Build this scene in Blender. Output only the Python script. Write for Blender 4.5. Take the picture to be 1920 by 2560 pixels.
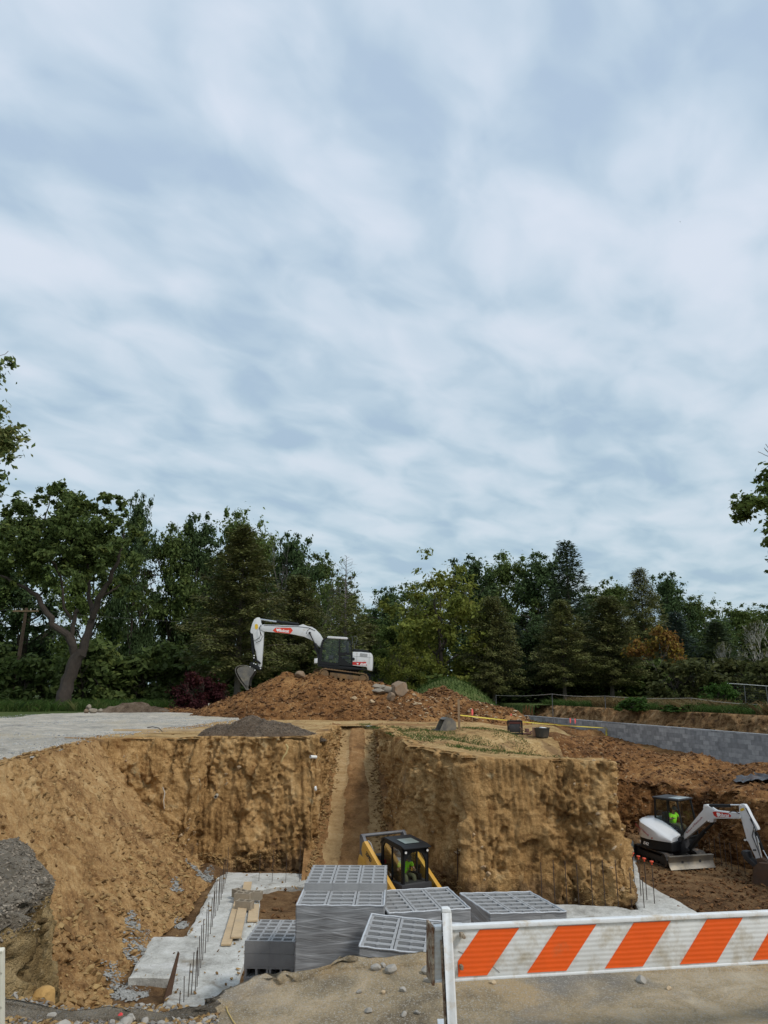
import bpy, bmesh, math, random
import numpy as np
from mathutils import Vector, Matrix
R = math.radians
scene = bpy.context.scene
for o in list(bpy.data.objects): bpy.data.objects.remove(o)

# ---------------------------------------------------------------- camera
FPX = 1900.0; PITCH = math.atan(435/1900.0); CZ = 1.8
cam = bpy.data.cameras.new('camera'); cam_o = bpy.data.objects.new('camera', cam)
scene.collection.objects.link(cam_o); scene.camera = cam_o
cam_o.location = (0, 0, CZ); cam_o.rotation_euler = (math.pi/2 + PITCH, 0, 0)
cam.sensor_fit = 'HORIZONTAL'; cam.sensor_width = 36; cam.lens = 36*FPX/1920
cam.clip_start = 0.05; cam.clip_end = 6000
scene.render.resolution_x = 768; scene.render.resolution_y = 1024

# ---------------------------------------------------------------- sky: overcast, broken stratocumulus
SUN_EL, SUN_AZ = R(46), R(128)      # azimuth measured from +Y clockwise
world = bpy.data.worlds.new('World'); scene.world = world; world.use_nodes = True
nt = world.node_tree; nt.nodes.clear()
def N(t, typ, **k):
    n = t.nodes.new(typ)
    for a, b in k.items(): setattr(n, a, b)
    return n
out = N(nt, 'ShaderNodeOutputWorld'); bg = N(nt, 'ShaderNodeBackground'); bg.inputs[1].default_value = 0.1
sky = N(nt, 'ShaderNodeTexSky', sky_type='NISHITA', sun_disc=False, sun_elevation=SUN_EL, sun_rotation=SUN_AZ)
sky.air_density = 1.0; sky.dust_density = 2.0
tc = N(nt, 'ShaderNodeTexCoord'); sep = N(nt, 'ShaderNodeSeparateXYZ')
nt.links.new(tc.outputs['Generated'], sep.inputs[0])
def math_(t, op, a, b=None, clamp=False):
    n = N(t, 'ShaderNodeMath', operation=op); n.use_clamp = clamp
    for i, v in enumerate((a, b)):
        if v is None: continue
        if isinstance(v, (int, float)): n.inputs[i].default_value = v
        else: t.links.new(v, n.inputs[i])
    return n.outputs[0]
zz = math_(nt, 'ADD', math_(nt, 'MAXIMUM', sep.outputs[2], 0.0), 0.16)
px_ = math_(nt, 'DIVIDE', sep.outputs[0], zz); py_ = math_(nt, 'DIVIDE', sep.outputs[1], zz)
cmb = N(nt, 'ShaderNodeCombineXYZ'); nt.links.new(px_, cmb.inputs[0]); nt.links.new(py_, cmb.inputs[1])
def cloud_noise(rot, sc, scale, det, rough, dist, w):
    m0 = N(nt, 'ShaderNodeMapping'); m0.inputs['Rotation'].default_value = (0, 0, rot)
    mp = N(nt, 'ShaderNodeMapping'); mp.inputs['Scale'].default_value = sc; mp.inputs['Location'].default_value = (w, w*.7, 0)
    n = N(nt, 'ShaderNodeTexNoise'); n.inputs['Scale'].default_value = scale; n.inputs['Detail'].default_value = det
    n.inputs['Roughness'].default_value = rough; n.inputs['Distortion'].default_value = dist
    nt.links.new(cmb.outputs[0], m0.inputs[0]); nt.links.new(m0.outputs[0], mp.inputs[0]); nt.links.new(mp.outputs[0], n.inputs['Vector']); return n.outputs[0]
c1 = cloud_noise(R(-32), (.85, 1.45, 1), 2.3, 4, .42, .35, 3.1)
c2 = cloud_noise(R(-60), (.9, 1.3, 1), 5.5, 4, .45, .4, 8.3)
c3 = cloud_noise(R(70), (.5, 1.3, 1), 1.0, 3, .5, .3, 1.7)
s = math_(nt, 'ADD', math_(nt, 'MULTIPLY', c1, .49), math_(nt, 'MULTIPLY', c2, .42))
s = math_(nt, 'ADD', s, math_(nt, 'MULTIPLY', c3, .24))
ramp = N(nt, 'ShaderNodeValToRGB'); nt.links.new(s, ramp.inputs[0])
cr = ramp.color_ramp; cr.interpolation = 'B_SPLINE'
cr.elements[0].position = .45; cr.elements[0].color = (.42, .535, .66, 1)
cr.elements[1].position = .70; cr.elements[1].color = (.72, .77, .845, 1)
e = cr.elements.new(.50); e.color = (.47, .59, .69, 1)
e = cr.elements.new(.58); e.color = (.585, .685, .77, 1)
# toward the horizon the cloud sheet turns a little darker and bluer green
hz = N(nt, 'ShaderNodeValToRGB'); nt.links.new(sep.outputs[2], hz.inputs[0])
hz.color_ramp.elements[0].position = .0; hz.color_ramp.elements[0].color = (.80, .86, .85, 1)
hz.color_ramp.elements[1].position = .62; hz.color_ramp.elements[1].color = (1.0, 1.0, 1.03, 1)
mul = N(nt, 'ShaderNodeMix', data_type='RGBA', blend_type='MULTIPLY'); mul.inputs[0].default_value = 1
gain = N(nt, 'ShaderNodeVectorMath', operation='SCALE'); gain.inputs['Scale'].default_value = 8.3
nt.links.new(ramp.outputs[0], gain.inputs[0]); nt.links.new(gain.outputs[0], mul.inputs[6]); nt.links.new(hz.outputs[0], mul.inputs[7])
mx = N(nt, 'ShaderNodeMix', data_type='RGBA'); mx.inputs[0].default_value = .90
nt.links.new(sky.outputs[0], mx.inputs[6]); nt.links.new(mul.outputs[2], mx.inputs[7])
nt.links.new(mx.outputs[2], bg.inputs[0]); nt.links.new(bg.outputs[0], out.inputs[0])

# ---------------------------------------------------------------- sun behind thin cloud
sl = bpy.data.lights.new('sun', 'SUN'); sl.energy = 1.5; sl.angle = R(14); sl.color = (1, .95, .88)
so = bpy.data.objects.new('sun', sl); scene.collection.objects.link(so)
sd = Vector((math.sin(SUN_AZ)*math.cos(SUN_EL), math.cos(SUN_AZ)*math.cos(SUN_EL), math.sin(SUN_EL)))
so.rotation_euler = sd.to_track_quat('Z', 'Y').to_euler(); so.location = (0, 0, 60)
scene.view_settings.view_transform = 'Standard'; scene.view_settings.look = 'None'
scene.view_settings.exposure = 0.42; scene.view_settings.gamma = 1
scene.render.engine = 'CYCLES'
scene.cycles.max_bounces = 6; scene.cycles.transparent_max_bounces = 12

# ---------------------------------------------------------------- pixel -> world (2560-high photo coordinates)
cp, sp = math.cos(PITCH), math.sin(PITCH)
def ray(px, py):
    u = (px-960)/FPX; v = (py-1280)/FPX
    return Vector((u, cp+v*sp, sp-v*cp))
def PZ(px, py, z):
    d = ray(px, py); t = (z-CZ)/d.z; return Vector((d.x*t, d.y*t, z))
from mathutils.bvhtree import BVHTree
_bvh = {}
def hit(px, py, objs, default_Y=30):
    """where the line of sight through a photo pixel meets the given terrain"""
    d = ray(px, py).normalized(); best = None
    for o in objs:
        if o.name not in _bvh: _bvh[o.name] = BVHTree.FromPolygons([v.co[:] for v in o.data.vertices], [tuple(p.vertices) for p in o.data.polygons])
        r = _bvh[o.name].ray_cast(Vector((0, 0, CZ)), d)
        if r[0] is not None and (best is None or r[3] < best[1]): best = (r[0], r[3])
    return best[0].copy() if best else PY(px, py, default_Y)
def PY(px, py, Y):
    d = ray(px, py); t = Y/d.y; return Vector((d.x*t, Y, CZ+d.z*t))

# ---------------------------------------------------------------- helpers
COL = scene.collection
def tag(o, label=None, cat=None, group=None, kind=None):
    if label: o['label'] = label
    if cat: o['category'] = cat
    if group: o['group'] = group
    if kind: o['kind'] = kind
    return o
def empty(name, loc=(0, 0, 0), rz=0, rot=None):
    o = bpy.data.objects.new(name, None); COL.objects.link(o); o.location = loc
    o.rotation_euler = rot if rot else (0, 0, rz); o.empty_display_size = .2; return o
def copy_tree(o, parent=None):
    c = o.copy(); COL.objects.link(c); c.parent = parent
    for ch in [q for q in bpy.data.objects if q.parent == o]: copy_tree(ch, c)
    return c
class MB:
    def __init__(s): s.v = []; s.f = []
    def add(s, vs, fs):
        n = len(s.v); s.v += [tuple(v) for v in vs]; s.f += [tuple(i+n for i in f) for f in fs]; return s
    def box(s, c, size, rot=None, taper=None):
        hx, hy, hz = size[0]/2, size[1]/2, size[2]/2
        vs = [Vector((x, y, z)) for z in (-hz, hz) for y in (-hy, hy) for x in (-hx, hx)]
        if taper:
            for v in vs[4:]: v.x *= taper[0]; v.y *= taper[1]
        if rot is not None:
            m = rot if isinstance(rot, Matrix) else (Matrix.Rotation(rot[2], 3, 'Z') @ Matrix.Rotation(rot[1], 3, 'Y') @ Matrix.Rotation(rot[0], 3, 'X'))
            vs = [m @ v for v in vs]
        vs = [v+Vector(c) for v in vs]
        return s.add(vs, [(0, 2, 3, 1), (4, 5, 7, 6), (0, 1, 5, 4), (2, 6, 7, 3), (0, 4, 6, 2), (1, 3, 7, 5)])
    def tube(s, pts, r, n=8, caps=True):
        pts = [Vector(p) for p in pts]; rs = r if isinstance(r, (list, tuple)) else [r]*len(pts)
        rings = []; prev = None
        for i, p in enumerate(pts):
            d = (pts[min(i+1, len(pts)-1)]-pts[max(i-1, 0)])
            d = d.normalized() if d.length > 1e-9 else Vector((0, 0, 1))
            if prev is None: a = d.orthogonal().normalized()
            else:
                a = prev-d*prev.dot(d); a = a.normalized() if a.length > 1e-6 else d.orthogonal().normalized()
            prev = a; b = d.cross(a)
            rings.append([p+(a*math.cos(2*math.pi*k/n)+b*math.sin(2*math.pi*k/n))*rs[i] for k in range(n)])
        vs = [v for g in rings for v in g]; fs = []
        for i in range(len(pts)-1):
            for k in range(n):
                k2 = (k+1) % n; fs.append((i*n+k, i*n+k2, (i+1)*n+k2, (i+1)*n+k))
        if caps: fs += [tuple(range(n))[::-1], tuple((len(pts)-1)*n+k for k in range(n))]
        return s.add(vs, fs)
    def prism(s, poly, y0, y1):               # poly in x,z extruded along y
        n = len(poly); vs = [(p[0], y0, p[1]) for p in poly]+[(p[0], y1, p[1]) for p in poly]
        fs = [tuple(range(n)), tuple(range(2*n-1, n-1, -1))]+[(i, i+n, (i+1) % n+n, (i+1) % n) for i in range(n)]
        return s.add(vs, fs)
    def prismz(s, poly, z0, z1):              # poly in x,y extruded along z
        n = len(poly); vs = [(p[0], p[1], z0) for p in poly]+[(p[0], p[1], z1) for p in poly]
        fs = [tuple(range(n))[::-1], tuple(range(n, 2*n))]+[(i, (i+1) % n, (i+1) % n+n, i+n) for i in range(n)]
        return s.add(vs, fs)
    def xf(s, m):
        s.v = [tuple(m @ Vector(v)) for v in s.v]; return s
    def build(s, name, mat, parent=None, smooth=False, bevel=0, seg=2, loc=None, fixn=True):
        me = bpy.data.meshes.new(name); me.from_pydata(s.v, [], s.f)
        if fixn:
            bm = bmesh.new(); bm.from_mesh(me); bmesh.ops.recalc_face_normals(bm, faces=bm.faces)
            if bevel:
                bmesh.ops.remove_doubles(bm, verts=bm.verts, dist=1e-5)
                try: bmesh.ops.bevel(bm, geom=[e for e in bm.edges if e.is_manifold and e.calc_face_angle(0) > R(28)], offset=bevel, segments=seg, affect='EDGES', profile=.6, clamp_overlap=True)
                except Exception: pass
            bm.to_mesh(me); bm.free()
        if smooth or bevel:
            for p in me.polygons: p.use_smooth = True
            if hasattr(me, 'set_sharp_from_angle'): me.set_sharp_from_angle(angle=R(35))
        o = bpy.data.objects.new(name, me); COL.objects.link(o)
        if mat: me.materials.append(mat)
        if parent: o.parent = parent
        if loc is not None: o.location = loc
        return o
def np_mesh(name, V, Fq, mat, parent=None, smooth=True):
    V = np.ascontiguousarray(V, dtype=np.float32); Fq = np.ascontiguousarray(Fq, dtype=np.int32)
    me = bpy.data.meshes.new(name); k = Fq.shape[1]
    me.vertices.add(len(V)); me.vertices.foreach_set('co', V.ravel())
    me.loops.add(Fq.size); me.loops.foreach_set('vertex_index', Fq.ravel())
    me.polygons.add(len(Fq)); me.polygons.foreach_set('loop_start', np.arange(0, Fq.size, k, dtype=np.int32))
    me.polygons.foreach_set('loop_total', np.full(len(Fq), k, dtype=np.int32))
    me.polygons.foreach_set('use_smooth', np.full(len(Fq), smooth, dtype=bool))
    me.update(); me.validate()
    o = bpy.data.objects.new(name, me); COL.objects.link(o)
    if mat: me.materials.append(mat)
    if parent: o.parent = parent
    return o

# numpy noise
def _h(ix, iy, iz, seed):
    h = (ix.astype(np.int64)*374761393+iy.astype(np.int64)*668265263+iz.astype(np.int64)*2147483647+seed*144665) & 0xffffffff
    h = ((h ^ (h >> 13))*1274126177) & 0xffffffff
    h = ((h ^ (h >> 15))*2246822519) & 0xffffffff
    return ((h ^ (h >> 16)) & 0xffff)/65535.0
def vnoise(p, seed=0):
    f = np.floor(p); t = p-f; t = t*t*(3-2*t); i = f.astype(np.int64); r = 0
    for dx in (0, 1):
        wx = t[:, 0] if dx else 1-t[:, 0]
        for dy in (0, 1):
            wy = t[:, 1] if dy else 1-t[:, 1]
            for dz in (0, 1):
                wz = t[:, 2] if dz else 1-t[:, 2]
                r = r+_h(i[:, 0]+dx, i[:, 1]+dy, i[:, 2]+dz, seed)*wx*wy*wz
    return r*2-1
def fbm(p, scale, octv=4, seed=0, rough=.5):
    p = np.asarray(p, dtype=np.float64)*scale; a = 1; r = 0; t = 0
    for k in range(octv):
        r = r+a*vnoise(p+17.3*k, seed+k); t += a; a *= rough; p = p*2.03
    return r/t
def ridge(p, scale, octv=3, seed=0):
    p = np.asarray(p, dtype=np.float64)*scale; a = 1; r = 0; t = 0
    for k in range(octv):
        r = r+a*(1-2*np.abs(vnoise(p+11.1*k, seed+k))); t += a; a *= .5; p = p*2.1
    return r/t
def worley(p, scale, seed=0):
    p = np.asarray(p, dtype=np.float64)*scale; f = np.floor(p).astype(np.int64); F1 = np.full(len(p), 9.0); F2 = F1.copy(); R1 = np.zeros(len(p))
    for dx in (-1, 0, 1):
        for dy in (-1, 0, 1):
            for dz in (-1, 0, 1):
                i, j, k = f[:, 0]+dx, f[:, 1]+dy, f[:, 2]+dz
                d = np.sqrt((i+_h(i, j, k, seed)-p[:, 0])**2+(j+_h(i, j, k, seed+1)-p[:, 1])**2+(k+_h(i, j, k, seed+2)-p[:, 2])**2)
                m = d < F1; F2 = np.where(m, F1, np.minimum(F2, d)); R1 = np.where(m, _h(i, j, k, seed+3), R1); F1 = np.where(m, d, F1)
    return F1, F2, R1
def facets(p, scale, seed=0, tilt=1.0):
    """broken angular faces: every cell is a tilted plane"""
    p = np.asarray(p, dtype=np.float64)*scale; f = np.floor(p).astype(np.int64); F1 = np.full(len(p), 9.0); D = np.zeros(len(p))
    for dx in (-1, 0, 1):
        for dy in (-1, 0, 1):
            for dz in (-1, 0, 1):
                i, j, k = f[:, 0]+dx, f[:, 1]+dy, f[:, 2]+dz
                ex, ey, ez = p[:, 0]-(i+_h(i, j, k, seed)), p[:, 1]-(j+_h(i, j, k, seed+1)), p[:, 2]-(k+_h(i, j, k, seed+2)); d = ex*ex+ey*ey+ez*ez; m = d < F1
                v = (_h(i, j, k, seed+3)-.5)+tilt*((_h(i, j, k, seed+4)-.5)*ex+(_h(i, j, k, seed+5)-.5)*ey+(_h(i, j, k, seed+6)-.3)*ez); D = np.where(m, v, D); F1 = np.where(m, d, F1)
    return D
def chunks(p, scale, seed=0, edge=.25):
    a, b, r = worley(p, scale, seed); return (r-.5)*sstep(b-a, 0, edge)+.35*(.5-a)
def sstep(x, a, b):
    t = np.clip((x-a)/(b-a), 0, 1); return t*t*(3-2*t)

# ---------------------------------------------------------------- materials
def simple(name, col, rough=.6, metal=0, var=.12, vscale=6, bump=0, bscale=40, spec=.5, dirt=None, dirt_amt=.5, dscale=2.5, coat=0):
    m = bpy.data.materials.new(name); m.use_nodes = True; t = m.node_tree; b = t.nodes['Principled BSDF']
    b.inputs['Roughness'].default_value = rough; b.inputs['Metallic'].default_value = metal
    b.inputs['Specular IOR Level'].default_value = spec
    if coat: b.inputs['Coat Weight'].default_value = coat; b.inputs['Coat Roughness'].default_value = .12
    co = N(t, 'ShaderNodeTexCoord')
    n = N(t, 'ShaderNodeTexNoise'); n.inputs['Scale'].default_value = vscale; n.inputs['Detail'].default_value = 5
    n.inputs['Roughness'].default_value = .65
    t.links.new(co.outputs['Object'], n.inputs['Vector'])
    r = N(t, 'ShaderNodeMapRange'); r.inputs[1].default_value = .25; r.inputs[2].default_value = .75
    r.inputs[3].default_value = 1-var; r.inputs[4].default_value = 1+var*.6
    t.links.new(n.outputs[0], r.inputs[0])
    mm = N(t, 'ShaderNodeMix', data_type='RGBA', blend_type='MULTIPLY'); mm.inputs[0].default_value = 1
    mm.inputs[6].default_value = (*col, 1); t.links.new(r.outputs[0], mm.inputs[7]); src = mm.outputs[2]
    if dirt:
        n2 = N(t, 'ShaderNodeTexNoise'); n2.inputs['Scale'].default_value = dscale; n2.inputs['Detail'].default_value = 8
        n2.inputs['Roughness'].default_value = .7; t.links.new(co.outputs['Object'], n2.inputs['Vector'])
        r2 = N(t, 'ShaderNodeMapRange'); r2.inputs[1].default_value = .62-.3*dirt_amt; r2.inputs[2].default_value = .80-.2*dirt_amt
        t.links.new(n2.outputs[0], r2.inputs[0])
        m2 = N(t, 'ShaderNodeMix', data_type='RGBA'); t.links.new(r2.outputs[0], m2.inputs[0])
        t.links.new(src, m2.inputs[6]); m2.inputs[7].default_value = (*dirt, 1); src = m2.outputs[2]
    t.links.new(src, b.inputs['Base Color'])
    if bump:
        n3 = N(t, 'ShaderNodeTexNoise'); n3.inputs['Scale'].default_value = bscale; n3.inputs['Detail'].default_value = 4
        t.links.new(co.outputs['Object'], n3.inputs['Vector'])
        bp = N(t, 'ShaderNodeBump'); bp.inputs['Strength'].default_value = bump; bp.inputs['Distance'].default_value = .01
        t.links.new(n3.outputs[0], bp.inputs['Height']); t.links.new(bp.outputs[0], b.inputs['Normal'])
    return m

def soil(name, cols, patches=(), streak=0.0, damp=None, fine=9.0, bump=.7, seed=0.0, speck=None, speck_amt=.0, strata=0.0):
    """cols: 4 colours dark -> light. patches: (colour, noise scale, threshold). all in world coordinates."""
    m = bpy.data.materials.new(name); m.use_nodes = True; t = m.node_tree; b = t.nodes['Principled BSDF']
    b.inputs['Roughness'].default_value = .95; b.inputs['Specular IOR Level'].default_value = .12
    g = N(t, 'ShaderNodeNewGeometry')
    def nz(sc, scale, det=6, rough=.62, off=0, dist=0):
        mp = N(t, 'ShaderNodeMapping'); mp.inputs['Scale'].default_value = sc; mp.inputs['Location'].default_value = (seed+off, seed*1.3, off)
        t.links.new(g.outputs['Position'], mp.inputs[0])
        n = N(t, 'ShaderNodeTexNoise'); n.inputs['Scale'].default_value = scale; n.inputs['Detail'].default_value = det
        n.inputs['Roughness'].default_value = rough; n.inputs['Distortion'].default_value = dist
        t.links.new(mp.outputs[0], n.inputs['Vector']); return n.outputs[0]
    a = nz((1, 1, 1), .45, 3); c = nz((1, 1, 1), 2.6, 6, .7, 5, .4); d = nz((1, 1, 1), fine*2, 4, .7, 9)
    v = math_(t, 'ADD', math_(t, 'MULTIPLY', a, .30), math_(t, 'MULTIPLY', c, .42))
    v = math_(t, 'ADD', v, math_(t, 'MULTIPLY', d, .18))
    v = math_(t, 'ADD', v, math_(t, 'MULTIPLY', nz((1, 1, 1), fine*6, 3, .7, 19), .18))
    v = math_(t, 'SUBTRACT', v, .04)
    if streak:
        st = nz((1, 1, .13), 3.3, 6, .6, 3, .3)
        v = math_(t, 'ADD', math_(t, 'MULTIPLY', v, 1-streak), math_(t, 'MULTIPLY', st, streak))
    if strata:
        st = nz((.12, .12, 1), 3.0, 4, .6, 13, .8)
        v = math_(t, 'ADD', math_(t, 'MULTIPLY', v, 1-strata), math_(t, 'MULTIPLY', st, strata))
    rp = N(t, 'ShaderNodeValToRGB'); t.links.new(v, rp.inputs[0]); cr = rp.color_ramp
    cr.elements[0].position = .40; cr.elements[0].color = (*cols[0], 1)
    cr.elements[1].position = .61; cr.elements[1].color = (*cols[3], 1)
    e = cr.elements.new(.465); e.color = (*cols[1], 1); e = cr.elements.new(.53); e.color = (*cols[2], 1)
    src = rp.outputs[0]
    for k, (pc, ps, th) in enumerate(patches):
        pn = nz((1, 1, 1), ps, 5, .6, 30+7*k, .5)
        r = N(t, 'ShaderNodeMapRange'); r.inputs[1].default_value = th; r.inputs[2].default_value = th+.09
        t.links.new(pn, r.inputs[0]); x = N(t, 'ShaderNodeMix', data_type='RGBA')
        t.links.new(math_(t, 'MULTIPLY', r.outputs[0], .85), x.inputs[0]); t.links.new(src, x.inputs[6]); x.inputs[7].default_value = (*pc, 1); src = x.outputs[2]
    if speck:
        vo = N(t, 'ShaderNodeTexVoronoi'); vo.inputs['Scale'].default_value = fine*3.2
        t.links.new(g.outputs['Position'], vo.inputs['Vector'])
        sepc = N(t, 'ShaderNodeSeparateColor'); t.links.new(vo.outputs['Color'], sepc.inputs[0])
        gt = math_(t, 'GREATER_THAN', sepc.outputs[0], 1-speck_amt)
        x = N(t, 'ShaderNodeMix', data_type='RGBA'); t.links.new(math_(t, 'MULTIPLY', gt, .7), x.inputs[0]); t.links.new(src, x.inputs[6])
        x.inputs[7].default_value = (*speck, 1); src = x.outputs[2]
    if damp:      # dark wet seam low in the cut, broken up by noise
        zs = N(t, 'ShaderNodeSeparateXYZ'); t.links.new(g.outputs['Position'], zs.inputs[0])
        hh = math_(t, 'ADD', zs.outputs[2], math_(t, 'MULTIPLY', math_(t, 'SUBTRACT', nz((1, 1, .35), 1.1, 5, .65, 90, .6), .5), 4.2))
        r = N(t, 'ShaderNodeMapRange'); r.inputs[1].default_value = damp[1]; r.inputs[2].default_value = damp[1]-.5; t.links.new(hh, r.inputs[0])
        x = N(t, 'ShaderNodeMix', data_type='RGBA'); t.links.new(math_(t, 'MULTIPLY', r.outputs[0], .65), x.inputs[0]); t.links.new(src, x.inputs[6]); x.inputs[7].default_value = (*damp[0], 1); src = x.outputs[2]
    t.links.new(src, b.inputs['Base Color'])
    h = math_(t, 'ADD', math_(t, 'MULTIPLY', nz((1, 1, 1), fine, 6, .72, 50), 1.0), math_(t, 'MULTIPLY', nz((1, 1, 1), fine*5, 3, .6, 60), .35))
    if streak: h = math_(t, 'ADD', h, math_(t, 'MULTIPLY', nz((1, 1, .1), 5, 5, .6, 70), .8))
    bp = N(t, 'ShaderNodeBump'); bp.inputs['Strength'].default_value = bump; bp.inputs['Distance'].default_value = .13
    t.links.new(h, bp.inputs['Height']); t.links.new(bp.outputs[0], b.inputs['Normal'])
    return m
M = {}
M['wall'] = soil('cut_clay', [(.165, .09, .037), (.41, .237, .092), (.60, .37, .158), (.72, .51, .26)],
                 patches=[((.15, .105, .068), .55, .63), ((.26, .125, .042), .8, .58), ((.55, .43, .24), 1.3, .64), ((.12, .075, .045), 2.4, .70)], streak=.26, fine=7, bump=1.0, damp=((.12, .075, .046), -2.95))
M['slope'] = soil('tumbled_clay', [(.15, .080, .034), (.31, .175, .072), (.45, .275, .118), (.58, .40, .20)],
                  patches=[((.17, .09, .04), .5, .6), ((.12, .095, .07), .9, .70)], fine=11, speck=(.50, .34, .16), speck_amt=.05, seed=4)
M['plateau'] = soil('trodden_clay', [(.20, .12, .05), (.34, .215, .09), (.43, .29, .13), (.55, .41, .22)],
                     patches=[((.17, .10, .05), .5, .56), ((.26, .13, .05), .33, .56)], fine=7, bump=.5, seed=11)
M['red_soil'] = soil('red_brown_soil', [(.07, .032, .013), (.16, .073, .027), (.275, .135, .050), (.42, .235, .095)],
                     patches=[((.28, .165, .065), .45, .64)], fine=6, bump=1.0, seed=21, speck=(.42, .30, .17), speck_amt=.03)
M['pit_soil'] = soil('damp_pit_soil', [(.07, .040, .02), (.14, .080, .038), (.20, .12, .058), (.28, .18, .09)], fine=8, seed=31)
M['ramp'] = soil('ramp_soil', [(.12, .062, .027), (.21, .112, .046), (.29, .16, .066), (.38, .235, .11)], fine=9, bump=.5, seed=41)
M['gravel'] = soil('pale_gravel', [(.26, .235, .20), (.44, .40, .33), (.60, .54, .44), (.76, .69, .58)],
                   patches=[((.56, .48, .34), .35, .54), ((.26, .27, .28), .55, .64)], fine=26, bump=.8, speck=(.70, .70, .68), speck_amt=.16, seed=51)
M['fore'] = soil('foreground_grit', [(.20, .16, .11), (.38, .30, .19), (.56, .43, .27), (.72, .60, .43)],
                 patches=[((.30, .275, .24), .8, .55), ((.60, .43, .24), .7, .52)], fine=42, bump=.7, speck=(.55, .50, .42), speck_amt=.14, seed=61)
M['mulch'] = soil('dark_mulch', [(.075, .050, .032), (.17, .12, .08), (.27, .20, .14), (.40, .31, .22)], fine=24, bump=1.2, speck=(.36, .31, .26), speck_amt=.06, seed=71)
M['conc'] = soil('fresh_concrete', [(.28, .275, .25), (.42, .415, .38), (.53, .53, .49), (.64, .64, .61)],
                 patches=[((.27, .24, .19), 1.2, .58), ((.60, .60, .58), .8, .58)], fine=9, bump=.35, seed=81)
M['grass_soil'] = soil('grass_ground', [(.035, .05, .016), (.06, .09, .025), (.09, .12, .035), (.15, .15, .06)], fine=9, seed=91)
M['cap_gravel'] = soil('grey_brown_gravel', [(.17, .14, .10), (.30, .25, .185), (.43, .36, .27), (.58, .50, .39)], fine=26, bump=1.1, speck=(.45, .42, .38), speck_amt=.08, seed=73)
M['bank_face'] = soil('bank_clay_face', [(.13, .088, .042), (.28, .19, .085), (.41, .285, .13), (.54, .40, .21)], streak=.45, fine=12, bump=.9, seed=75)
# ================================================================ TERRAIN
ZS = -3.5                                     # slab level
def V3(*a): return np.array(a, dtype=float)
# top and bottom polylines of the pit, clockwise from the near left
PT = [(-2.95, 5.10, .05), (-2.45, 5.20, .30), (-2.41, 5.60, .30), (-2.56, 6.17, .30), (-2.80, 6.85, .30), (-3.4, 7.7, .32), (-5.2, 8.6, .3)]
PB = [(-2.75, 5.02, -3.6), (-2.25, 5.10, -3.6), (-2.12, 5.60, -3.6), (-2.2, 6.2, -3.6), (-2.42, 7.0, -3.6), (-3.2, 8.0, -3.6), (-5.0, 9.2, -3.6)]
# steep earth walls, left -> right
WT = [(-10.2, 24.5, .22), (-8.3, 24.15, .2), (-7.0, 24.35, .2), (-5.70, 24.30, .2), (-5.55, 25.0, .2), (-3.9, 24.9, .2), (-2.9, 25.05, .2), (-2.05, 24.9, .2), (-1.98, 26.5, .2), (-2.0, 29.5, .2), (-1.98, 32.6, .2)]
WB = [(-9.9, 23.9, -3.6), (-8.2, 23.7, -3.6), (-6.9, 23.9, -3.6), (-5.88, 23.9, -3.6), (-5.72, 24.65, -3.6), (-4.0, 24.5, -3.6), (-3.0, 24.7, -3.6), (-2.2, 24.45, -3.6), (-2.22, 26.3, -3.0), (-2.05, 29.5, -1.4), (-2.0, 32.6, -.1)]
WT2 = [(-.25, 32.6, .2), (.08, 29.0, .18), (.48, 25.6, .14), (.82, 22.8, .08), (1.9, 21.55, .0), (2.05, 20.95, -.05), (3.4, 20.85, -.08), (4.7, 20.95, -.11), (5.97, 20.75, -.17), (6.25, 22.2, -.28), (6.6, 26.3, -.8), (7.7, 28.3, -1.35), (9.2, 28.4, -1.55), (10.75, 27.2, -1.7), (11.45, 24.0, -1.6), (12.1, 19.0, -1.4), (12.6, 12, -.9), (12.7, 5.7, -.1)]
WB2 = [(-.25, 32.6, -.1), (.0, 29.0, -1.55), (.30, 25.6, -2.9), (.52, 22.9, -3.6), (1.93, 21.4, -3.6), (2.05, 20.7, -3.6), (3.4, 20.62, -3.6), (4.8, 20.7, -3.6), (6.1, 20.45, -3.6), (6.45, 22.2, -3.6), (6.9, 26.3, -3.6), (7.7, 28.0, -3.6), (8.9, 28.0, -3.6), (10.2, 26.8, -3.6), (10.8, 23.7, -3.6), (11.5, 19.0, -3.6), (12.0, 12, -3.6), (12.1, 6.2, -3.6)]
# left tumbled slope: top edge (along the gravel road) and foot
ST = [(-5.2, 8.6, .3), (-7.0, 10.2, .28), (-7.7, 13, .25), (-7.85, 16.5, .22), (-8.3, 19.2, .2), (-8.55, 22, .2), (-8.75, 24.4, .2), (-9.0, 25.5, .2)]
SB = [(-4.6, 9.5, -3.62), (-4.7, 11.0, -3.62), (-4.6, 13.2, -3.6), (-4.95, 15.7, -3.6), (-4.95, 18.6, -3.6), (-4.75, 20.2, -3.6), (-4.95, 23.2, -3.6), (-5.2, 25.0, -3.6)]
NEAR = [(12.7, 5.55), (8, 5.5), (5, 5.52), (2.4, 5.6), (.9, 5.54), (-.2, 5.52), (-.72, 5.40), (-.95, 5.22), (-1.02, 5.0), (-1.3, 4.92), (-1.6, 4.96), (-2.1, 4.9), (-2.95, 4.95)]
hole = [p[:2] for p in PT]+[p[:2] for p in ST[1:-1]]+[p[:2] for p in WT[1:]]+[p[:2] for p in WT2]+NEAR
hole = np.array(hole, dtype=float)
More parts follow.
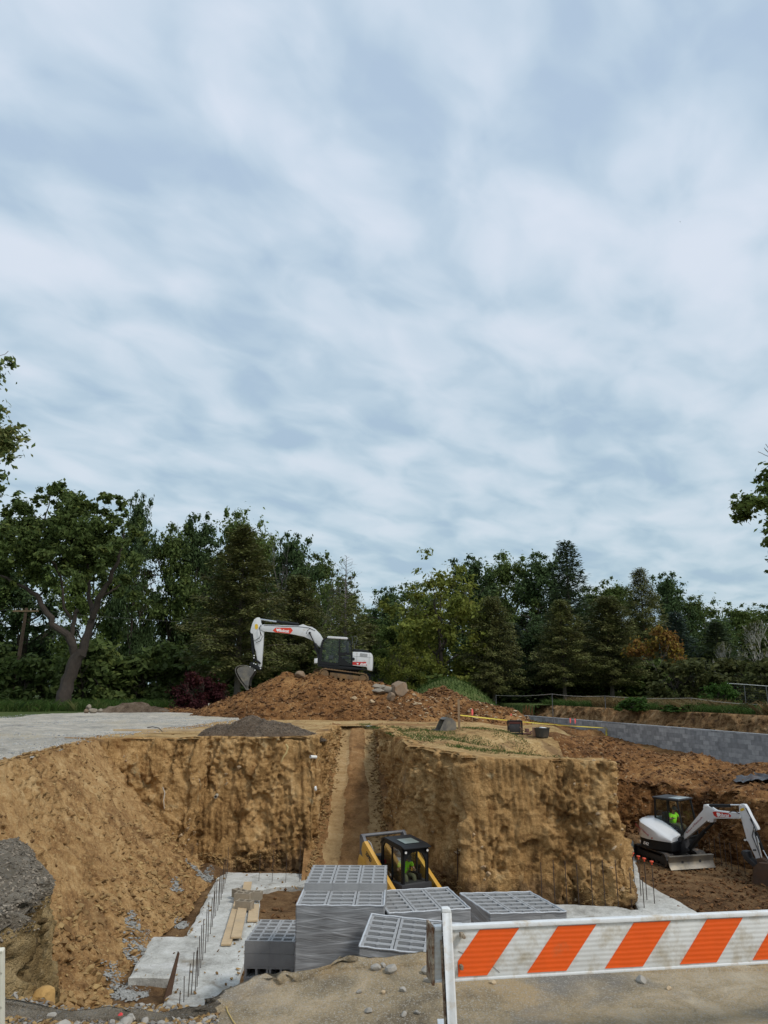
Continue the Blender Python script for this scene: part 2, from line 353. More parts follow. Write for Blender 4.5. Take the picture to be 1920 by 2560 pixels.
def inside(P, poly):
    x, y = P[:, 0], P[:, 1]; r = np.zeros(len(P), bool); n = len(poly); j = n-1
    for i in range(n):
        xi, yi = poly[i]; xj, yj = poly[j]
        c = ((yi > y) != (yj > y)) & (x < (xj-xi)*(y-yi)/((yj-yi) if yj != yi else 1e-12)+xi)
        r ^= c; j = i
    return r
def nearest_on(P, poly, closed=True):
    best = np.full(len(P), 1e9); Q = P.copy(); n = len(poly)
    for i in range(n if closed else n-1):
        a = poly[i]; b = poly[(i+1) % n]; ab = b-a; t = np.clip(((P-a) @ ab)/max(ab @ ab, 1e-12), 0, 1)
        q = a+t[:, None]*ab; d = np.hypot(*(P-q).T); m = d < best; best[m] = d[m]; Q[m] = q[m]
    return Q, best
# retaining wall line (front face top)
RW = np.array([(9.4, 55.5), (10.1, 51.7), (16.0, 33.0), (18.2, 26.0)])
RWZ = -.2
CTRL = [p for p in WT]+[p for p in WT2]+[p for p in ST]+[p for p in PT[1:]]
CTRL += [(x, y, .2) for x in (-30, -20, -12, -8, -4, 0, 3.5) for y in (30, 36, 44, 52)]+[(7, 44, .1), (7, 36, .05), (6.5, 32, -.05), (9, 50, -.5)]
CTRL += [(8.6, 32.5, -.35), (10, 31.5, -.75), (12, 31, -.9), (14.2, 29.5, -.98), (15, 26.5, -1.05), (13.5, 28.8, -1.15), (12.4, 29.0, -1.3), (12.6, 27.2, -1.45), (10.2, 34.5, -1.0), (8.6, 38, -.6)]
CTRL += [(10, 41, -1.5), (9.2, 45, -1.0), (11.5, 38, -1.6), (13, 35, -1.9), (14.2, 33, -2.1), (16, 29, -2.2), (9, 47, -.8)]
CTRL += [(-14, 10, .2), (-14, 18, .2), (-12, 24, .2), (-4, 2, 0), (0, 3, 0), (4, 3, 0), (8, 3, 0), (-2, 4.5, -.04), (-1.3, 4.9, -.07), (-1.8, 4.85, -.08), (-2.3, 4.8, -.06), (2, 5.3, 0), (6, 5.3, 0), (12, 4.8, -.05), (0, -8, 0), (-12, 0, .1), (16, 6, -.5), (16, 16, -1.2), (18, 0, 0)]
CTRL = np.array([tuple(p) for p in CTRL], dtype=float)
def rw_side(P):     # signed distance to retaining wall line, positive = behind
    a = RW[1]; b = RW[2]; d = (b-a)/np.linalg.norm(b-a); nrm = np.array([-d[1], d[0]])   # points right/back
    if nrm[0] < 0: nrm = -nrm
    return (P-a) @ nrm
def GH(P, micro=True):
    P = np.asarray(P, dtype=float).reshape(-1, 2)
    num = np.zeros(len(P)); den = np.zeros(len(P))
    for c in CTRL:
        d2 = (P[:, 0]-c[0])**2+(P[:, 1]-c[1])**2+.05; w = 1/d2**1.7; num += w*c[2]; den += w
    g = num/den
    r = np.hypot(P[:, 0], P[:, 1]-25); g = g*(1-sstep(r, 38, 60))+.25*sstep(r, 38, 60)
    s = rw_side(P); beh = sstep(s, 1.0, 1.2)*((P[:, 1] > 20) & (P[:, 0] > 8))
    g = g*(1-beh)+.52*beh
    g = g+.02*np.clip(P[:, 1]-70, 0, 60)*.25
    if micro:
        P3 = np.c_[P, np.zeros(len(P))]; far = 1-sstep(P[:, 1], 60, 90)*.0
        rough_r = sstep(P[:, 0], 6.0, 8.5)*(P[:, 1] > 15)*(1-beh)*(P[:, 1] < 46)
        g = g+.035*fbm(P3, .9, 3, 5)+.015*fbm(P3, 4, 3, 9)
        g = g+rough_r*(.17*fbm(P3, .9, 3, 15)+.11*ridge(P3, 2.2, 3, 19)+.04*fbm(P3, 9, 2, 3))
    return g
def gz(x, y): return float(GH(np.array([[x, y]]))[0])

def grow(a, b, step, lim, k=1.22):
    v = list(np.arange(a, b, step)); s = step; x = v[-1]
    while x < lim: s *= k; x += s; v.append(x)
    s = step; x = a; pre = []
    while x > -lim: s *= k; x -= s; pre.append(x)
    return np.array(pre[::-1]+v)
xs = grow(-12, 20, .13, 1800); ys = grow(4.4, 57, .13, 1800, 1.2)
ys = ys[ys > -60]
X, Y = np.meshgrid(xs, ys); P = np.c_[X.ravel(), Y.ravel()]
ins = inside(P, hole)
Q, dist = nearest_on(P, hole)
snap = ins & (dist < .19); keepv = ~ins | snap
P2 = P.copy(); P2[snap] = Q[snap]
z = GH(P2)
nx = len(xs); ny = len(ys); idx = np.arange(nx*ny).reshape(ny, nx)
F = np.stack([idx[:-1, :-1], idx[:-1, 1:], idx[1:, 1:], idx[1:, :-1]], -1).reshape(-1, 4)
cs_ = P2[F].mean(1); rs_ = rw_side(cs_)
k4 = keepv[F].all(1) & (~snap[F]).any(1) & ~((rs_ > .4) & (rs_ < 2.25) & (cs_[:, 0] > 8.6) & (cs_[:, 1] > 27) & (cs_[:, 1] < 54.5)); F = F[k4]
ground = np_mesh('ground', np.c_[P2, z], F, M['plateau'])
tag(ground, kind='structure')
# material by place: trodden clay, foreground grit, rough red soil, grass
for mm in ('fore', 'red_soil', 'grass_soil', 'cap_gravel'): ground.data.materials.append(M[mm])
cen = P2[F].mean(1); mi = np.zeros(len(F), dtype=np.int32)
nz_ = fbm(np.c_[cen, cen[:, 0]*0], .5, 3, 44)*1.2
mi[cen[:, 1] < 8] = 1; mi[(cen[:, 1] < 10) & (cen[:, 0] < -2.2)] = 4; mi[(cen[:, 1] < 8) & (cen[:, 0]+nz_*.15 < -.98)] = 4
mi[(cen[:, 0]+nz_ > 6.6) & (cen[:, 1] > 8) & (cen[:, 1] < 33)] = 2
mi[(cen[:, 0]+nz_*2 > 8.2) & (cen[:, 1] >= 33)] = 2
mi[(rw_side(cen) > 1.15) & (cen[:, 0] > 8)] = 3
mi[(cen[:, 1]+nz_ > 50.5) & (cen[:, 0] < 9)] = 3
mi[(cen[:, 0] < -13)] = 3
mi[cen[:, 1] > 56] = 3
ground.data.polygons.foreach_set('material_index', mi)

# ---- pit floor
fx = np.arange(-10.5, 14, .09); fy = np.arange(4.8, 30, .09)
X, Y = np.meshgrid(fx, fy); P = np.c_[X.ravel(), Y.ravel()]; P3 = np.c_[P, P[:, 0]*0]
z = -3.64+.06*fbm(P3, .7, 3, 2)+.05*ridge(P3, 2.0, 3, 7)
z += -.1*np.exp(-((P[:, 0]-1)**2+(P[:, 1]-13)**2)/30)
hump = sstep(P[:, 0], 6.3, 8.2)*sstep(P[:, 1], 19, 23); z += .12*hump
hum2 = np.exp(-(((P[:, 0]-8.2)/1.2)**2+((P[:, 1]-27.2)/.7)**2)); z += .5*hum2
hum3 = np.exp(-(((P[:, 0]+5.15)/.5)**2+((P[:, 1]-23.9)/.8)**2)); z += .35*hum3
nx, ny = len(fx), len(fy); idx = np.arange(nx*ny).reshape(ny, nx)
F = np.stack([idx[:-1, :-1], idx[:-1, 1:], idx[1:, 1:], idx[1:, :-1]], -1).reshape(-1, 4)
tag(np_mesh('pit_floor', np.c_[P, z], F, M['pit_soil']), kind='structure')

# ---- lofted earth faces
def resample(A, B, step):
    A = np.array(A, float); B = np.array(B, float); oa = []; ob = []
    for i in range(len(A)-1):
        n = max(2, int(np.linalg.norm(A[i+1]-A[i])/step))
        for k in range(n):
            t = k/n; oa.append(A[i]*(1-t)+A[i+1]*t); ob.append(B[i]*(1-t)+B[i+1]*t)
    oa.append(A[-1]); ob.append(B[-1]); return np.array(oa), np.array(ob)
def smooth_line(A, k):
    A = A.copy()
    for _ in range(k):
        A[1:-1] = (A[:-2]+2*A[1:-1]+A[2:])/4
    return A
def loft(name, T, B, mat, step=.05, rim=.5, flip=False, amp=1.0, nrows=None, curve=0.0, kind='structure', sm=3, seed=0, crack=1.0, ledge=.5, wob=1.0, groove=1.0, ztop=None):
    A, Bo = resample(T, B, step); A = smooth_line(A, sm); Bo = smooth_line(Bo, sm)
    tan = np.gradient(A[:, :2], axis=0); tan /= np.linalg.norm(tan, axis=1)[:, None]+1e-9
    nin = np.c_[tan[:, 1], -tan[:, 0]]*(1 if not flip else -1)     # into the pit
    H = np.linalg.norm(A-Bo, axis=1).max(); nr = nrows or int(H/step)
    rows = []; wts = []; fall = []
    rimn = 8
    for k in range(rimn):
        t = k/rimn; p = A.copy(); p[:, :2] -= nin*(rim*(1-t)); p[:, 2] = GH(p[:, :2], True)+(.012 if t > 0 else -.05)+.03*math.sin(t*math.pi/2)
        rows.append(p); wts.append(np.full(len(A), t*.9)); fall.append(t)
    zt = GH(A[:, :2], True)+.03
    if ztop is not None:
        zt = zt*0+ztop
        for q_ in rows: q_[:, 2] = ztop
    for k in range(nr+1):
        t = k/nr; tt = t-curve*math.sin(math.pi*t)
        p = A*(1-t)+Bo*t
        if curve: p[:, 2] = A[:, 2]*(1-t)+Bo[:, 2]*t-curve*(A[:, 2]-Bo[:, 2])*math.sin(math.pi*t)
        p[:, 2] = p[:, 2]+(zt-A[:, 2])*(1-t)**2
        ro = math.exp(-t*nr*step/.10)
        p[:, :2] -= nin*(.05*ro); rows.append(p); wts.append(np.full(len(A), 1.0)); fall.append(1.0)
    V = np.concatenate(rows); W = np.concatenate(wts); n3 = np.tile(np.c_[nin, np.zeros(len(nin))], (len(rows), 1))
    st = V*np.array([1, 1, .28]); stp = V*np.array([.35, .35, 1.0])
    d = (.13*fbm(V, .75, 3, seed)+.06*ridge(st, 1.5, 3, seed+3)*wob+.055*fbm(V, 3.2, 4, seed+5, .6)+.028*ridge(V, 7.5, 3, seed+8))*amp
    if ledge:                                   # broken blocky ledges
        q = fbm(V, 1.4, 2, seed+21)*2.2+fbm(stp, 1.2, 2, seed+25); d += ledge*.07*(np.floor(q*3)/3-q*.3)*amp
    wp_ = V+.12*np.stack([fbm(V, 2.5, 2, seed+61), fbm(V, 2.5, 2, seed+62), fbm(V, 2.5, 2, seed+63)], 1)
    msk = sstep(fbm(V, .8, 2, seed+71), -.35, .25)
    d += crack*(.19*facets(wp_*np.array([1, 1, .6]), 1.7, seed+30, 1.2)+.05*chunks(wp_, 5.0, seed+33)*msk)
    d += .10*facets(wp_*np.array([1, 1, .7]), 3.1, seed+81, 1.6)*(.25+1.1*msk)*min(1, amp+.3)+.06*facets(wp_, 8.0, seed+91, 1.6)*(.15+1.1*msk)
    gr = sstep(fbm(V*np.array([1, 1, .4]), .7, 2, seed+95), .0, .25); ph = (V[:, 0]+V[:, 1]*.7)*2*math.pi/.16+1.5*fbm(V*np.array([1, 1, .1]), 1.0, 2, seed+97); d += groove*gr*.022*np.sin(ph)
    if crack:
        gv = vnoise(V*np.array([2.1, 2.1, .18]), seed+44); d -= crack*.14*sstep(gv, .45, .9)*sstep(fbm(V, .6, 2, seed+47), -.1, .3)
        pk = vnoise(V*1.9, seed+40); d -= crack*.16*sstep(pk, .74, .95)
    V = V+n3*(d*W)[:, None]
    V[:, 2] += (W*.03*fbm(V, 4, 3, seed+50))
    n = len(A); idx = np.arange(len(V)).reshape(len(rows), n)
    F = np.stack([idx[:-1, :-1], idx[:-1, 1:], idx[1:, 1:], idx[1:, :-1]], -1).reshape(-1, 4)
    if flip: F = F[:, ::-1]
    o = np_mesh(name, V, F, mat); tag(o, kind=kind); return o, V, F
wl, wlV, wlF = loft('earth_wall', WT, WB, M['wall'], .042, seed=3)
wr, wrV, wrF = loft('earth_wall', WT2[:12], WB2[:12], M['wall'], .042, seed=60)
wq, wqV, wqF = loft('earth_wall', WT2[11:], WB2[11:], M['red_soil'], .07, seed=90, amp=1.6, rim=.9)
wp, wpV, wpF = loft('earth_bank', PT, PB, M['wall'], .028, seed=130, rim=.45, amp=.28, sm=6, ledge=.2, crack=.4, groove=2.5)
wp.data.materials.clear(); wp.data.materials.append(M['bank_face']); wp.data.materials.append(M['cap_gravel']); _n = int(wpF[0][3]); _row = np.arange(len(wpF))//(_n-1); _c = wpV[wpF].mean(1); wp.data.polygons.foreach_set('material_index', (_row < 10+3*fbm(_c, 2.5, 3, 5)).astype(np.int32))
sl_, slV, slF = loft('dirt_slope', ST, SB, M['slope'], .05, seed=150, rim=.3, amp=.6, curve=.05, ledge=.2, crack=0.1, wob=.4, groove=1.6)
NT = [(p[0], p[1], 0) for p in NEAR]; NBt = [(p[0], p[1]+.25, -3.6) for p in NEAR]
wn, wnV, wnF = loft('earth_wall', NT, NBt, M['fore'], .04, seed=200, rim=.10, amp=.16, crack=0, groove=0, ledge=0)
wn.data.materials.append(M['cap_gravel']); wn.data.polygons.foreach_set('material_index', (wnV[wnF].mean(1)[:, 0] < -.98).astype(np.int32))

# dirt spill against the foot of the left wall is the slope itself; ramp up out of the pit
A = []
nyr, nxr = 420, 80
rv = []
for j in range(nyr):
    t = j/(nyr-1); y = 22.4+(33.6-22.4)*t
    zc = -3.62+sstep(np.array([y]), 22.6, 33.0)[0]*3.80
    zc = -3.62+3.80*(.35*sstep(np.array([y]), 22.6, 33.2)[0]+.65*min(1, max(0, (y-22.8)/10.2)))
    lx = np.interp(y, [22, 24.5, 29, 32.6, 34], [-2.25, -2.4, -2.25, -2.15, -2.2]); rx = np.interp(y, [22, 23.5, 25.6, 29, 32.6, 34], [.7, .7, .5, .22, -.05, -.05])
    for i in range(nxr):
        s = i/(nxr-1); rv.append((lx+(rx-lx)*s, y, zc))
rv = np.array(rv); rv[:, 2] -= .14*(1-sstep(rv[:, 1], 22.4, 23.4)); S = np.tile(np.linspace(0, 1, nxr), nyr)
_wb = .02*fbm(rv, .5, 3, 71)+.012*fbm(rv, 3, 2, 72)
def trk(s, c, w): return np.exp(-((s+_wb*1.6-c)/w)**4)
tr = trk(S, .28, .10)+trk(S, .73, .09)
rv[:, 2] += .03*fbm(rv, 1.2, 3, 5)+.07*ridge(rv, 2.5, 3, 8)*(1-tr)*.7+.04*chunks(rv, 4, 9)*(1-tr)-.06*tr+.022*tr*np.sin(rv[:, 1]*2*math.pi/.19)
rv[:, 2] += .10*(np.abs(S-.5)*2)**5
idx = np.arange(len(rv)).reshape(nyr, nxr)
F = np.stack([idx[:-1, :-1], idx[:-1, 1:], idx[1:, 1:], idx[1:, :-1]], -1).reshape(-1, 4)
rampo = np_mesh('ramp', rv, F, M['ramp']); tag(rampo, kind='structure')
M['track_clay'] = soil('pressed_clay', [(.22, .14, .065), (.33, .215, .10), (.40, .27, .13), (.46, .33, .18)], fine=9, bump=.4, seed=17)
rampo.data.materials.append(M['track_clay'])
ce = tr[F].mean(1)+.55*fbm(rv[F].mean(1), 2.2, 3, 77); yc = rv[F].mean(1)[:, 1]
rampo.data.polygons.foreach_set('material_index', ((ce > .5+.012*(33-yc))).astype(np.int32))

# ---- mounds (height added over a footprint)
def mound(name, cx, cy, rx, ry, peaks, mat, res=.1, seed=0, rough=1.0, base=None):
    X, Y = np.meshgrid(np.arange(cx-rx, cx+rx, res), np.arange(cy-ry, cy+ry, res)); P = np.c_[X.ravel(), Y.ravel()]
    h = np.zeros(len(P))
    for (x, y, hh, sx, sy, pw) in peaks:
        d = np.sqrt(((P[:, 0]-x)/sx)**2+((P[:, 1]-y)/sy)**2); h = np.maximum(h, hh*np.clip(1-d**pw, 0, 1))
    P3 = np.c_[P, h]; m = sstep(h, 0, .35)
    h2 = h+m*rough*(.22*fbm(P3, .8, 3, seed)+.16*ridge(P3, 2.1, 3, seed+4)+.06*fbm(P3, 7, 3, seed+7))
    g = GH(P, False); z = g+np.where(h > 0, h2, 0)-.12+.12*sstep(h, 0, .1)
    z = np.where(h <= 0, g-.15, z)
    nx = X.shape[1]; ny = X.shape[0]; idx = np.arange(nx*ny).reshape(ny, nx)
    F = np.stack([idx[:-1, :-1], idx[:-1, 1:], idx[1:, 1:], idx[1:, :-1]], -1).reshape(-1, 4)
    F = F[(h[F] > 0).any(1)]
    o = np_mesh(name, np.c_[P, z], F, mat); tag(o, kind='structure')
    return o, np.c_[P, z], F
# ================================================================ VEGETATION
def leafmat(name, col, var=.35, yellow=None, ya=.0, trans=.38):
    m = bpy.data.materials.new(name); m.use_nodes = True; t = m.node_tree; t.nodes.clear()
    o = N(t, 'ShaderNodeOutputMaterial'); d = N(t, 'ShaderNodeBsdfPrincipled'); tr = N(t, 'ShaderNodeBsdfTranslucent'); mx = N(t, 'ShaderNodeMixShader')
    d.inputs['Roughness'].default_value = .6; d.inputs['Specular IOR Level'].default_value = .12
    g = N(t, 'ShaderNodeNewGeometry'); r = N(t, 'ShaderNodeMapRange'); r.inputs[3].default_value = 1-var; r.inputs[4].default_value = 1+var
    t.links.new(g.outputs['Random Per Island'], r.inputs[0])
    oi = N(t, 'ShaderNodeObjectInfo'); r3 = N(t, 'ShaderNodeMapRange'); r3.inputs[3].default_value = .82; r3.inputs[4].default_value = 1.2
    t.links.new(oi.outputs['Random'], r3.inputs[0])
    x = N(t, 'ShaderNodeMix', data_type='RGBA', blend_type='MULTIPLY'); x.inputs[0].default_value = 1; x.inputs[6].default_value = (*col, 1)
    t.links.new(math_(t, 'MULTIPLY', r.outputs[0], r3.outputs[0]), x.inputs[7]); src = x.outputs[2]
    if yellow:
        n = N(t, 'ShaderNodeTexNoise'); n.inputs['Scale'].default_value = .7; t.links.new(g.outputs['Position'], n.inputs['Vector'])
        v = math_(t, 'ADD', math_(t, 'MULTIPLY', n.outputs[0], .8), math_(t, 'MULTIPLY', g.outputs['Random Per Island'], .35))
        r2 = N(t, 'ShaderNodeMapRange'); r2.inputs[1].default_value = .80-ya; r2.inputs[2].default_value = .95-ya; t.links.new(v, r2.inputs[0])
        y = N(t, 'ShaderNodeMix', data_type='RGBA'); t.links.new(r2.outputs[0], y.inputs[0]); t.links.new(src, y.inputs[6]); y.inputs[7].default_value = (*yellow, 1); src = y.outputs[2]
    t.links.new(src, d.inputs['Base Color']); t.links.new(src, tr.inputs[0]); mx.inputs[0].default_value = trans
    t.links.new(d.outputs[0], mx.inputs[1]); t.links.new(tr.outputs[0], mx.inputs[2]); t.links.new(mx.outputs[0], o.inputs[0]); return m
LM = dict(
    dark=leafmat('leaf_dark_green', (0.099, 0.137, 0.039), yellow=(.15, .175, .045), ya=.12),
    deep=leafmat('leaf_deep_green', (0.072, 0.111, 0.041)),
    mid=leafmat('leaf_mid_green', (0.124, 0.169, 0.044), yellow=(.10, .13, .03), ya=.15),
    near=leafmat('leaf_pale_green', (.12, .17, .055), yellow=(.26, .27, .10), ya=.22, trans=.4),
    yel=leafmat('leaf_yellow_green', (0.200, 0.227, 0.046), yellow=(.17, .17, .03), ya=.2),
    hem=leafmat('needle_olive', (0.155, 0.166, 0.055), yellow=(.16, .15, .055), ya=.2, trans=.15),
    spr=leafmat('needle_dark', (0.076, 0.104, 0.051), trans=.1),
    blue=leafmat('needle_blue_grey', (0.076, 0.107, 0.088), trans=.1),
    red=leafmat('leaf_dark_red', (.050, .014, .016), yellow=(.11, .04, .02), ya=.1),
    orange=leafmat('leaf_orange', (.22, .11, .030), yellow=(.25, .18, .03), ya=.25),
    shrub=leafmat('leaf_shrub', (0.090, 0.101, 0.034), yellow=(.12, .12, .04), ya=.2),
    lime=leafmat('leaf_fresh_green', (.06, .12, .022), yellow=(.12, .15, .03), ya=.1))
M['bark'] = simple('grey_bark', (.16, .13, .105), .95, var=.4, vscale=3, bump=.9, bscale=12)
M['bark_dark'] = simple('dark_bark', (.060, .046, .036), .95, var=.4, vscale=3, bump=1.0, bscale=9)
M['bark_dead'] = simple('dead_grey_wood', (.15, .13, .12), .95, var=.3, vscale=3)
M['bark_pale'] = simple('pale_birch_bark', (.45, .42, .36), .8, var=.3, vscale=4)
rng = np.random.default_rng(7); random.seed(7)

def leaves(centers, n, size, rng, radius, flat=.0, aspect=1.6, hollow=.45, droop=0.0):
    """n leaf quads spread round the given cluster centres; returns V,F"""
    centers = np.asarray(centers, float); radius = np.broadcast_to(np.asarray(radius, float), (len(centers),))
    w = radius**2; ci = rng.choice(len(centers), n, p=w/w.sum())
    d = rng.normal(size=(n, 3)); d /= np.linalg.norm(d, axis=1)[:, None]
    r = np.abs(rng.normal(size=n))*.62; an = rng.uniform(.6, 1.45, (len(centers), 3)); d = d*an[ci]
    c = centers[ci]+d*(radius[ci]*r)[:, None]*np.array([1, 1, .78])
    c[:, 2] -= droop*np.abs(rng.normal(size=n))*radius[ci]
    nrm = d*.5+rng.normal(size=(n, 3))*.6+np.array([0, 0, .55+flat]); nrm /= np.linalg.norm(nrm, axis=1)[:, None]
    a = np.cross(nrm, rng.normal(size=(n, 3))); a /= np.linalg.norm(a, axis=1)[:, None]+1e-9; b = np.cross(nrm, a)
    s = size*rng.uniform(.55, 1.35, n)[:, None]
    p0 = c-a*s*aspect*.5; p2 = c+a*s*aspect*.5; p1 = c+b*s*.42+nrm*s*.12; p3 = c-b*s*.42+nrm*s*.12
    V = np.stack([p0, p1, p2, p3], 1).reshape(-1, 3); F = np.arange(4*n).reshape(n, 4); return V, F
def limb(mb, p, d, L, r, depth, rng, tips, spread=.55, up=.12, kids=(2, 3), n=6, decay=.72, wob=.18, minr=.012):
    pts = [p.copy()]; rs = [r]; k = 4; q = p.copy(); dd = d.copy()
    for i in range(k):
        dd = dd+rng.normal(size=3)*wob+np.array([0, 0, up]); dd /= np.linalg.norm(dd); q = q+dd*L/k; pts.append(q.copy()); rs.append(max(minr, r*(1-.38*(i+1)/k)))
    mb.tube(pts, rs, n, caps=False)
    if depth == 0: tips.append(q); return
    m = rng.integers(kids[0], kids[1]+1)
    for j in range(m):
        nd = dd+rng.normal(size=3)*spread; nd /= np.linalg.norm(nd)
        limb(mb, q if j else q, nd, L*decay*rng.uniform(.8, 1.15), rs[-1]*.78, depth-1, rng, tips, spread, up, kids, max(4, n-1), decay, wob, minr)
    if depth >= 1 and rng.random() < .7:
        i = 2; nd = dd+rng.normal(size=3)*spread*1.3; nd /= np.linalg.norm(nd)
        limb(mb, pts[i], nd, L*decay*.8, rs[i]*.55, depth-1, rng, tips, spread, up, kids, 4, decay, wob, minr)
def tree_obj(name, mb, V, F, bark, leaf, crown='crown'):
    e = empty(name); mb.build('trunk', bark, e, smooth=True, fixn=False)
    if V is not None: np_mesh(crown, V, F, leaf, e, smooth=False)
    return e
def make_broad(H=13, W=8, seed=1, n=15000, leaf='dark', ls=.26, base=.22, shape='round', bark='bark_dark', gap=1.0):
    r = np.random.default_rng(seed); mb = MB(); tips = []
    mb.tube([(0, 0, -.3), (.05, 0, H*.1), (.1*r.normal(), .1*r.normal(), H*.25), (.2*r.normal(), .2*r.normal(), H*.5), (.1, .1, H*.8)], [H*.022, H*.017, H*.014, H*.009, H*.003], 9, caps=False)
    for k in range(9):
        a = k*2.4+r.random(); z = H*(.2+.05*k); limb(mb, np.array([0, 0, z]), np.array([math.cos(a), math.sin(a), .75]), W*.26, H*.007, 2, r, tips, .5)
    cs = []; rad = []
    nc = int(75*gap)
    while len(cs) < nc:
        z = r.uniform(base, 1); t = (z-base)/(1-base)
        if shape == 'round': w = math.sqrt(max(0, 1-((t-.45)/.58)**2)) if t > .45 else .72+.28*math.sin(t/.45*math.pi/2)
        elif shape == 'tall': w = (.55+.45*math.sin(math.pi*min(1, t*1.1+.1)))*(1 if t < .7 else math.sqrt(max(0, 1-((t-.7)/.32)**2)))
        else: w = max(.05, 1-t)
        a = r.uniform(0, 2*math.pi); q = r.random()**.4*w*(1+.16*math.sin(3*a+seed)+.1*math.sin(5*a+seed*2)+.08*r.normal())
        rr = W*r.uniform(.075, .15)
        cs.append((math.cos(a)*q*(W/2-rr*.6), math.sin(a)*q*(W/2-rr*.6), z*H-rr*.6)); rad.append(rr)
    # small satellite sprays make the outline ragged
    cs = np.array(cs); rad = np.array(rad); d = cs-np.array([0, 0, H*.5]); d /= np.linalg.norm(d, axis=1)[:, None]
    sat = cs+d*(rad*1.05)[:, None]+r.normal(size=cs.shape)*rad[:, None]*.45
    cs = np.r_[cs, sat]; rad = np.r_[rad, rad*r.uniform(.3, .55, len(rad))]
    V, F = leaves(cs, n, ls, r, rad, droop=.12)
    return tree_obj('broadleaf_tree', mb, V, F, M[bark], LM[leaf])
def make_conifer(H=13, W=6, seed=1, n=15000, leaf='hem', base=.18, dens=1.0, narrow=1.0, droop=.25, ls=.30, name='conifer_tree', bare_top=0.0, bark='bark'):
    r = np.random.default_rng(seed); mb = MB()
    mb.tube([(0, 0, -.3), (0, 0, H*.3), (.05, .03, H*.7), (0, 0, H)], [H*.015, H*.012, H*.006, .012], 8, caps=False)
    C = []; D = []
    nb = int(95*dens)
    for k in range(nb):
        t = (k+.5)/nb; z = H*(base+(1-base)*t); L = W/2*((1-t)**(.75*narrow)*.95+.05)*r.uniform(.7, 1.15)
        if t < .12: L *= .55+.45*t/.12
        a = k*2.399+r.normal()*.3; d = np.array([math.cos(a), math.sin(a), .22+.35*t]); p = np.array([0, 0, z]); pts = [p]
        for i in range(4):
            d = d+np.array([0, 0, -droop*.45])*(i*.5); p = p+d/np.linalg.norm(d)*L/4; pts.append(p)
        mb.tube(pts, [.045*(1-t)+.012, .03*(1-t)+.01, .02*(1-t)+.008, .012, .006], 4, caps=False)
        if t > 1-bare_top: 
            for q in range(5):
                pp = pts[1+q % 4]; dd = d/np.linalg.norm(d)+r.normal(size=3)*.5; mb.tube([pp, pp+dd*L*.35], [.008, .004], 3, caps=False)
            continue
        m = int(max(6, n/nb*(L/(W/2)+.15)/.72)); u = r.random(m)**.75
        seg = np.array(pts); ii = np.minimum((u*4).astype(int), 3); f = u*4-ii; c = seg[ii]*(1-f)[:, None]+seg[ii+1]*f[:, None]
        side = np.cross(d, [0, 0, 1]); side /= np.linalg.norm(side); sgn = r.choice([-1, 1], m); sp = L*.30*(1.05-u)*r.random(m)+.05
        c = c+side*(sgn*sp)[:, None]+r.normal(size=(m, 3))*.13; c[:, 2] -= sp*.35+droop*.3*r.random(m)
        dr = side*sgn[:, None]*.8+d/np.linalg.norm(d)*.7+r.normal(size=(m, 3))*.25+np.array([0, 0, -.35*droop*2]); C.append(c); D.append(dr)
    C = np.concatenate(C); D = np.concatenate(D); D /= np.linalg.norm(D, axis=1)[:, None]; m = len(C)
    nrm = r.normal(size=(m, 3))*.35+np.array([0, 0, 1]); b = np.cross(nrm, D); b /= np.linalg.norm(b, axis=1)[:, None]; s = ls*r.uniform(.5, 1.3, m)[:, None]
    V = np.stack([C, C+D*s*.5+b*s*.17, C+D*s, C+D*s*.5-b*s*.17], 1).reshape(-1, 3); F = np.arange(4*m).reshape(m, 4)
    return tree_obj(name, mb, V, F, M[bark], LM[leaf])
def make_bare(H=10, seed=1, leafy=0, leaf='mid', bark='bark_dead', spread=.45, depth=4, name='bare_tree', kids=(2, 3), r0=.013, up=.12, ls=.2):
    r = np.random.default_rng(seed); mb = MB(); tips = []
    limb(mb, np.array([0, 0, -.2]), np.array([0, 0, 1.]), H*.34, H*r0, depth, r, tips, spread, up, kids, 7, .74, .10)
    V = F = None
    if leafy: V, F = leaves(np.array(tips), leafy, ls, r, .45, hollow=.1)
    return tree_obj(name, mb, V, F, M[bark], LM[leaf])
def make_shrub(H=2, W=3, seed=1, n=5000, leaf='shrub', ls=.14, name='shrub', up=False):
    r = np.random.default_rng(seed); mb = MB(); tips = []
    for k in range(7): limb(mb, np.array([0, 0, -.1]), np.array([math.cos(k*.9)*.7, math.sin(k*.9)*.7, 1.]), H*.35, .03, 2, r, tips, .5, n=5)
    cs = []; rad = []
    for k in range(46):
        a = r.uniform(0, 6.28); t = r.random(); w = math.sqrt(max(0, 1-(t*.95)**2)); q = r.random()**.45*w
        rr = min(W, H)*r.uniform(.10, .19); cs.append((math.cos(a)*q*(W/2-rr*.7), math.sin(a)*q*(W/2-rr*.7), max(.1, t*H-rr*.7))); rad.append(rr)
    V, F = leaves(np.array(cs), n, ls, r, np.array(rad), droop=.1)
    return tree_obj(name, mb, V, F, M['bark_dark'], LM[leaf], 'foliage')

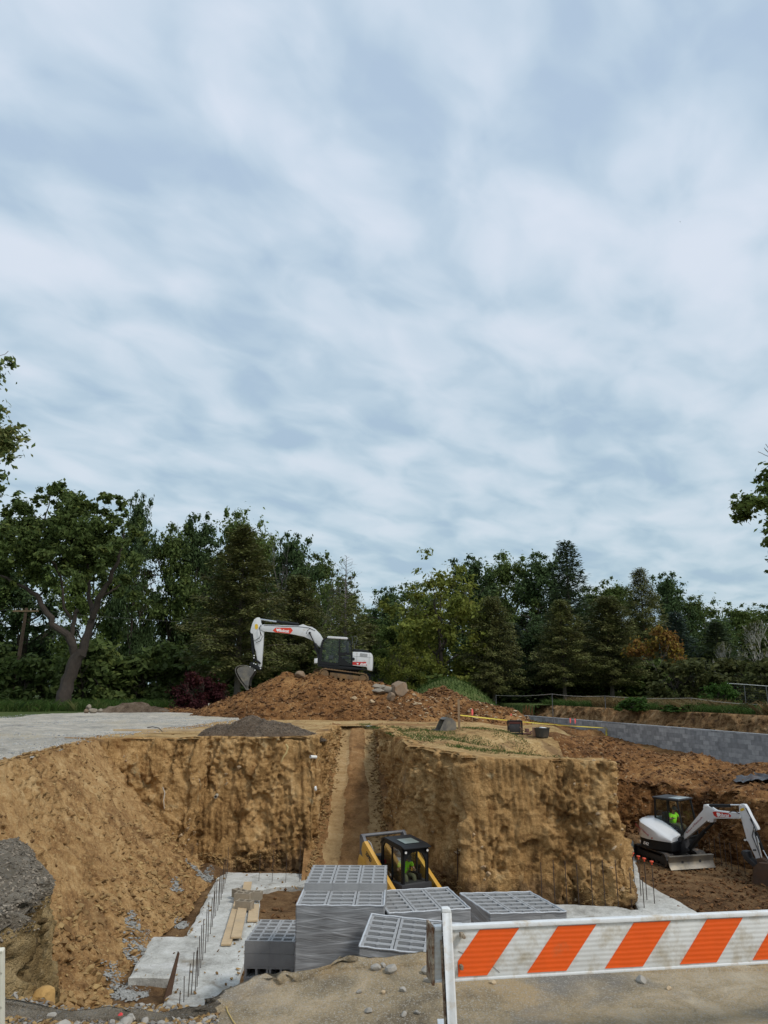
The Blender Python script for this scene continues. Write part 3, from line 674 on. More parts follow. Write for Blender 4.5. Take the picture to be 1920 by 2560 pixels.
PROT = {}
def proto(k, fn, H, W): PROT[k] = [fn, H, W, 0]
proto('b1', lambda: make_broad(13, 9, 1, 26000, 'dark', ls=.21), 13, 9)
proto('b2', lambda: make_broad(13, 8, 2, 26000, 'deep', ls=.20, shape='tall'), 13, 8)
proto('b3', lambda: make_broad(13, 9, 5, 26000, 'mid', ls=.21), 13, 9)
proto('y1', lambda: make_broad(11, 8, 9, 15000, 'yel', .20, .16, gap=.8), 11, 8)
proto('h1', lambda: make_conifer(13, 8, 3, 42000, 'hem', .17, dens=1.5, droop=.3, ls=.24), 13, 8)
proto('h2', lambda: make_conifer(12, 7, 4, 36000, 'hem', .17, dens=1.5, droop=.35, narrow=.75, ls=.24), 12, 7)
proto('s1', lambda: make_conifer(14, 6.5, 6, 22000, 'spr', .06, dens=1.25, droop=.15, name='spruce_tree'), 14, 6.5)
proto('s2', lambda: make_conifer(12, 5.5, 8, 16000, 'blue', .05, dens=1.1, droop=.1, name='spruce_tree'), 12, 5.5)
proto('c1', lambda: make_conifer(12, 6, 12, 8000, 'hem', .15, dens=1.1, droop=.1, bare_top=.36, bark='bark_dead'), 12, 6)
proto('d1', lambda: make_bare(12, 3), 12, 6)
proto('d2', lambda: make_bare(11, 8, 900, 'mid', spread=.55), 11, 7)
proto('birch', lambda: make_bare(8, 15, 500, 'shrub', 'bark_pale', spread=.25, name='birch_tree', kids=(2, 4), r0=.009), 8, 4)
proto('o1', lambda: make_bare(5, 21, 2600, 'orange', 'bark', spread=.42, name='small_tree', r0=.011, ls=.16), 5, 3.2)
proto('shrub', lambda: make_shrub(2.2, 3.4, 2, 6500, 'shrub'), 2.2, 3.4)
proto('dshrub', lambda: make_shrub(3, 4, 5, 7000, 'dark', .2), 3, 4)
proto('lshrub', lambda: make_shrub(1.5, 2.6, 7, 5000, 'lime', .13), 1.5, 2.6)
proto('rshrub', lambda: make_shrub(2.4, 3.2, 11, 6500, 'red', .12), 2.4, 3.2)
def plant(k, px, ytop, Y, wpx, label, cat='tree', group=None, rz=None, ybase=None, name=None):
    P = PROT[k]
    if P[3] == 0: P[3] = P[0](); o = P[3]
    else: o = copy_tree(P[3])
    top = PY(px, ytop, Y); g = gz(top.x, Y); h = top.z-g
    wm = wpx/FPX*(Y*cp)*1.02
    o.location = (top.x, Y, g-.05); sx = wm/P[2]; o.scale = (sx, sx, h/P[1])
    o.rotation_euler = (0, 0, random.uniform(0, 6.28) if rz is None else rz)
    tag(o, label, cat, group); 
    return o
G1 = 'trees of the wood behind the site'
BACK = [('b1', -70, 1350, 80, 260, 'dark broadleaf crown at the left edge behind the big forked maple'),
 ('b2', 90, 1330, 84, 260, 'tall dark broadleaf tree hidden behind the big forked maple'),
 ('b3', 245, 1330, 78, 220, 'mid green tree filling the wood right of the forked maple trunk'),
 ('b2', 352, 1248, 76, 130, 'upright broadleaf tree with small pointed top right of the big maple'),
 ('b1', 440, 1330, 80, 200, 'broadleaf crown in the dip right of the upright pointed tree'),
 ('b2', 505, 1300, 82, 190, 'dark rounded broadleaf crown left of the olive conifer top'),
 ('b1', 590, 1296, 86, 200, 'dark broadleaf crown peeping above the olive conifer'),
 ('b3', 655, 1345, 84, 180, 'broadleaf crown below the bare dead branches'),
 ('b2', 735, 1345, 80, 190, 'very dark rounded crown behind the excavator boom and bare conifer'),
 ('b1', 800, 1400, 84, 170, 'dark broadleaf crown right of the bare dead branches'),
 ('b3', 855, 1475, 88, 150, 'low mid green crown left of the notch in the treeline'),
 ('b1', 915, 1530, 90, 140, 'low crown in the notch of the treeline'),
 ('b2', 970, 1476, 74, 150, 'bluish dark broadleaf tree just right of the notch in the treeline'),
 ('b1', 1040, 1470, 86, 170, 'dark crown behind the left flank of the yellow green tree'),
 ('b2', 1180, 1400, 84, 190, 'dark rounded crown just right of the yellow green tree top'),
 ('b1', 1262, 1400, 86, 200, 'broad dark crown midway between yellow green tree and tall spruce'),
 ('b2', 1345, 1392, 84, 190, 'broad dark crown left of the tall spruce spire'),
 ('b1', 1480, 1480, 86, 170, 'dark crown in the dip right of the tall spruce spire'),
 ('b3', 1545, 1462, 82, 150, 'small leafy crown in the saddle right of the tall spruce'),
 ('b2', 1665, 1440, 82, 150, 'leafy crown right of the twin feathery conifer tops'),
 ('b1', 1725, 1500, 84, 170, 'dark round crown on the falling right end of the treeline'),
 ('b2', 1790, 1545, 88, 150, 'low dark crown behind the black conical conifer'),
 ('b3', 1845, 1522, 90, 150, 'pale topped far tree left of the birch'),
 ('b1', 1925, 1520, 90, 170, 'far dark crown at the right edge below the overhanging tree')]
for a in BACK: plant(*a, group=G1)
MIDR = [('h1', 610, 1318, 58, 360, 'large feathery olive green conifer behind the big excavator bucket'),
 ('h2', 745, 1440, 66, 230, 'feathery conifer behind the excavator boom'),
 ('c1', 866, 1388, 60, 190, 'conifer with bare dead top above the big excavator cab'),
 ('h2', 925, 1560, 68, 150, 'small feathery conifer behind the excavator counterweight'),
 ('y1', 1103, 1412, 62, 270, 'yellow green broadleaf tree in the middle of the treeline'),
 ('h2', 1228, 1492, 60, 190, 'feathery dark conifer right of the yellow green tree'),
 ('s1', 1414, 1354, 72, 230, 'tall dark spruce with the highest spire on the right'),
 ('h1', 1400, 1500, 60, 220, 'feathery conifer in front of the tall spruce'),
 ('h2', 1515, 1490, 61, 230, 'bushy olive conifer left of the small orange tree'),
 ('h1', 1598, 1422, 68, 200, 'feathery conifer with pointed top behind the orange tree'),
 ('s2', 1285, 1560, 66, 150, 'grey blue spruce behind the right side of the yellow green tree'),
 ('s2', 1688, 1530, 64, 170, 'bluish spruce just right of the small orange tree'),
 ('s1', 1788, 1555, 62, 190, 'black green conical conifer near the right edge'),
 ('b3', 985, 1560, 66, 150, 'shaded tree beside the grey house roof'),
 ('y1', 1000, 1600, 58, 120, 'small yellow green tree left of the big yellow green tree'),
 ('b2', 1345, 1560, 64, 160, 'dark tree filling the shade behind the conifer trunks')]
for a in MIDR: plant(*a, group=G1)
plant('d1', 700, 1305, 76, 150, 'dead tree with bare black twigs above the treeline left', group='dead trees')
plant('d2', 800, 1345, 74, 190, 'half dead tree with one leafy branch reaching right', group='dead trees')
plant('birch', 1890, 1545, 56, 130, 'pale multi stemmed birch near the right edge')
plant('birch', 1800, 1600, 58, 90, 'thin pale leaning birch left of the larger birch')
plant('o1', 1640, 1568, 54, 125, 'small tree with orange autumn leaves above the grass bank', rz=.4)
plant('d2', 1925, 1430, 50, 150, 'thin wispy tree at the right edge under the overhanging crown')
GS = 'shrubs along the wood edge'
for a in [('dshrub', -40, 1600, 62, 260, 'dark bush at the left edge under the wood'), ('dshrub', 70, 1640, 60, 220, 'dark bush left of the forked maple trunk'),
 ('dshrub', 235, 1600, 60, 230, 'leafy dark bush right of the forked maple trunk'), ('dshrub', 330, 1640, 62, 220, 'dark bush above the brown debris heap'),
 ('dshrub', 425, 1610, 64, 220, 'black green bush left of the red maple shrub'), ('dshrub', 540, 1640, 66, 220, 'dark bush behind the conifer trunks'),
 ('dshrub', 680, 1600, 66, 240, 'dark bush behind the excavator stick'), ('dshrub', 810, 1620, 66, 220, 'dark bush behind the excavator cab'),
 ('dshrub', 1060, 1680, 60, 200, 'dark bush behind the green mound'), ('dshrub', 1180, 1670, 64, 220, 'dark bush right of the green mound'),
 ('dshrub', 1300, 1670, 66, 240, 'dark bush behind the first pale trunk'), ('dshrub', 1420, 1660, 66, 240, 'dark bush behind the thick conifer trunk'),
 ('dshrub', 1540, 1660, 66, 240, 'dark bush left of the orange tree trunk'), ('dshrub', 1640, 1650, 64, 200, 'dark bush behind the orange tree trunk')]:
    plant(*a, cat='bush', group=GS)
plant('rshrub', 490, 1672, 52, 130, 'dark red Japanese maple shrub left of the dirt mound', 'shrub')
plant('rshrub', 545, 1700, 53, 100, 'smaller dark red shrub beside the wooden rail', 'shrub')
for a in [('shrub', 1705, 1640, 52, 230, 'brown green bush behind the rope line'), ('shrub', 1840, 1640, 56, 230, 'tall olive bush under the birches'),
          ('shrub', 1930, 1640, 50, 190, 'yellowish bush at the right edge under the birches'), ('lshrub', 1795, 1700, 47, 110, 'dense round green shrub by the lawn'),
          ('shrub', 1860, 1755, 38, 56, 'small dark upright bush on the grassy bank'), ('lshrub', 1590, 1738, 44, 110, 'low weeds in a clump right of the orange tree trunk'),
          ('lshrub', 1735, 1752, 42, 170, 'bright green weeds on top of the bank')]:
    plant(*a, cat='bush', group='bushes beyond the retaining wall')

# far wood that closes the view under the crowns (one mass, cannot be counted)
rw_ = np.random.default_rng(91); cs_ = np.c_[rw_.uniform(-75, 75, 900), rw_.uniform(94, 104, 900), rw_.uniform(.5, 8.5, 900)+.8]
V_, F_ = leaves(cs_, 60000, .5, rw_, rw_.uniform(.9, 2.0, 900)); tag(np_mesh('far_wood', V_, F_, LM['deep'], smooth=False), 'dark undergrowth closing the wood behind all the trees', 'wood', kind='stuff')
# ---- near trees reaching into the frame from both sides
def near_tree(center, Rr, H, base, leaf, n, ls, seed, label, squash=1.25):
    r = np.random.default_rng(seed); mb = MB(); tips = []
    bx, by, bz = base; g = gz(bx, by)
    mb.tube([(0, 0, -.3), (.1, 0, H*.3), (.2, .1, H*.6), (0, 0, H*.9)], [.28, .22, .14, .05], 10, caps=False)
    cs = []; rad = []; C = np.array(center)-np.array([bx, by, g])
    for k in range(16):
        z = H*(.25+.04*k); d = r.normal(size=3); d[2] = abs(d[2])*.5+.3; limb(mb, np.array([.1, .05, z]), d/np.linalg.norm(d), Rr*.42, .07, 2, r, tips, .45, n=6)
    for k in range(120):
        d = r.normal(size=3); d /= np.linalg.norm(d); q = r.random()**.33; rr = Rr*r.uniform(.08, .17)
        cs.append(C+d*q*(Rr-rr)*np.array([1, 1, squash])*(1+.12*math.sin(6*d[0]+5*d[2]))); rad.append(rr)
    cs = np.array(cs); rad = np.array(rad); d = cs-C; d /= np.linalg.norm(d, axis=1)[:, None]
    sat = cs+d*rad[:, None]*1.0+r.normal(size=cs.shape)*rad[:, None]*.5; cs = np.r_[cs, sat]; rad = np.r_[rad, rad*.4]
    V, F = leaves(cs, n, ls, r, rad, hollow=.3, droop=.15); e = tree_obj('broadleaf_tree', mb, V, F, M['bark'], LM[leaf])
    e.location = (bx, by, g); tag(e, label, 'tree'); return e
near_tree((-16.1, 26, 10.9), 3.2, 15, (-16.5, 26.5, 0), 'near', 17000, .15, 31, 'pale green tree reaching in at the upper left edge', 1.0)
near_tree((17.7, 30, 9.0), 3.2, 11, (18.2, 30.5, 0), 'mid', 24000, .16, 37, 'dark leafy tree overhanging the right edge', 1.1)

# ---- the big forked maple at the left
def big_maple():
    Y0 = 53.0; b = PY(152, 1772, Y0); g = gz(b.x, Y0); e = empty('forked_maple', (b.x, Y0, g-.05)); mb = MB(); r = np.random.default_rng(77)
    def L(pts, rs, dy=0.0):
        q = []
        for i, (x, y) in enumerate(pts):
            p = PY(x, y, Y0+dy*i/max(1, len(pts)-1)); q.append((p.x-b.x, p.y-Y0, p.z-g+.05))
        # roughen
        Q = [Vector(q[0])]; RR = [rs[0]]
        for i in range(1, len(q)):
            a = Vector(q[i-1]); c = Vector(q[i])
            for k in (1, 2, 3): Q.append(a.lerp(c, k/3)+Vector(r.normal(size=3)*.05)*(0 if (k == 3 and i == len(q)-1) else 1)); RR.append(rs[i-1]+(rs[i]-rs[i-1])*k/3)
        mb.tube(Q, RR, 10, caps=True); return q
    s = 51/1900
    L([(150, 1782), (158, 1755), (170, 1700), (190, 1650), (203, 1625)], [26*s, 20*s, 17*s, 17*s, 15*s])
    L([(190, 1655), (185, 1615), (170, 1590), (130, 1560), (108, 1520), (92, 1490), (50, 1462), (0, 1440), (-40, 1420)], [11*s, 10*s, 9*s, 8*s, 7*s, 6*s, 4*s, 3*s, 2*s], -2)
    L([(185, 1605), (180, 1565), (190, 1530), (196, 1525)], [7*s, 6*s, 5*s, 5*s])
    L([(178, 1550), (160, 1520), (156, 1480), (150, 1440), (135, 1400), (120, 1360)], [4*s, 3.2*s, 3*s, 2.6*s, 2*s, 1*s], -1.5)
    L([(158, 1440), (170, 1400), (172, 1370)], [2.5*s, 2*s, 1*s])
    L([(200, 1640), (222, 1580), (232, 1540), (225, 1500), (222, 1460), (200, 1430), (150, 1400)], [12*s, 10*s, 8*s, 5*s, 4*s, 3*s, 2*s], 1)
    L([(232, 1545), (246, 1500), (268, 1460), (280, 1430), (300, 1390), (310, 1330)], [8*s, 8*s, 6*s, 5*s, 4*s, 2*s], -2)
    L([(250, 1490), (272, 1482), (300, 1462), (330, 1440)], [3*s, 2.5*s, 2*s, 1*s])
    L([(150, 1440), (120, 1380), (110, 1310), (125, 1240)], [3*s, 3*s, 2*s, 1*s], 1)
    L([(222, 1460), (215, 1390), (230, 1310), (250, 1240)], [4*s, 3*s, 2*s, 1*s], 2)
    mb.build('trunk', M['bark_dark'], e, smooth=True, fixn=False)
    cs = []; rad = []
    blobs = [(130, 1290, 95), (60, 1350, 80), (0, 1380, 80), (-60, 1380, 90), (210, 1300, 90), (280, 1330, 70), (300, 1400, 62), (240, 1380, 80), (120, 1380, 80), (60, 1430, 55), (180, 1350, 90), (310, 1470, 45), (130, 1240, 48), (270, 1260, 46), (60, 1285, 55), (20, 1310, 50), (345, 1500, 36), (250, 1440, 45), (200, 1410, 50), (-20, 1460, 50), (110, 1455, 32), (345, 1360, 40)]
    for (x, y, R0) in blobs:
        m = int(R0/6)
        for k in range(m):
            a = r.uniform(0, 6.28); q = math.sqrt(r.random())*R0*.86; p = PY(x+math.cos(a)*q, y+math.sin(a)*q*.9, Y0+r.normal()*2.0)
            cs.append((p.x-b.x, p.y-Y0, p.z-g)); rad.append(R0*s*r.uniform(.16, .34))
    for (x, y) in [(135, 1200), (145, 1215), (120, 1225), (270, 1225), (255, 1235), (315, 1260), (60, 1250), (20, 1290), (200, 1230), (345, 1290), (330, 1300), (90, 1235), (225, 1245), (300, 1245)]:
        for k in range(3):
            p = PY(x+r.normal()*7, y+8+k*9, Y0+r.normal()*.8); cs.append((p.x-b.x, p.y-Y0, p.z-g)); rad.append(.22)
    V, F = leaves(np.array(cs), 52000, .22, r, np.array(rad), hollow=.25, droop=.12)
    np_mesh('crown', V, F, LM['dark'], e, smooth=False)
    tag(e, 'big maple with dark rugged forked trunk at the left edge of the gravel road', 'tree')
big_maple()

# ---- grasses (nobody could count these)
def blades(name, pts, H, W, leaf, seed, label=None, lean=.35, kind='stuff'):
    r = np.random.default_rng(seed); n = len(pts); a = r.uniform(0, 6.28, n); h = H*r.uniform(.45, 1.25, n)
    base = np.array(pts); side = np.c_[np.cos(a), np.sin(a), np.zeros(n)]; w = (W*r.uniform(.6, 1.3, n))[:, None]
    ln = r.normal(size=(n, 3))*lean; ln[:, 2] = 1; mid = base+ln*(h*.5)[:, None]; ln2 = ln*1.0; ln2[:, :2] *= 1.9; tip = base+ln2*h[:, None]*np.array([1, 1, .92])
    V = np.stack([base-side*w, base+side*w, mid+side*w*.7, tip, mid-side*w*.7], 1).reshape(-1, 3)
    k = np.arange(n)*5; F = np.stack([k, k+1, k+2, k+3, k+4], 1)
    o = np_mesh(name, V, F, LM[leaf], smooth=False); tag(o, label, 'grass', kind=kind); return o
LM['straw'] = leafmat('dry_grass_blade', (.20, .14, .06), yellow=(.28, .22, .11), ya=.2)
LM['grass'] = leafmat('green_grass_blade', (.055, .10, .022), yellow=(.13, .14, .05), ya=.15)
def scatter(poly, n, seed, dens=None):
    r = np.random.default_rng(seed); poly = np.array(poly); lo = poly.min(0); hi = poly.max(0); P = r.uniform(lo, hi, (n*3, 2)); P = P[inside(P, poly)]
    if dens: P = P[dens(P) > r.random(len(P))]
    P = P[:n]; return np.c_[P, GH(P)-.02]
def behind_wall(off0, off1, n, seed, t0=0.0, t1=1.0):
    r = np.random.default_rng(seed); a, b = RW[0], RW[3]; P = []
    t = r.uniform(t0, t1, n); L = RW[0]+(RW[3]-RW[0])*t[:, None]; d = (RW[3]-RW[0])/np.linalg.norm(RW[3]-RW[0]); nr = np.array([-d[1], d[0]]); nr = nr if nr[0] > 0 else -nr
    P = L+nr*r.uniform(off0, off1, n)[:, None]; return np.c_[P, GH(P)-.02]
blades('tall_grass', scatter([(-26, 49.5), (-19, 50.5), (-14.5, 54), (-15, 58), (-32, 58)], 9000, 3), .75, .022, 'grass', 4, 'tall green grass at the foot of the maple')
q = behind_wall(2.0, 4.2, 16000, 5); k = fbm(q, .45, 2, 9) > -.05
blades('bank_grass', q[k], .40, .02, 'grass', 6, 'green grass along the top of the earth bank')
blades('dry_weeds', q[~k], .62, .018, 'straw', 7, 'brown dry weeds on top of the earth bank')
q = behind_wall(4.0, 18, 16000, 8); blades('lawn_grass', q, .14, .02, 'grass', 9, 'mown green lawn behind the bank')
q = scatter([(-1.2, 34), (5, 34), (6, 24), (3, 22.3), (.8, 24.5)], 7000, 10, lambda P: (fbm(np.c_[P, P[:, 0]*0], .8, 2, 12) > .05)*.9)
blades('sparse_grass', q, .10, .008, 'grass', 11, 'thin green grass tufts on the bare clay plateau')
blades('straw_litter', scatter([(-1.2, 33), (6, 33), (6, 23), (3, 22), (.8, 24.5)], 5000, 13), .06, .007, 'straw', 14, 'dry straw scattered on the bare clay plateau', lean=1.2)
# ================================================================ ROAD, MOUNDS, ROCKS
def conform(name, low, up, mat, n=220, m=40, dz=.035, seed=0):
    low = np.array(low); up = np.array(up)
    def rs(A, n):
        d = np.r_[0, np.cumsum(np.hypot(*np.diff(A, axis=0).T))]; t = np.linspace(0, d[-1], n); return np.c_[np.interp(t, d, A[:, 0]), np.interp(t, d, A[:, 1])]
    a = rs(low, n); b = rs(up, n); P = (a[None]*(1-np.linspace(0, 1, m)[:, None, None])+b[None]*np.linspace(0, 1, m)[:, None, None]).reshape(-1, 2)
    P3 = np.c_[P, P[:, 0]*0]; s = np.repeat(np.linspace(0, 1, m), n); e = np.minimum(1, np.minimum(s, 1-s)*14)
    P[:, 0] += (1-e)*.25*fbm(P3, 1.2, 3, seed); z = GH(P)+dz*(e*1.6-.6)+e*(.018*fbm(P3, 1.5, 3, seed+3)+.012*fbm(P3, 9, 2, seed+5))+.05*e*ridge(P3, .5, 2, 3)*.4
    idx = np.arange(n*m).reshape(m, n); F = np.stack([idx[:-1, :-1], idx[:-1, 1:], idx[1:, 1:], idx[1:, :-1]], -1).reshape(-1, 4)
    o = np_mesh(name, np.c_[P, z], F, mat); tag(o, kind='structure'); return o
def pz2(px, py, z=.2): v = PZ(px, py, z); return (v.x, v.y)
road_low = [(-7.45, 8), (-7.75, 12), (-7.9, 16.5), (-8.35, 19.2), (-8.7, 22), (-8.9, 24.4), pz2(330, 1836), pz2(420, 1822), pz2(500, 1812), pz2(575, 1803), pz2(600, 1797)]
road_up = [(-20, 6), (-22, 16), (-24, 24), (-24, 34), (-25, 43), pz2(0, 1796), pz2(90, 1786), pz2(200, 1781), pz2(330, 1779), pz2(460, 1782), pz2(560, 1788)]
conform('gravel_road', road_low, road_up, M['gravel'], 420, 150)
mo, moV, moF = mound('dirt_mound', -2.6, 43.5, 13, 7.5,
    [(-5.5, 43.8, 2.4, 3.8, 4.6, 1.05), (-3.6, 43.6, 2.2, 4.6, 4.7, 1.3), (-1.9, 44.2, 1.95, 4.8, 5.2, 1.7), (.4, 43.6, 1.5, 4.6, 4.8, 1.2), (-7.6, 44.2, 1.2, 3.3, 3.4, 1.1), (4.2, 43.8, 1.0, 4.2, 3.6, 1.15)],
    M['red_soil'], .09, 5, 1.0)
mo2, mo2V, mo2F = mound('dirt_mound', 6.8, 46.5, 9, 4, [(3.6, 47.0, 1.7, 3.6, 3, 1.1), (6.9, 46.5, .75, 2.6, 2.4, 1.3)], M['red_soil'], .10, 15, .8)
gm, gmV, gmF = mound('grassy_mound', 4.8, 54, 6, 4, [(4.6, 54, 2.15, 4.0, 3.0, 1.7)], M['grass_soil'], .2, 25, .3)
blades('mound_grass', gmV[np.random.default_rng(3).integers(0, len(gmV), 9000)][:, :3], .22, .02, 'grass', 33, 'green grass covering the low mound beyond the rocks')
mu, muV, muF = mound('mulch_pile', -4.35, 26.3, 2.5, 1.35, [(-4.5, 26.45, .60, 1.15, .95, 1.5), (-3.7, 26.2, .42, 1.5, .95, 1.4), (-5.2, 26.4, .36, 1.1, .8, 1.5), (-2.9, 26.0, .16, 1.0, .7, 1.5)], M['mulch'], .035, 35, .45)
tag(mu, 'dark brown pile of mulch and soil on the rim of the back wall', 'mulch pile', kind='stuff')
mp, mpV, mpF = mound('gravel_cap', -4.0, 6.6, 1.7, 1.6, [(-4.35, 6.5, .20, 1.62, 1.5, 2.6)], M['cap_gravel'], .03, 45, .25)
# scraped orange-brown fringe of loose dirt along the far side of the road
lf, lfV, lfF = mound('loose_dirt', -10, 48.6, 7, 1.6, [(-13, 48.8, .22, 3.5, 1.2, 1.1), (-9, 48.5, .30, 4.5, 1.3, 1.1), (-6, 48, .35, 3.5, 1.3, 1.1)], M['red_soil'], .1, 55, .6)

# ---- clods and stones (uncountable) : small angular lumps lying on given surface points
def lumps(name, pts, smin, smax, mat, seed, label, power=2.2, squash=.7, sink=.25, kind='stuff'):
    r = np.random.default_rng(seed); pts = np.asarray(pts); n = len(pts)
    base = np.array([(-1, 0, 0), (1, 0, 0), (0, -1, 0), (0, 1, 0), (0, 0, -1), (0, 0, 1), (.62, .62, .5), (-.62, .62, .5), (.62, -.62, .5), (-.62, -.62, .5)])*1.0
    T = np.array([(5, 6, 7), (5, 7, 9), (5, 9, 8), (5, 8, 6), (6, 1, 3), (6, 3, 7), (7, 3, 0), (7, 0, 9), (9, 0, 2), (9, 2, 8), (8, 2, 1), (8, 1, 6), (1, 4, 3), (3, 4, 0), (0, 4, 2), (2, 4, 1)])
    s = smin+(smax-smin)*r.random(n)**power; V = base[None]*r.uniform(.62, 1.15, (n, 10, 1))
    V = V*r.uniform(.6, 1.25, (n, 1, 3)); V[:, :, 2] *= squash; a = r.uniform(0, 6.28, n); ca, sa = np.cos(a)[:, None], np.sin(a)[:, None]
    x = V[:, :, 0]*ca-V[:, :, 1]*sa; y = V[:, :, 0]*sa+V[:, :, 1]*ca; tilt = r.normal(size=(n, 1))*.35; z = V[:, :, 2]+x*tilt
    V = np.stack([x, y, z], -1)*s[:, None, None]+pts[:, None, :]; V[:, :, 2] += (s*(squash*.5-sink))[:, None]
    F = (np.arange(n)[:, None, None]*10+T[None]).reshape(-1, 3)
    o = np_mesh(name, V.reshape(-1, 3), F, mat, smooth=False); tag(o, label, 'soil clods' if kind else None, kind=kind); return o
def pick(V, F, n, seed, f=None):
    r = np.random.default_rng(seed); c = V[F].mean(1)
    if f is not None: c = c[f(c, r)]
    return c[r.integers(0, len(c), n)]
def rock_mat(name, lo, hi, scale=9):
    m = bpy.data.materials.new(name); m.use_nodes = True; t = m.node_tree; b = t.nodes['Principled BSDF']; b.inputs['Roughness'].default_value = .9; b.inputs['Specular IOR Level'].default_value = .2
    g = N(t, 'ShaderNodeNewGeometry'); r = N(t, 'ShaderNodeValToRGB'); r.color_ramp.elements[0].color = (*lo, 1); r.color_ramp.elements[1].color = (*hi, 1)
    n = N(t, 'ShaderNodeTexNoise'); n.inputs['Scale'].default_value = scale; n.inputs['Detail'].default_value = 5; t.links.new(g.outputs['Position'], n.inputs['Vector'])
    t.links.new(math_(t, 'ADD', math_(t, 'MULTIPLY', g.outputs['Random Per Island'], .75), math_(t, 'MULTIPLY', math_(t, 'SUBTRACT', n.outputs[0], .5), 1.0)), r.inputs[0])
    t.links.new(r.outputs[0], b.inputs['Base Color']); return m
M['clod'] = rock_mat('clay_clod', (.15, .085, .035), (.44, .30, .13)); M['clod_red'] = rock_mat('red_clod', (.065, .030, .013), (.26, .135, .055))
M['stone'] = rock_mat('grey_stone', (.13, .12, .11), (.40, .37, .32)); M['stone_tan'] = rock_mat('tan_stone', (.30, .20, .11), (.55, .43, .28)); M['gstone'] = rock_mat('road_stone', (.24, .25, .26), (.66, .65, .62))
M['gclod'] = rock_mat('grey_crumb', (.085, .072, .055), (.34, .285, .22)); M['dclod'] = rock_mat('dark_crumb', (.06, .048, .036), (.32, .26, .20))
lumps('soil_clods', pick(slV, slF, 5000, 1, lambda c, r: (c[:, 0] > -8.7) & (r.random(len(c)) < .25+.75*(fbm(c, .6, 2, 3) > .0))), .006, .075, M['clod'], 2, 'loose clay clods lying all over the left slope', 5.5)
lumps('soil_clods', pick(slV, slF, 1800, 11, lambda c, r: (c[:, 2] < -2.3)), .012, .11, M['clod'], 12, 'larger clods gathered at the foot of the left slope', 3.6)
lumps('soil_clods', pick(moV, moF, 9000, 3, lambda c, r: c[:, 1] < 46), .012, .14, M['clod_red'], 4, 'red brown clods on the big dirt mound', 4.5)
lumps('soil_clods', pick(moV, moF, 260, 5, lambda c, r: (c[:, 1] < 45) & (c[:, 0] > .2)), .04, .17, M['stone_tan'], 6, 'tan stones in the right flank of the big dirt mound', 2.4)
lumps('soil_clods', pick(mo2V, mo2F, 3500, 7), .03, .20, M['clod_red'], 8, 'clods on the low dirt heaps right of the big mound', 2.8)
lumps('mulch_chips', pick(muV, muF, 5000, 9), .01, .035, M['dclod'], 10, 'dark chips on the mulch pile', 2)
lumps('mulch_chips', pick(mpV, mpF, 6000, 13), .005, .022, M['gclod'], 14, 'dark crumbs and gravel on top of the near left bank', 2)
_rw = np.arange(len(wpF))//(int(wpF[0][3])-1); lumps('mulch_chips', pick(wpV, wpF[_rw < 13], 9000, 113), .004, .018, M['gclod'], 114, 'loose grey gravel crumbs along the lip of the near left bank', 2.2, squash=.8, sink=.2)
lumps('soil_clods', pick(lfV, lfF, 1500, 15), .03, .16, M['clod_red'], 16, 'loose brown clods beyond the gravel road', 2.5)
q = scatter([(6.9, 22.5), (8.2, 28.6), (10.7, 27.6), (11.8, 22), (16, 24), (15.8, 32), (9, 36), (6.8, 30)], 9000, 17); lumps('soil_clods', q, .012, .11, M['clod_red'], 18, 'red brown clods over the rough ground on the right', 3)
q = scatter([(3.2, 22), (6.4, 21.5), (7.5, 30), (6, 33)], 1600, 19); lumps('soil_clods', q, .012, .07, M['clod'], 20, 'small clods on the plateau by the broken edge', 3)
q = scatter([(-6, 25.8), (-1.5, 25.8), (-1.5, 41), (6, 41), (6, 34), (-1, 34), (-9, 42), (-9, 27)], 2500, 23); lumps('soil_clods', q, .012, .06, M['clod'], 24, 'small clods on the trodden clay', 3)
q = scatter([(-24, 8), (-8, 8), (-8.6, 24), (-7, 32), (-6, 40), (-20, 45)], 26000, 25); q[:, 2] += .045; lumps('road_gravel', q, .008, .035, M['gstone'], 26, 'pale gravel covering the road', 2)
rr_ = np.random.default_rng(71); yy_ = rr_.uniform(22.8, 32.5, 2600); sd_ = rr_.random(2600) < .5; lx_ = np.interp(yy_, [22, 24.5, 29, 32.6, 34], [-2.2, -2.2, -2.0, -1.95, -2]); rx_ = np.interp(yy_, [22, 23.5, 25.6, 29, 32.6], [.5, .35, .1, -.2, -.35]); off_ = np.abs(rr_.normal(size=2600))*.16; xx_ = np.where(sd_, lx_+off_, rx_-off_)
zz_ = []
_hb = BVHTree.FromPolygons([v.co[:] for v in rampo.data.vertices], [tuple(p.vertices) for p in rampo.data.polygons])
for a_, b_ in zip(xx_, yy_):
    h_ = _hb.ray_cast(Vector((a_, b_, 4)), Vector((0, 0, -1))); zz_.append(h_[0].z if h_[0] else -3.5)
lumps('soil_clods', np.c_[xx_, yy_, zz_], .012, .09, M['clod'], 72, 'crumbled clay along both sides of the ramp', 3.2)
r0 = np.random.default_rng(27); q = np.c_[r0.uniform(-3, 12, 4200), r0.uniform(8, 27.5, 4200), np.full(4200, -3.60)]
lumps('soil_clods', q, .012, .09, M['clod_red'], 28, 'small clods on the pit floor', 3)
q = np.c_[r0.uniform(6.5, 11, 3000), r0.uniform(20, 28, 3000), np.full(3000, -3.5)]; q = q[q[:, 0]-7.0 > (q[:, 1]-21)*.24+.2*r0.normal(size=len(q))]; lumps('soil_clods', q, .01, .08, M['clod_red'], 29, 'clods on the pit floor round the small excavator', 3)
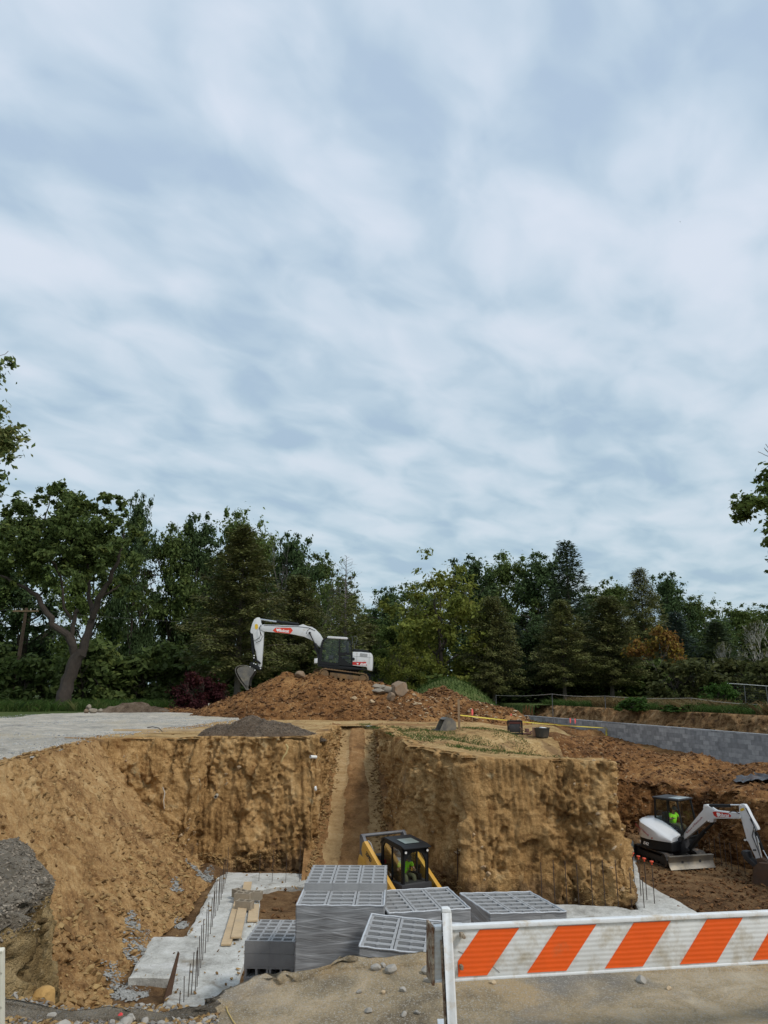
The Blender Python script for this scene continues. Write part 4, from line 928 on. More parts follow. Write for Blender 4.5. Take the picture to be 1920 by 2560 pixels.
q = np.c_[r0.uniform(7.2, 9.0, 900), r0.normal(27.6, .35, 900), r0.uniform(-3.5, -2.9, 900)]; lumps('soil_clods', q, .02, .11, M['clod_red'], 30, 'heap of clods behind the small excavator', 2)
for W_, F_, s_, n_ in ((wlV, wlF, 41, 1500), (wrV, wrF, 42, 1500)):
    lumps('embedded_stones', pick(W_, F_, 330, s_+50, lambda c, r: (c[:, 2] < -.2) & (fbm(c, .8, 2, 11) > .05)), .015, .10, M['stone_tan'], s_+60, 'stones stuck in the face of the %s wall' % ('back' if s_ == 41 else 'right'), 3.0, squash=.9, sink=.45)
    lumps('soil_clods', pick(W_, F_, n_, s_, lambda c, r: (c[:, 2] < -3.1) & (r.random(len(c)) < .5+.5*np.sign(fbm(c, 1.2, 2, 7)))), .012, .075, M['clod'], s_+3, 'crumbled clay at the foot of the %s wall' % ('back' if s_ == 41 else 'right'), 2.4)
lumps('soil_clods', pick(wqV, wqF, 2500, 43), .012, .11, M['clod_red'], 46, 'clods sticking out of the right bank', 2.6)

def rock(name, loc, size, seed, mat, label, group=None, cat='rock', flat=.7, sub=3):
    bm = bmesh.new(); bmesh.ops.create_icosphere(bm, subdivisions=sub, radius=1)
    V = np.array([v.co[:] for v in bm.verts]); r = np.random.default_rng(seed)
    for k in range(9):                         # cut flat faces
        d = r.normal(size=3); d /= np.linalg.norm(d); h = r.uniform(.55, .85); s = V @ d; V = V-np.outer(np.maximum(0, s-h), d)
    V += .05*np.c_[fbm(V+seed, 2, 3, seed), fbm(V+seed, 2, 3, seed+1), fbm(V+seed, 2, 3, seed+2)]; sz = np.array(size)*.5/np.abs(V).max(0); V *= sz
    for v, c in zip(bm.verts, V): v.co = c
    me = bpy.data.meshes.new(name); bm.to_mesh(me); bm.free(); me.materials.append(mat)
    o = bpy.data.objects.new(name, me); COL.objects.link(o); o.location = loc; o.rotation_euler = (0, 0, r.uniform(0, 6)); tag(o, label, cat, group); return o
M['boulder'] = simple('brown_grey_boulder', (.24, .17, .11), .9, var=.35, vscale=2.5, bump=.8, bscale=8, dirt=(.17, .09, .04), dirt_amt=.4)
M['boulder2'] = simple('grey_flat_rock', (.26, .22, .17), .9, var=.3, vscale=3, bump=.8, bscale=8)
M['clayball'] = simple('orange_clay_lump', (.50, .30, .10), .95, var=.3, vscale=6, bump=.8, bscale=22)
for i, (px, py, Y, w, h, mt, lb) in enumerate([
    (1000, 1716, 45.5, 1.5, 1.05, 'boulder', 'largest rounded brown boulder on top of the rock pile'), (975, 1722, 45, 1.05, .6, 'boulder2', 'grey slab rock leaning left of the large boulder'),
    (957, 1719, 45, .7, .55, 'boulder2', 'small grey rock at the back of the rock pile'), (942, 1714, 45.3, .75, .5, 'boulder2', 'pale rock second from the left of the rock pile'),
    (948, 1727, 44.6, 1.2, .45, 'boulder2', 'flat pale slab at the front left of the rock pile'), (978, 1740, 44, .6, .7, 'boulder', 'upright brown stone below the rock pile'),
    (750, 1684, 44.5, .75, .6, 'boulder', 'orange brown boulder in front of the big excavator tracks'), (885, 1745, 41.6, .42, .3, 'stone_tan', 'tan stone on the right slope of the mound'),
    (930, 1752, 42, .4, .3, 'stone_tan', 'tan stone low on the right slope of the mound')]):
    v = hit(px, py+h*20, [mo, mo2, ground], Y); v.z += h*.28; v.y += w*.2; rock('rock', v, (w*.88, w*.7, h*.85), i+3, M[mt], lb, 'rocks on the dirt mound')
for i, (px, py, Y, w, h, lb) in enumerate([(222, 1769, 47, .42, .4, 'upright pointed stone beside the gravel road'), (232, 1777, 46.6, .6, .3, 'white flat stone in front of the pointed stone'), (216, 1778, 46.8, .4, .3, 'brown stone left of the pointed stone'), (250, 1776, 46.6, .42, .25, 'tan rounded stone right of the pointed stone')]):
    v = PY(px, py, Y); rock('rock', v, (w, w*.7, h), i+33, M['boulder' if i == 2 else 'boulder2'], lb, 'stones at the roadside')
v = PY(330, 1778, 48); dh, dV, dF = mound('debris_heap', v.x, 48.4, 3, 1.1, [(v.x, 48.4, .62, 2.2, .8, 1.4), (v.x+1.2, 48.3, .4, 1.4, .6, 1.4), (v.x-1.3, 48.3, .35, 1.2, .6, 1.3)], M['mulch'], .07, 65, .6)
tag(dh, 'low brown heap of bark and debris beyond the gravel road', 'debris heap', kind='stuff')
# stones in the foreground
FGS = [(1072, 2468, .05, 'stone', 'round dark pebble, nearest the barricade post'), (940, 2436, .055, 'stone', 'grey stone at the pit edge under the tilted block bundle'), (978, 2441, .075, 'stone', 'largest grey stone at the pit edge'), (959, 2430, .04, 'stone', 'small brown stone left of the largest stone at the edge'),
       (1068, 2450, .07, 'stone', 'flat dark stone at the foot of the barricade end'), (1008, 2484, .035, 'stone', 'upright little stone in the middle of the grit'), (958, 2486, .03, 'stone_tan', 'tan pebble in the middle of the grit'), (1010, 2534, .035, 'stone', 'pair of dark pebbles near the bottom, right one'), (922, 2522, .04, 'stone', 'pair of dark pebbles near the bottom, left one'),
       (1232, 2466, .035, 'stone_tan', 'white chip under the barricade board'), (1603, 2452, .06, 'stone', 'brown clod under the middle of the barricade board'), (1672, 2471, .035, 'stone_tan', 'pale flat chip right of the brown clod'), (898, 2482, .03, 'stone', 'white speck stone in the grit, left'), (1042, 2531, .03, 'stone', 'small dark lump left of the barricade post')]
for i, (px, py, w, mt, lb) in enumerate(FGS):
    v = PZ(px, py, 0); v.z = gz(v.x, v.y)+w*.25; rock('stone', v, (w*1.3, w, w*.85), i+60, M[mt], lb, 'loose stones in the foreground', 'stone', sub=2)
RUB = [(330, 2524, .10, 'stone', 'grey angular stone in the middle of the rubble'), (345, 2512, .09, 'stone_tan', 'tan stone on top of the rubble'), (318, 2538, .12, 'stone', 'dark stone low in the rubble'), (362, 2530, .08, 'stone', 'small grey stone right side of the rubble'), (385, 2518, .07, 'stone_tan', 'brownish stone right end of the rubble'),
       (300, 2545, .08, 'stone', 'pale stone left side of the rubble'), (280, 2530, .07, 'stone', 'whitish chip left of the rubble'), (160, 2543, .12, 'stone', 'flat grey stone by the white plastic panel'), (130, 2522, .10, 'stone', 'whitish angular stone under the clay lump'), (240, 2510, .09, 'stone_tan', 'round brown lump above the rubble'),
       (350, 2548, .10, 'stone', 'bottommost grey stone of the rubble'), (405, 2535, .07, 'stone', 'small slate stone at the right of the rubble'), (500, 2548, .10, 'stone_tan', 'big tan clod below the yellow cord')]
for i, (px, py, w, mt, lb) in enumerate(RUB):
    v = PZ(px, py, 0); v.z = gz(v.x, v.y)+w*.15; rock('stone', v, (w*.75, w*.58, w*.5), i+90, M[mt], lb, 'rubble stones at the lower left', 'stone', sub=2)
q = scatter([(-2.4, 4.2), (-.75, 4.3), (-1.0, 5.05), (-1.4, 5.1), (-2.4, 4.95)], 3800, 31); q[:, 2] += .02; lumps('rubble', q, .005, .026, M['stone'], 32, 'loose rubble along the near pit edge at the lower left', 2.6)
q = scatter([(-2.4, 4.2), (-.75, 4.3), (-1.0, 5.05), (-1.4, 5.1), (-2.4, 4.95)], 3000, 37); q[:, 2] += .02; lumps('rubble', q, .005, .028, M['clod'], 38, 'brown crumbs between the rubble at the lower left', 2.4)
q = scatter([(-1.0, 4.5), (3.2, 4.5), (3.2, 5.5), (-.8, 5.4)], 34000, 34); lumps('grit', q, .0015, .009, M['stone'], 35, 'fine grit on the foreground', 2.6)
v = PY(110, 2472, 5.7); rock('clay_lump', (v.x, 5.72, v.z-.07), (.17, .15, .16), 5, M['clayball'], 'orange clay lump at the foot of the near left bank', cat='clay lump')

# ================================================================ CONCRETE FOOTINGS
def slab(name, poly, z0, z1, label, seed=0, res=.09, jag=.04, mat=None):
    poly = np.array(poly); lo = poly.min(0)-.1; hi = poly.max(0)+.1
    out = []
    for i in range(len(poly)):                       # ragged cast edge
        a = poly[i]; b = poly[(i+1) % len(poly)]; n = max(2, int(np.linalg.norm(b-a)/.12))
        for k in range(n):
            p = a+(b-a)*k/n; j = jag*vnoise(np.array([[p[0]*3, p[1]*3, seed]]), seed)[0] if k else 0; out.append(p+j)
    poly = np.array(out); X, Y = np.meshgrid(np.arange(lo[0], hi[0], res), np.arange(lo[1], hi[1], res)); P = np.c_[X.ravel(), Y.ravel()]
    ins = inside(P, poly); Q, d = nearest_on(P, poly); sn = (~ins) & (d < res*1.45); keep = ins | sn; P2 = P.copy(); P2[sn] = Q[sn]
    P3 = np.c_[P2, P2[:, 0]*0]; z = z1+.014*fbm(P3, 1.3, 3, seed)+.010*fbm(P3, 6, 3, seed+2)-.03*np.exp(-np.where(ins, d, 0)/.03)
    nx, ny = X.shape[1], X.shape[0]; idx = np.arange(nx*ny).reshape(ny, nx); F = np.stack([idx[:-1, :-1], idx[:-1, 1:], idx[1:, 1:], idx[1:, :-1]], -1).reshape(-1, 4); F = F[keep[F].all(1) & ins[F].any(1)]
    # skirt
    ed = {}
    for f in F:
        for k in range(4):
            e = (f[k], f[(k+1) % 4])
            if (e[1], e[0]) in ed: del ed[(e[1], e[0])]
            else: ed[e] = 1
    V = np.c_[P2, z]; low = V.copy(); low[:, 2] = z0; V = np.r_[V, low]; n = len(P2); S = np.array([(a, a+n, b+n, b) for a, b in ed])
    o = np_mesh(name, V, np.r_[F, S], mat or M['conc'], smooth=False); tag(o, label, 'concrete footing'); return o
q = lambda px, py: pz2(px, py, ZS)
slab('concrete_footing', [q(549, 2179), q(467, 2339), q(378, 2339), q(321, 2442), q(434, 2442), q(400, 2530), q(560, 2570), q(612, 2400), q(640, 2330), q(652, 2225), q(700, 2214), q(830, 2218), q(905, 2222), q(930, 2190), q(905, 2170), q(760, 2183)], -4.0, ZS, 'pale L shaped concrete footing on the left with rows of rebar', 1)
slab('concrete_footing', [(-1.4, 20.4), (.2, 20.9), (1.9, 20.5), q(1300, 2262), q(1540, 2268), (6.15, 19.9), (6.35, 21.4), (6.75, 25.8), (7.3, 27.3), (8.15, 26.6), q(1600, 2200), q(1640, 2225), q(1765, 2295), q(1560, 2297), q(1425, 2304), q(1225, 2296), q(1120, 2245), q(960, 2240)], -4.0, ZS+.045, 'grey concrete footing along the foot of the right wall', 5)
slab('concrete_footing', [q(1700, 2112), q(1745, 2120), q(1830, 2142), q(1925, 2178), q(2010, 2215), q(1990, 2222), q(1905, 2196), q(1810, 2158), q(1735, 2134)], -4.0, ZS+.03, 'thin footing strip with rebar behind the small excavator', 9, jag=.05, mat=M['ramp'])
# spilled concrete splashes
M['splash'] = simple('spilled_concrete', (.30, .30, .28), .95, var=.35, vscale=9, bump=1, bscale=30)
def splash(px, py, z, w, d, seed, label, tilt=0.0):
    v = hit(px, py, [sl_, bpy.data.objects['pit_floor'], wl], 18); rr = np.random.default_rng(seed); n = int(260*w*d+90); a = rr.uniform(0, 6.28, n); q = rr.random(n)**.7
    x = v.x+np.cos(a)*q*w/2; y = v.y+np.sin(a)*q*d/2; P = []
    for xx, yy in zip(x, y):
        r_ = _bvh[sl_.name].ray_cast(Vector((xx, yy, 3)), Vector((0, 0, -1))); r2 = _bvh['pit_floor'].ray_cast(Vector((xx, yy, 3)), Vector((0, 0, -1))); zz_ = max([k[0].z for k in (r_, r2) if k[0] is not None] or [v.z]); P.append((xx, yy, zz_+.01))
    o = lumps('concrete_spill', P, .015, .065, M['splash'], seed, None, 1.6, squash=.5, kind=None); tag(o, label, 'spilled concrete', 'concrete spills', 'stuff')
splash(311, 2478, -3.5, .95, .9, 1, 'roundish grey concrete spill at the near corner of the left footing')
splash(350, 2360, -3.3, .55, 1.6, 2, 'long crumbly concrete spill beside the step of the left footing', .3)
splash(288, 2455, -3.42, .4, .9, 6, 'narrow concrete spill left of the footing edge', .3)
splash(455, 2310, -3.2, .32, .6, 3, 'small white concrete spill at the inner corner of the footing')
splash(495, 2178, -3.2, .75, .4, 4, 'concrete spill at the far left corner of the pit', .2)
splash(443, 2212, -2.95, .28, .9, 5, 'thin concrete streak on the left slope', .6)
splash(334, 2303, -2.95, .3, .75, 7, 'concrete streak on the slope above the footing step', .6)
splash(520, 2190, -3.35, .3, 1.0, 8, 'concrete rim along the far left end of the footing', .1)
splash(1100, 2215, -3.5, 1.5, .8, 9, 'grey spill of concrete beside the loader bucket arm')

rs_ = np.random.default_rng(303); P_ = np.c_[rs_.uniform(-5, -1.6, 2600), rs_.uniform(14.6, 24, 2600)]; Sl = np.array([q(549, 2179), q(467, 2339), q(378, 2339), q(321, 2442), q(434, 2442), q(400, 2530), q(560, 2570), q(612, 2400), q(640, 2330), q(652, 2225), q(905, 2222), q(905, 2170), q(760, 2183)])
P_ = P_[inside(P_, Sl)]; _, dd_ = nearest_on(P_, Sl); P_ = P_[rs_.random(len(P_)) < .06+np.exp(-dd_/.12)]; lumps('soil_clods', np.c_[P_, np.full(len(P_), ZS+.01)], .008, .05, M['clod'], 304, 'crumbs of clay fallen on the left footing', 3)
# ================================================================ REBAR
M['rebar'] = simple('dark_rebar_steel', (.075, .055, .045), .7, metal=.3, var=.35, vscale=9)
M['cap'] = simple('orange_red_plastic_cap', (.75, .09, .03), .45)
def rebar(px, pyb, z, h, label, cap=False, lean=(0, 0), grp='rebar dowels in the left footing', r=.0085):
    v = PZ(px, pyb, z); e = empty('rebar', (v.x, v.y, v.z-.1)); mb = MB(); mb.tube([(0, 0, 0), (lean[0]*.5, lean[1]*.5, h*.5+.1), (lean[0], lean[1], h+.1)], r, 6); mb.build('rod', M['rebar'], e, smooth=True)
    if cap:
        c = MB(); c.tube([(lean[0], lean[1], h+.05), (lean[0], lean[1], h+.11), (lean[0], lean[1], h+.112), (lean[0], lean[1], h+.135)], [.018, .022, .05, .045], 10); c.build('safety_cap', M['cap'], e)
    tag(e, label, 'rebar', grp); return e
ordn = ['first', 'second', 'third', 'fourth', 'fifth', 'sixth', 'seventh', 'eighth', 'ninth', 'tenth', 'eleventh', 'twelfth', 'thirteenth', 'fourteenth', 'fifteenth', 'sixteenth', 'seventeenth', 'eighteenth', 'nineteenth', 'twentieth', 'twenty first', 'twenty second', 'twenty third', 'twenty fourth']
LB = [(449, 2510, 28), (460, 2505, 55), (470, 2493, 72), (478, 2486, 92), (488, 2478, 88), (493, 2466, 85), (497, 2440, 88), (502, 2420, 94), (507, 2400, 90), (513, 2382, 96), (520, 2354, 88), (526, 2336, 82), (530, 2318, 80), (535, 2296, 80), (539, 2290, 82), (544, 2276, 76), (549, 2262, 75), (553, 2250, 68), (556, 2235, 66), (560, 2222, 62), (563, 2208, 62), (566, 2196, 60), (568, 2185, 62)]
for i, (x, yb, hp) in enumerate(LB):
    v = PZ(x, yb, ZS); h = hp*(v.y)/2030; rebar(x, yb, ZS, h, 'upright rebar, %s from the near end of the long left row' % ordn[i], lean=(random.uniform(-.025, .025), random.uniform(-.02, .02)))
for i, (x, yb) in enumerate([(647, 2202), (680, 2206), (714, 2206), (748, 2204)]):
    v = PZ(x, yb, ZS); rebar(x, yb, ZS, [62, 75, 66, 82][i]*v.y/2030, 'rebar against the back wall, %s from the left' % ordn[i], lean=(.02, 0), grp='rebar in front of the back wall', r=.007)
for i, (x, yt, yb) in enumerate([(1145, 2130, 2240), (1183, 2160, 2232), (1220, 2160, 2240), (1284, 2180, 2250), (1320, 2170, 2255), (1355, 2165, 2258), (1388, 2160, 2262), (1418, 2162, 2262), (1448, 2170, 2265), (1482, 2165, 2268), (1514, 2160, 2268), (1547, 2160, 2270)]):
    v = PZ(x, yb, ZS); rebar(x, yb, ZS, (yb-yt)*v.y/2030, 'thin rebar standing before the right wall, %s from the left' % ordn[i], lean=(random.uniform(-.02, .02), 0), grp='rebar before the right wall', r=.0105)
for i, (x, yt, yb) in enumerate([(1547, 2125, 2215), (1562, 2131, 2218), (1575, 2135, 2228), (1588, 2144, 2238), (1603, 2152, 2245), (1618, 2158, 2256), (1637, 2166, 2264)]):
    v = PZ(x, yb, ZS); rebar(x, yb, ZS, (yb-yt)*v.y/2030, 'rebar with orange safety cap, %s from the rear' % ordn[i], True, grp='capped rebar beside the small excavator', r=.0105)
for i, (x, yt, yb) in enumerate([(1580, 2190, 2268), (1611, 2200, 2275)]):
    v = PZ(x, yb, ZS); rebar(x, yb, ZS, (yb-yt)*v.y/2030, 'uncapped rebar in front of the capped row, %s from the left' % ordn[i], grp='rebar before the capped row', r=.0105)
for i, (x, yt, yb) in enumerate([(1747, 2100, 2142), (1777, 2105, 2148), (1790, 2108, 2153), (1804, 2100, 2160), (1816, 2115, 2166), (1830, 2120, 2172), (1847, 2120, 2176), (1863, 2125, 2182), (1884, 2130, 2190)]):
    v = PZ(x, yb, ZS+.05); rebar(x, yb, ZS+.05, (yb-yt)*v.y/2030+.1, 'rebar along the right bank, %s from the left' % ordn[i], grp='rebar along the right bank', r=.010)

# ================================================================ CMU BLOCKS
def cmu_mat(name, col, rough=.95):
    return simple(name, col, rough, var=.16, vscale=5, bump=.9, bscale=140, spec=.15)
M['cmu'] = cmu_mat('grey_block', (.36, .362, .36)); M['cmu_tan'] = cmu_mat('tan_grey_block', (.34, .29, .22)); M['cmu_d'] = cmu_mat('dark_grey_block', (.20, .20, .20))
BL, BW, BH = .394, .194, .190
def block_mesh(name, mat, kind='two'):
    mb = MB(); t = .034
    mb.box((0, BW/2-t/2, 0), (BL, t, BH)); mb.box((0, -BW/2+t/2, 0), (BL, t, BH))
    webs = (-BL/2+t/2, 0, BL/2-t/2) if kind == 'two' else (-BL/2+t/2, BL/2-t/2)
    for x in webs: mb.box((x, 0, 0), (t, BW-2*t-.0001, BH))
    if kind == 'slot':
        mb.box((0, 0, -BH/2+.018), (BL-2*t-.0002, BW-2*t-.0002, .03)); 
        for s in (-1, 1): mb.box((0, s*(BW/2-t-.009), .0), (.03, .018, BH-.004))
    if kind == 'two':
        for x in (-1, 1):
            for s in (-1, 1): mb.box((x*(BL/2+.006), s*(BW/2-.022), 0), (.012, .040, BH-.002))
    o = mb.build(name, mat); me = o.data; bpy.data.objects.remove(o); return me
me_two = block_mesh('block', M['cmu']); me_tan = block_mesh('block', M['cmu_tan']); me_slot = block_mesh('block', M['cmu'], 'slot')
me_slot_sk = me_slot.copy(); [setattr(v_.co, 'x', v_.co.x-.20*v_.co.y) for v_ in me_slot_sk.vertices]
def put(me, name, loc, rot, label=None, cat=None, group=None, parent=None):
    o = bpy.data.objects.new(name, me); COL.objects.link(o); o.location = loc; o.rotation_euler = rot
    if parent: o.parent = parent
    tag(o, label, cat, group); return o
colw = ['left', 'middle', 'right']
def bare_stack(ox, oy, rz, ztop, courses, label, group, pattern=lambda c: 'up', cols=3, rows=6):
    """blocks are things of their own; only the outer shell of the cube is built below the top course"""
    m = Matrix.Translation((ox, oy, 0)) @ Matrix.Rotation(rz, 4, 'Z')
    for c in range(courses):
        z = ztop-BH/2-c*(BH+.004); pt = pattern(c)
        for j in range(rows):
            for i in range(cols):
                if c and 0 < i < cols-1 and 0 < j < rows-1: continue
                off = .13 if pt == 'off' else 0
                p = m @ Vector(((i+.5)*(BL+.014)+off*0+random.uniform(-.003, .003), (j+.5)*(BW+.006), z)); rot = (0, 0, rz+random.uniform(-.01, .01))
                if pt == 'off': p = m @ Vector(((i+.5)*(BL+.014)+.0, (j+.5)*(BW+.006), z))
                if pt == 'side': rot = (math.pi/2, 0, rz)
                put(me_two, 'concrete_block', p, rot, '%s, %s course down, %s row back, %s' % (label, ordn[c], ordn[j], colw[i]), 'concrete block', group)
# front left bare stack
v = PZ(613, 2352, -2.34); bare_stack(v.x, v.y, R(-3), -2.34, 6, 'bare block of front left stack', 'blocks of the front left stack', lambda c: 'side' if c in (2, 4) else 'up')
# rear bare stack on a wrapped cube
v = PZ(762, 2208, -1.1); bare_stack(v.x, v.y, R(-1), -1.1, 6, 'bare block of the rear stack', 'blocks of the rear stack')
# loose blocks on the planks
def loose(px, py, z, rz, label, tilt=0):
    v = PZ(px, py, z); put(me_tan, 'concrete_block', (v.x, v.y, v.z-BH/2), (tilt, 0, rz), label, 'concrete block', 'loose blocks on the planks')
zb = ZS+.04+BH+.01
loose(612, 2251, zb, R(-18), 'tan block in front, resting across the planks'); loose(608, 2232, zb, R(-12), 'tan block in the middle of the four loose blocks', 0); loose(600, 2224, zb, R(-40), 'tan block at the back left of the loose blocks'); loose(635, 2228, zb, R(-3), 'tan block at the right of the loose blocks')
M['plank'] = simple('pale_lumber', (.52, .39, .235), .8, var=.25, vscale=4, bump=.3, bscale=30, dirt=(.33, .26, .18), dirt_amt=.35, dscale=2)
def plank(p0, p1, w, z, label, t=.04, name='plank'):
    a = PZ(*p0, z); b = PZ(*p1, z); d = b-a; mb = MB(); mb.box((0, 0, 0), (d.length, w, t)); o = mb.build(name, M['plank'], bevel=.004, seg=1); o.location = (a+b)/2; o.rotation_euler = (0, 0, math.atan2(d.y, d.x)); tag(o, label, 'plank', 'planks on the left footing'); return o
plank((565, 2362), (606, 2222), .215, ZS+.035, 'longest pale plank, at the left of the three'); plank((590, 2344), (620, 2206), .215, ZS+.077, 'pale plank lying over the others in the middle'); plank((631, 2303), (636, 2262), .235, ZS+.035, 'short pale plank at the right of the three')

# ---- shrink wrapped cubes of block
def film_mat():
    m = bpy.data.materials.new('stretch_film'); m.use_nodes = True; t = m.node_tree; b = t.nodes['Principled BSDF']; co = N(t, 'ShaderNodeTexCoord')
    def nz(sc, scale, rot=(0, 0, 0), det=4, ds=0):
        m0 = N(t, 'ShaderNodeMapping'); m0.inputs['Rotation'].default_value = rot; mp = N(t, 'ShaderNodeMapping'); mp.inputs['Scale'].default_value = sc; t.links.new(co.outputs['Object'], m0.inputs[0]); t.links.new(m0.outputs[0], mp.inputs[0])
        n = N(t, 'ShaderNodeTexNoise'); n.inputs['Scale'].default_value = scale; n.inputs['Detail'].default_value = det; n.inputs['Distortion'].default_value = ds; t.links.new(mp.outputs[0], n.inputs['Vector']); return n.outputs[0]
    a = nz((.35, .35, 7), 2.6, (.10, .11, .0), 5, .3); c = nz((.3, .3, 8), 3.0, (-.12, -.16, 0), 5, .5); f = nz((.5, .5, 12), 4, (.0, .04, .0), 4, .3); d = nz((1, 1, 1), 2.0)
    v = math_(t, 'ADD', math_(t, 'MULTIPLY', math_(t, 'MAXIMUM', a, c), .75), math_(t, 'MULTIPLY', f, .25)); r = N(t, 'ShaderNodeValToRGB'); t.links.new(v, r.inputs[0]); e = r.color_ramp.elements
    e[0].position = .48; e[0].color = (.24, .245, .25, 1); e[1].position = .74; e[1].color = (.66, .68, .70, 1); q = e.new(.58); q.color = (.31, .315, .32, 1)
    x = N(t, 'ShaderNodeMix', data_type='RGBA', blend_type='MULTIPLY'); x.inputs[0].default_value = .6; t.links.new(r.outputs[0], x.inputs[6])
    mr = N(t, 'ShaderNodeMapRange'); mr.inputs[1].default_value = .3; mr.inputs[2].default_value = .7; mr.inputs[3].default_value = .6; mr.inputs[4].default_value = 1.4; t.links.new(d, mr.inputs[0]); t.links.new(mr.outputs[0], x.inputs[7]); t.links.new(x.outputs[2], b.inputs['Base Color'])
    b.inputs['Roughness'].default_value = .32; b.inputs['Specular IOR Level'].default_value = .6
    bp = N(t, 'ShaderNodeBump'); bp.inputs['Strength'].default_value = .9; bp.inputs['Distance'].default_value = .02; t.links.new(v, bp.inputs['Height']); t.links.new(bp.outputs[0], b.inputs['Normal']); return m
M['film'] = film_mat()
M['film_lip'] = simple('bunched_film', (.50, .52, .54), .3, var=.2, vscale=20, bump=.5, bscale=60, spec=.7)
def wrapped(origin, rz, ztop, zbot, label, rx=0, ry=0, seed=1, flare=.0, top=True, shear=0.0):
    """origin = front left top corner (x, y)"""
    W = 3*(BL+.012); D = 6*(BW+.008); H = ztop-zbot; e = empty('wrapped_block_bundle', (0, 0, 0), rot=(rx, ry, rz)); e.location = Vector((origin[0], origin[1], ztop))-e.rotation_euler.to_matrix() @ Vector((0, 0, H)); n = 60; per = []
    for k in range(4*n):
        s = k//n; f = (k % n)/n; per.append([(f*W, 0), (W, f*D), (W-f*W, D), (0, D-f*D)][s])
    per = np.array(per); cx = np.array([W/2, D/2]); nr = int(H/.02); V = []
    for j in range(nr+1):
        t = j/nr; P = per.copy(); k = 1+flare*(1-t)**2.2; P = cx+(P-cx)*k; z = np.full(len(P), H*t); P3 = np.c_[P, z]; o_ = .010*fbm(P3*np.array([.5, .5, 12])+seed, 1.6, 3, seed)+.012*fbm(P3+seed, 2.2, 2, seed+3)
        dn = (P-cx)/np.linalg.norm(P-cx, axis=1)[:, None]; P = P+dn*(.012+o_)[:, None]; P[:, 0] += shear*P[:, 1]; V.append(np.c_[P, z])
    V = np.concatenate(V); m = 4*n; idx = np.arange(m*(nr+1)).reshape(nr+1, m); nx_ = np.roll(idx, -1, axis=1); F = np.stack([idx[:-1], nx_[:-1], nx_[1:], idx[1:]], -1).reshape(-1, 4)
    np_mesh('film', V, F, M['film'], e)
    if top:
        lp = MB(); c = [(-.004, -.004), (W+.004, -.004), (W+.004+shear*D, D+.004), (-.004+shear*D, D+.004)]
        for k in range(4):
            a = c[k]; b = c[(k+1) % 4]; lp.tube([(a[0]+(b[0]-a[0])*q/12, a[1]+(b[1]-a[1])*q/12, H+.004+.004*math.sin(q*2.1+k)) for q in range(13)], .014, 6)
        lp.build('film_lip', M['film_lip'], e, smooth=True)
        for j in range(6):
            for i in range(3):
                put(me_slot if not shear else me_slot_sk, 'block', ((i+.5)*(BL+.012)+shear*(j+.5)*(BW+.003), (j+.5)*(BW+.003)+.012*(j//2)-.006, H-BH/2-.002), (0, 0, random.uniform(-.006, .006)), parent=e)
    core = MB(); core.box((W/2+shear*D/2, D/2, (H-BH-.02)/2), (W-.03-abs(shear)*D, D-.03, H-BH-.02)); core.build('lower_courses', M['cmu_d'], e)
    tag(e, label, 'block bundle', 'shrink wrapped bundles of concrete block'); return e
fz = -3.6
def corner(px, py, z): v = PZ(px, py, z); return (v.x, v.y)
wrapped(corner(742, 2264, -1.2), R(-1), -1.2, fz, 'tallest grey shrink wrapped bundle of concrete blocks, front centre', seed=1, flare=.07)
a = PZ(972, 2284, -1.4); b = PZ(1180, 2272, -1.4); wrapped((a.x, a.y), math.atan2(b.y-a.y, b.x-a.x), -1.4, fz, 'wrapped block bundle behind the top of the barricade post', seed=4)
a = PZ(1225, 2285, -1.68); b = PZ(1417, 2285, -1.68); wrapped((a.x, a.y), R(5), -1.68, fz, 'wrapped block bundle farthest right, above the barricade board', seed=7, shear=-.20)
a = PZ(899, 2367, -1.3); wrapped((a.x, a.y), R(-6), -1.3, fz-.1, 'tilted wrapped block bundle at the pit edge left of the barricade', rx=0.03, ry=.07, seed=9)
v = PZ(762, 2208, -1.1); wrapped((v.x-.02, v.y-.02), R(-1), -1.1-6*(BH+.004)-.012, fz, 'wrapped bundle underneath the rear bare stack', seed=11, top=False)

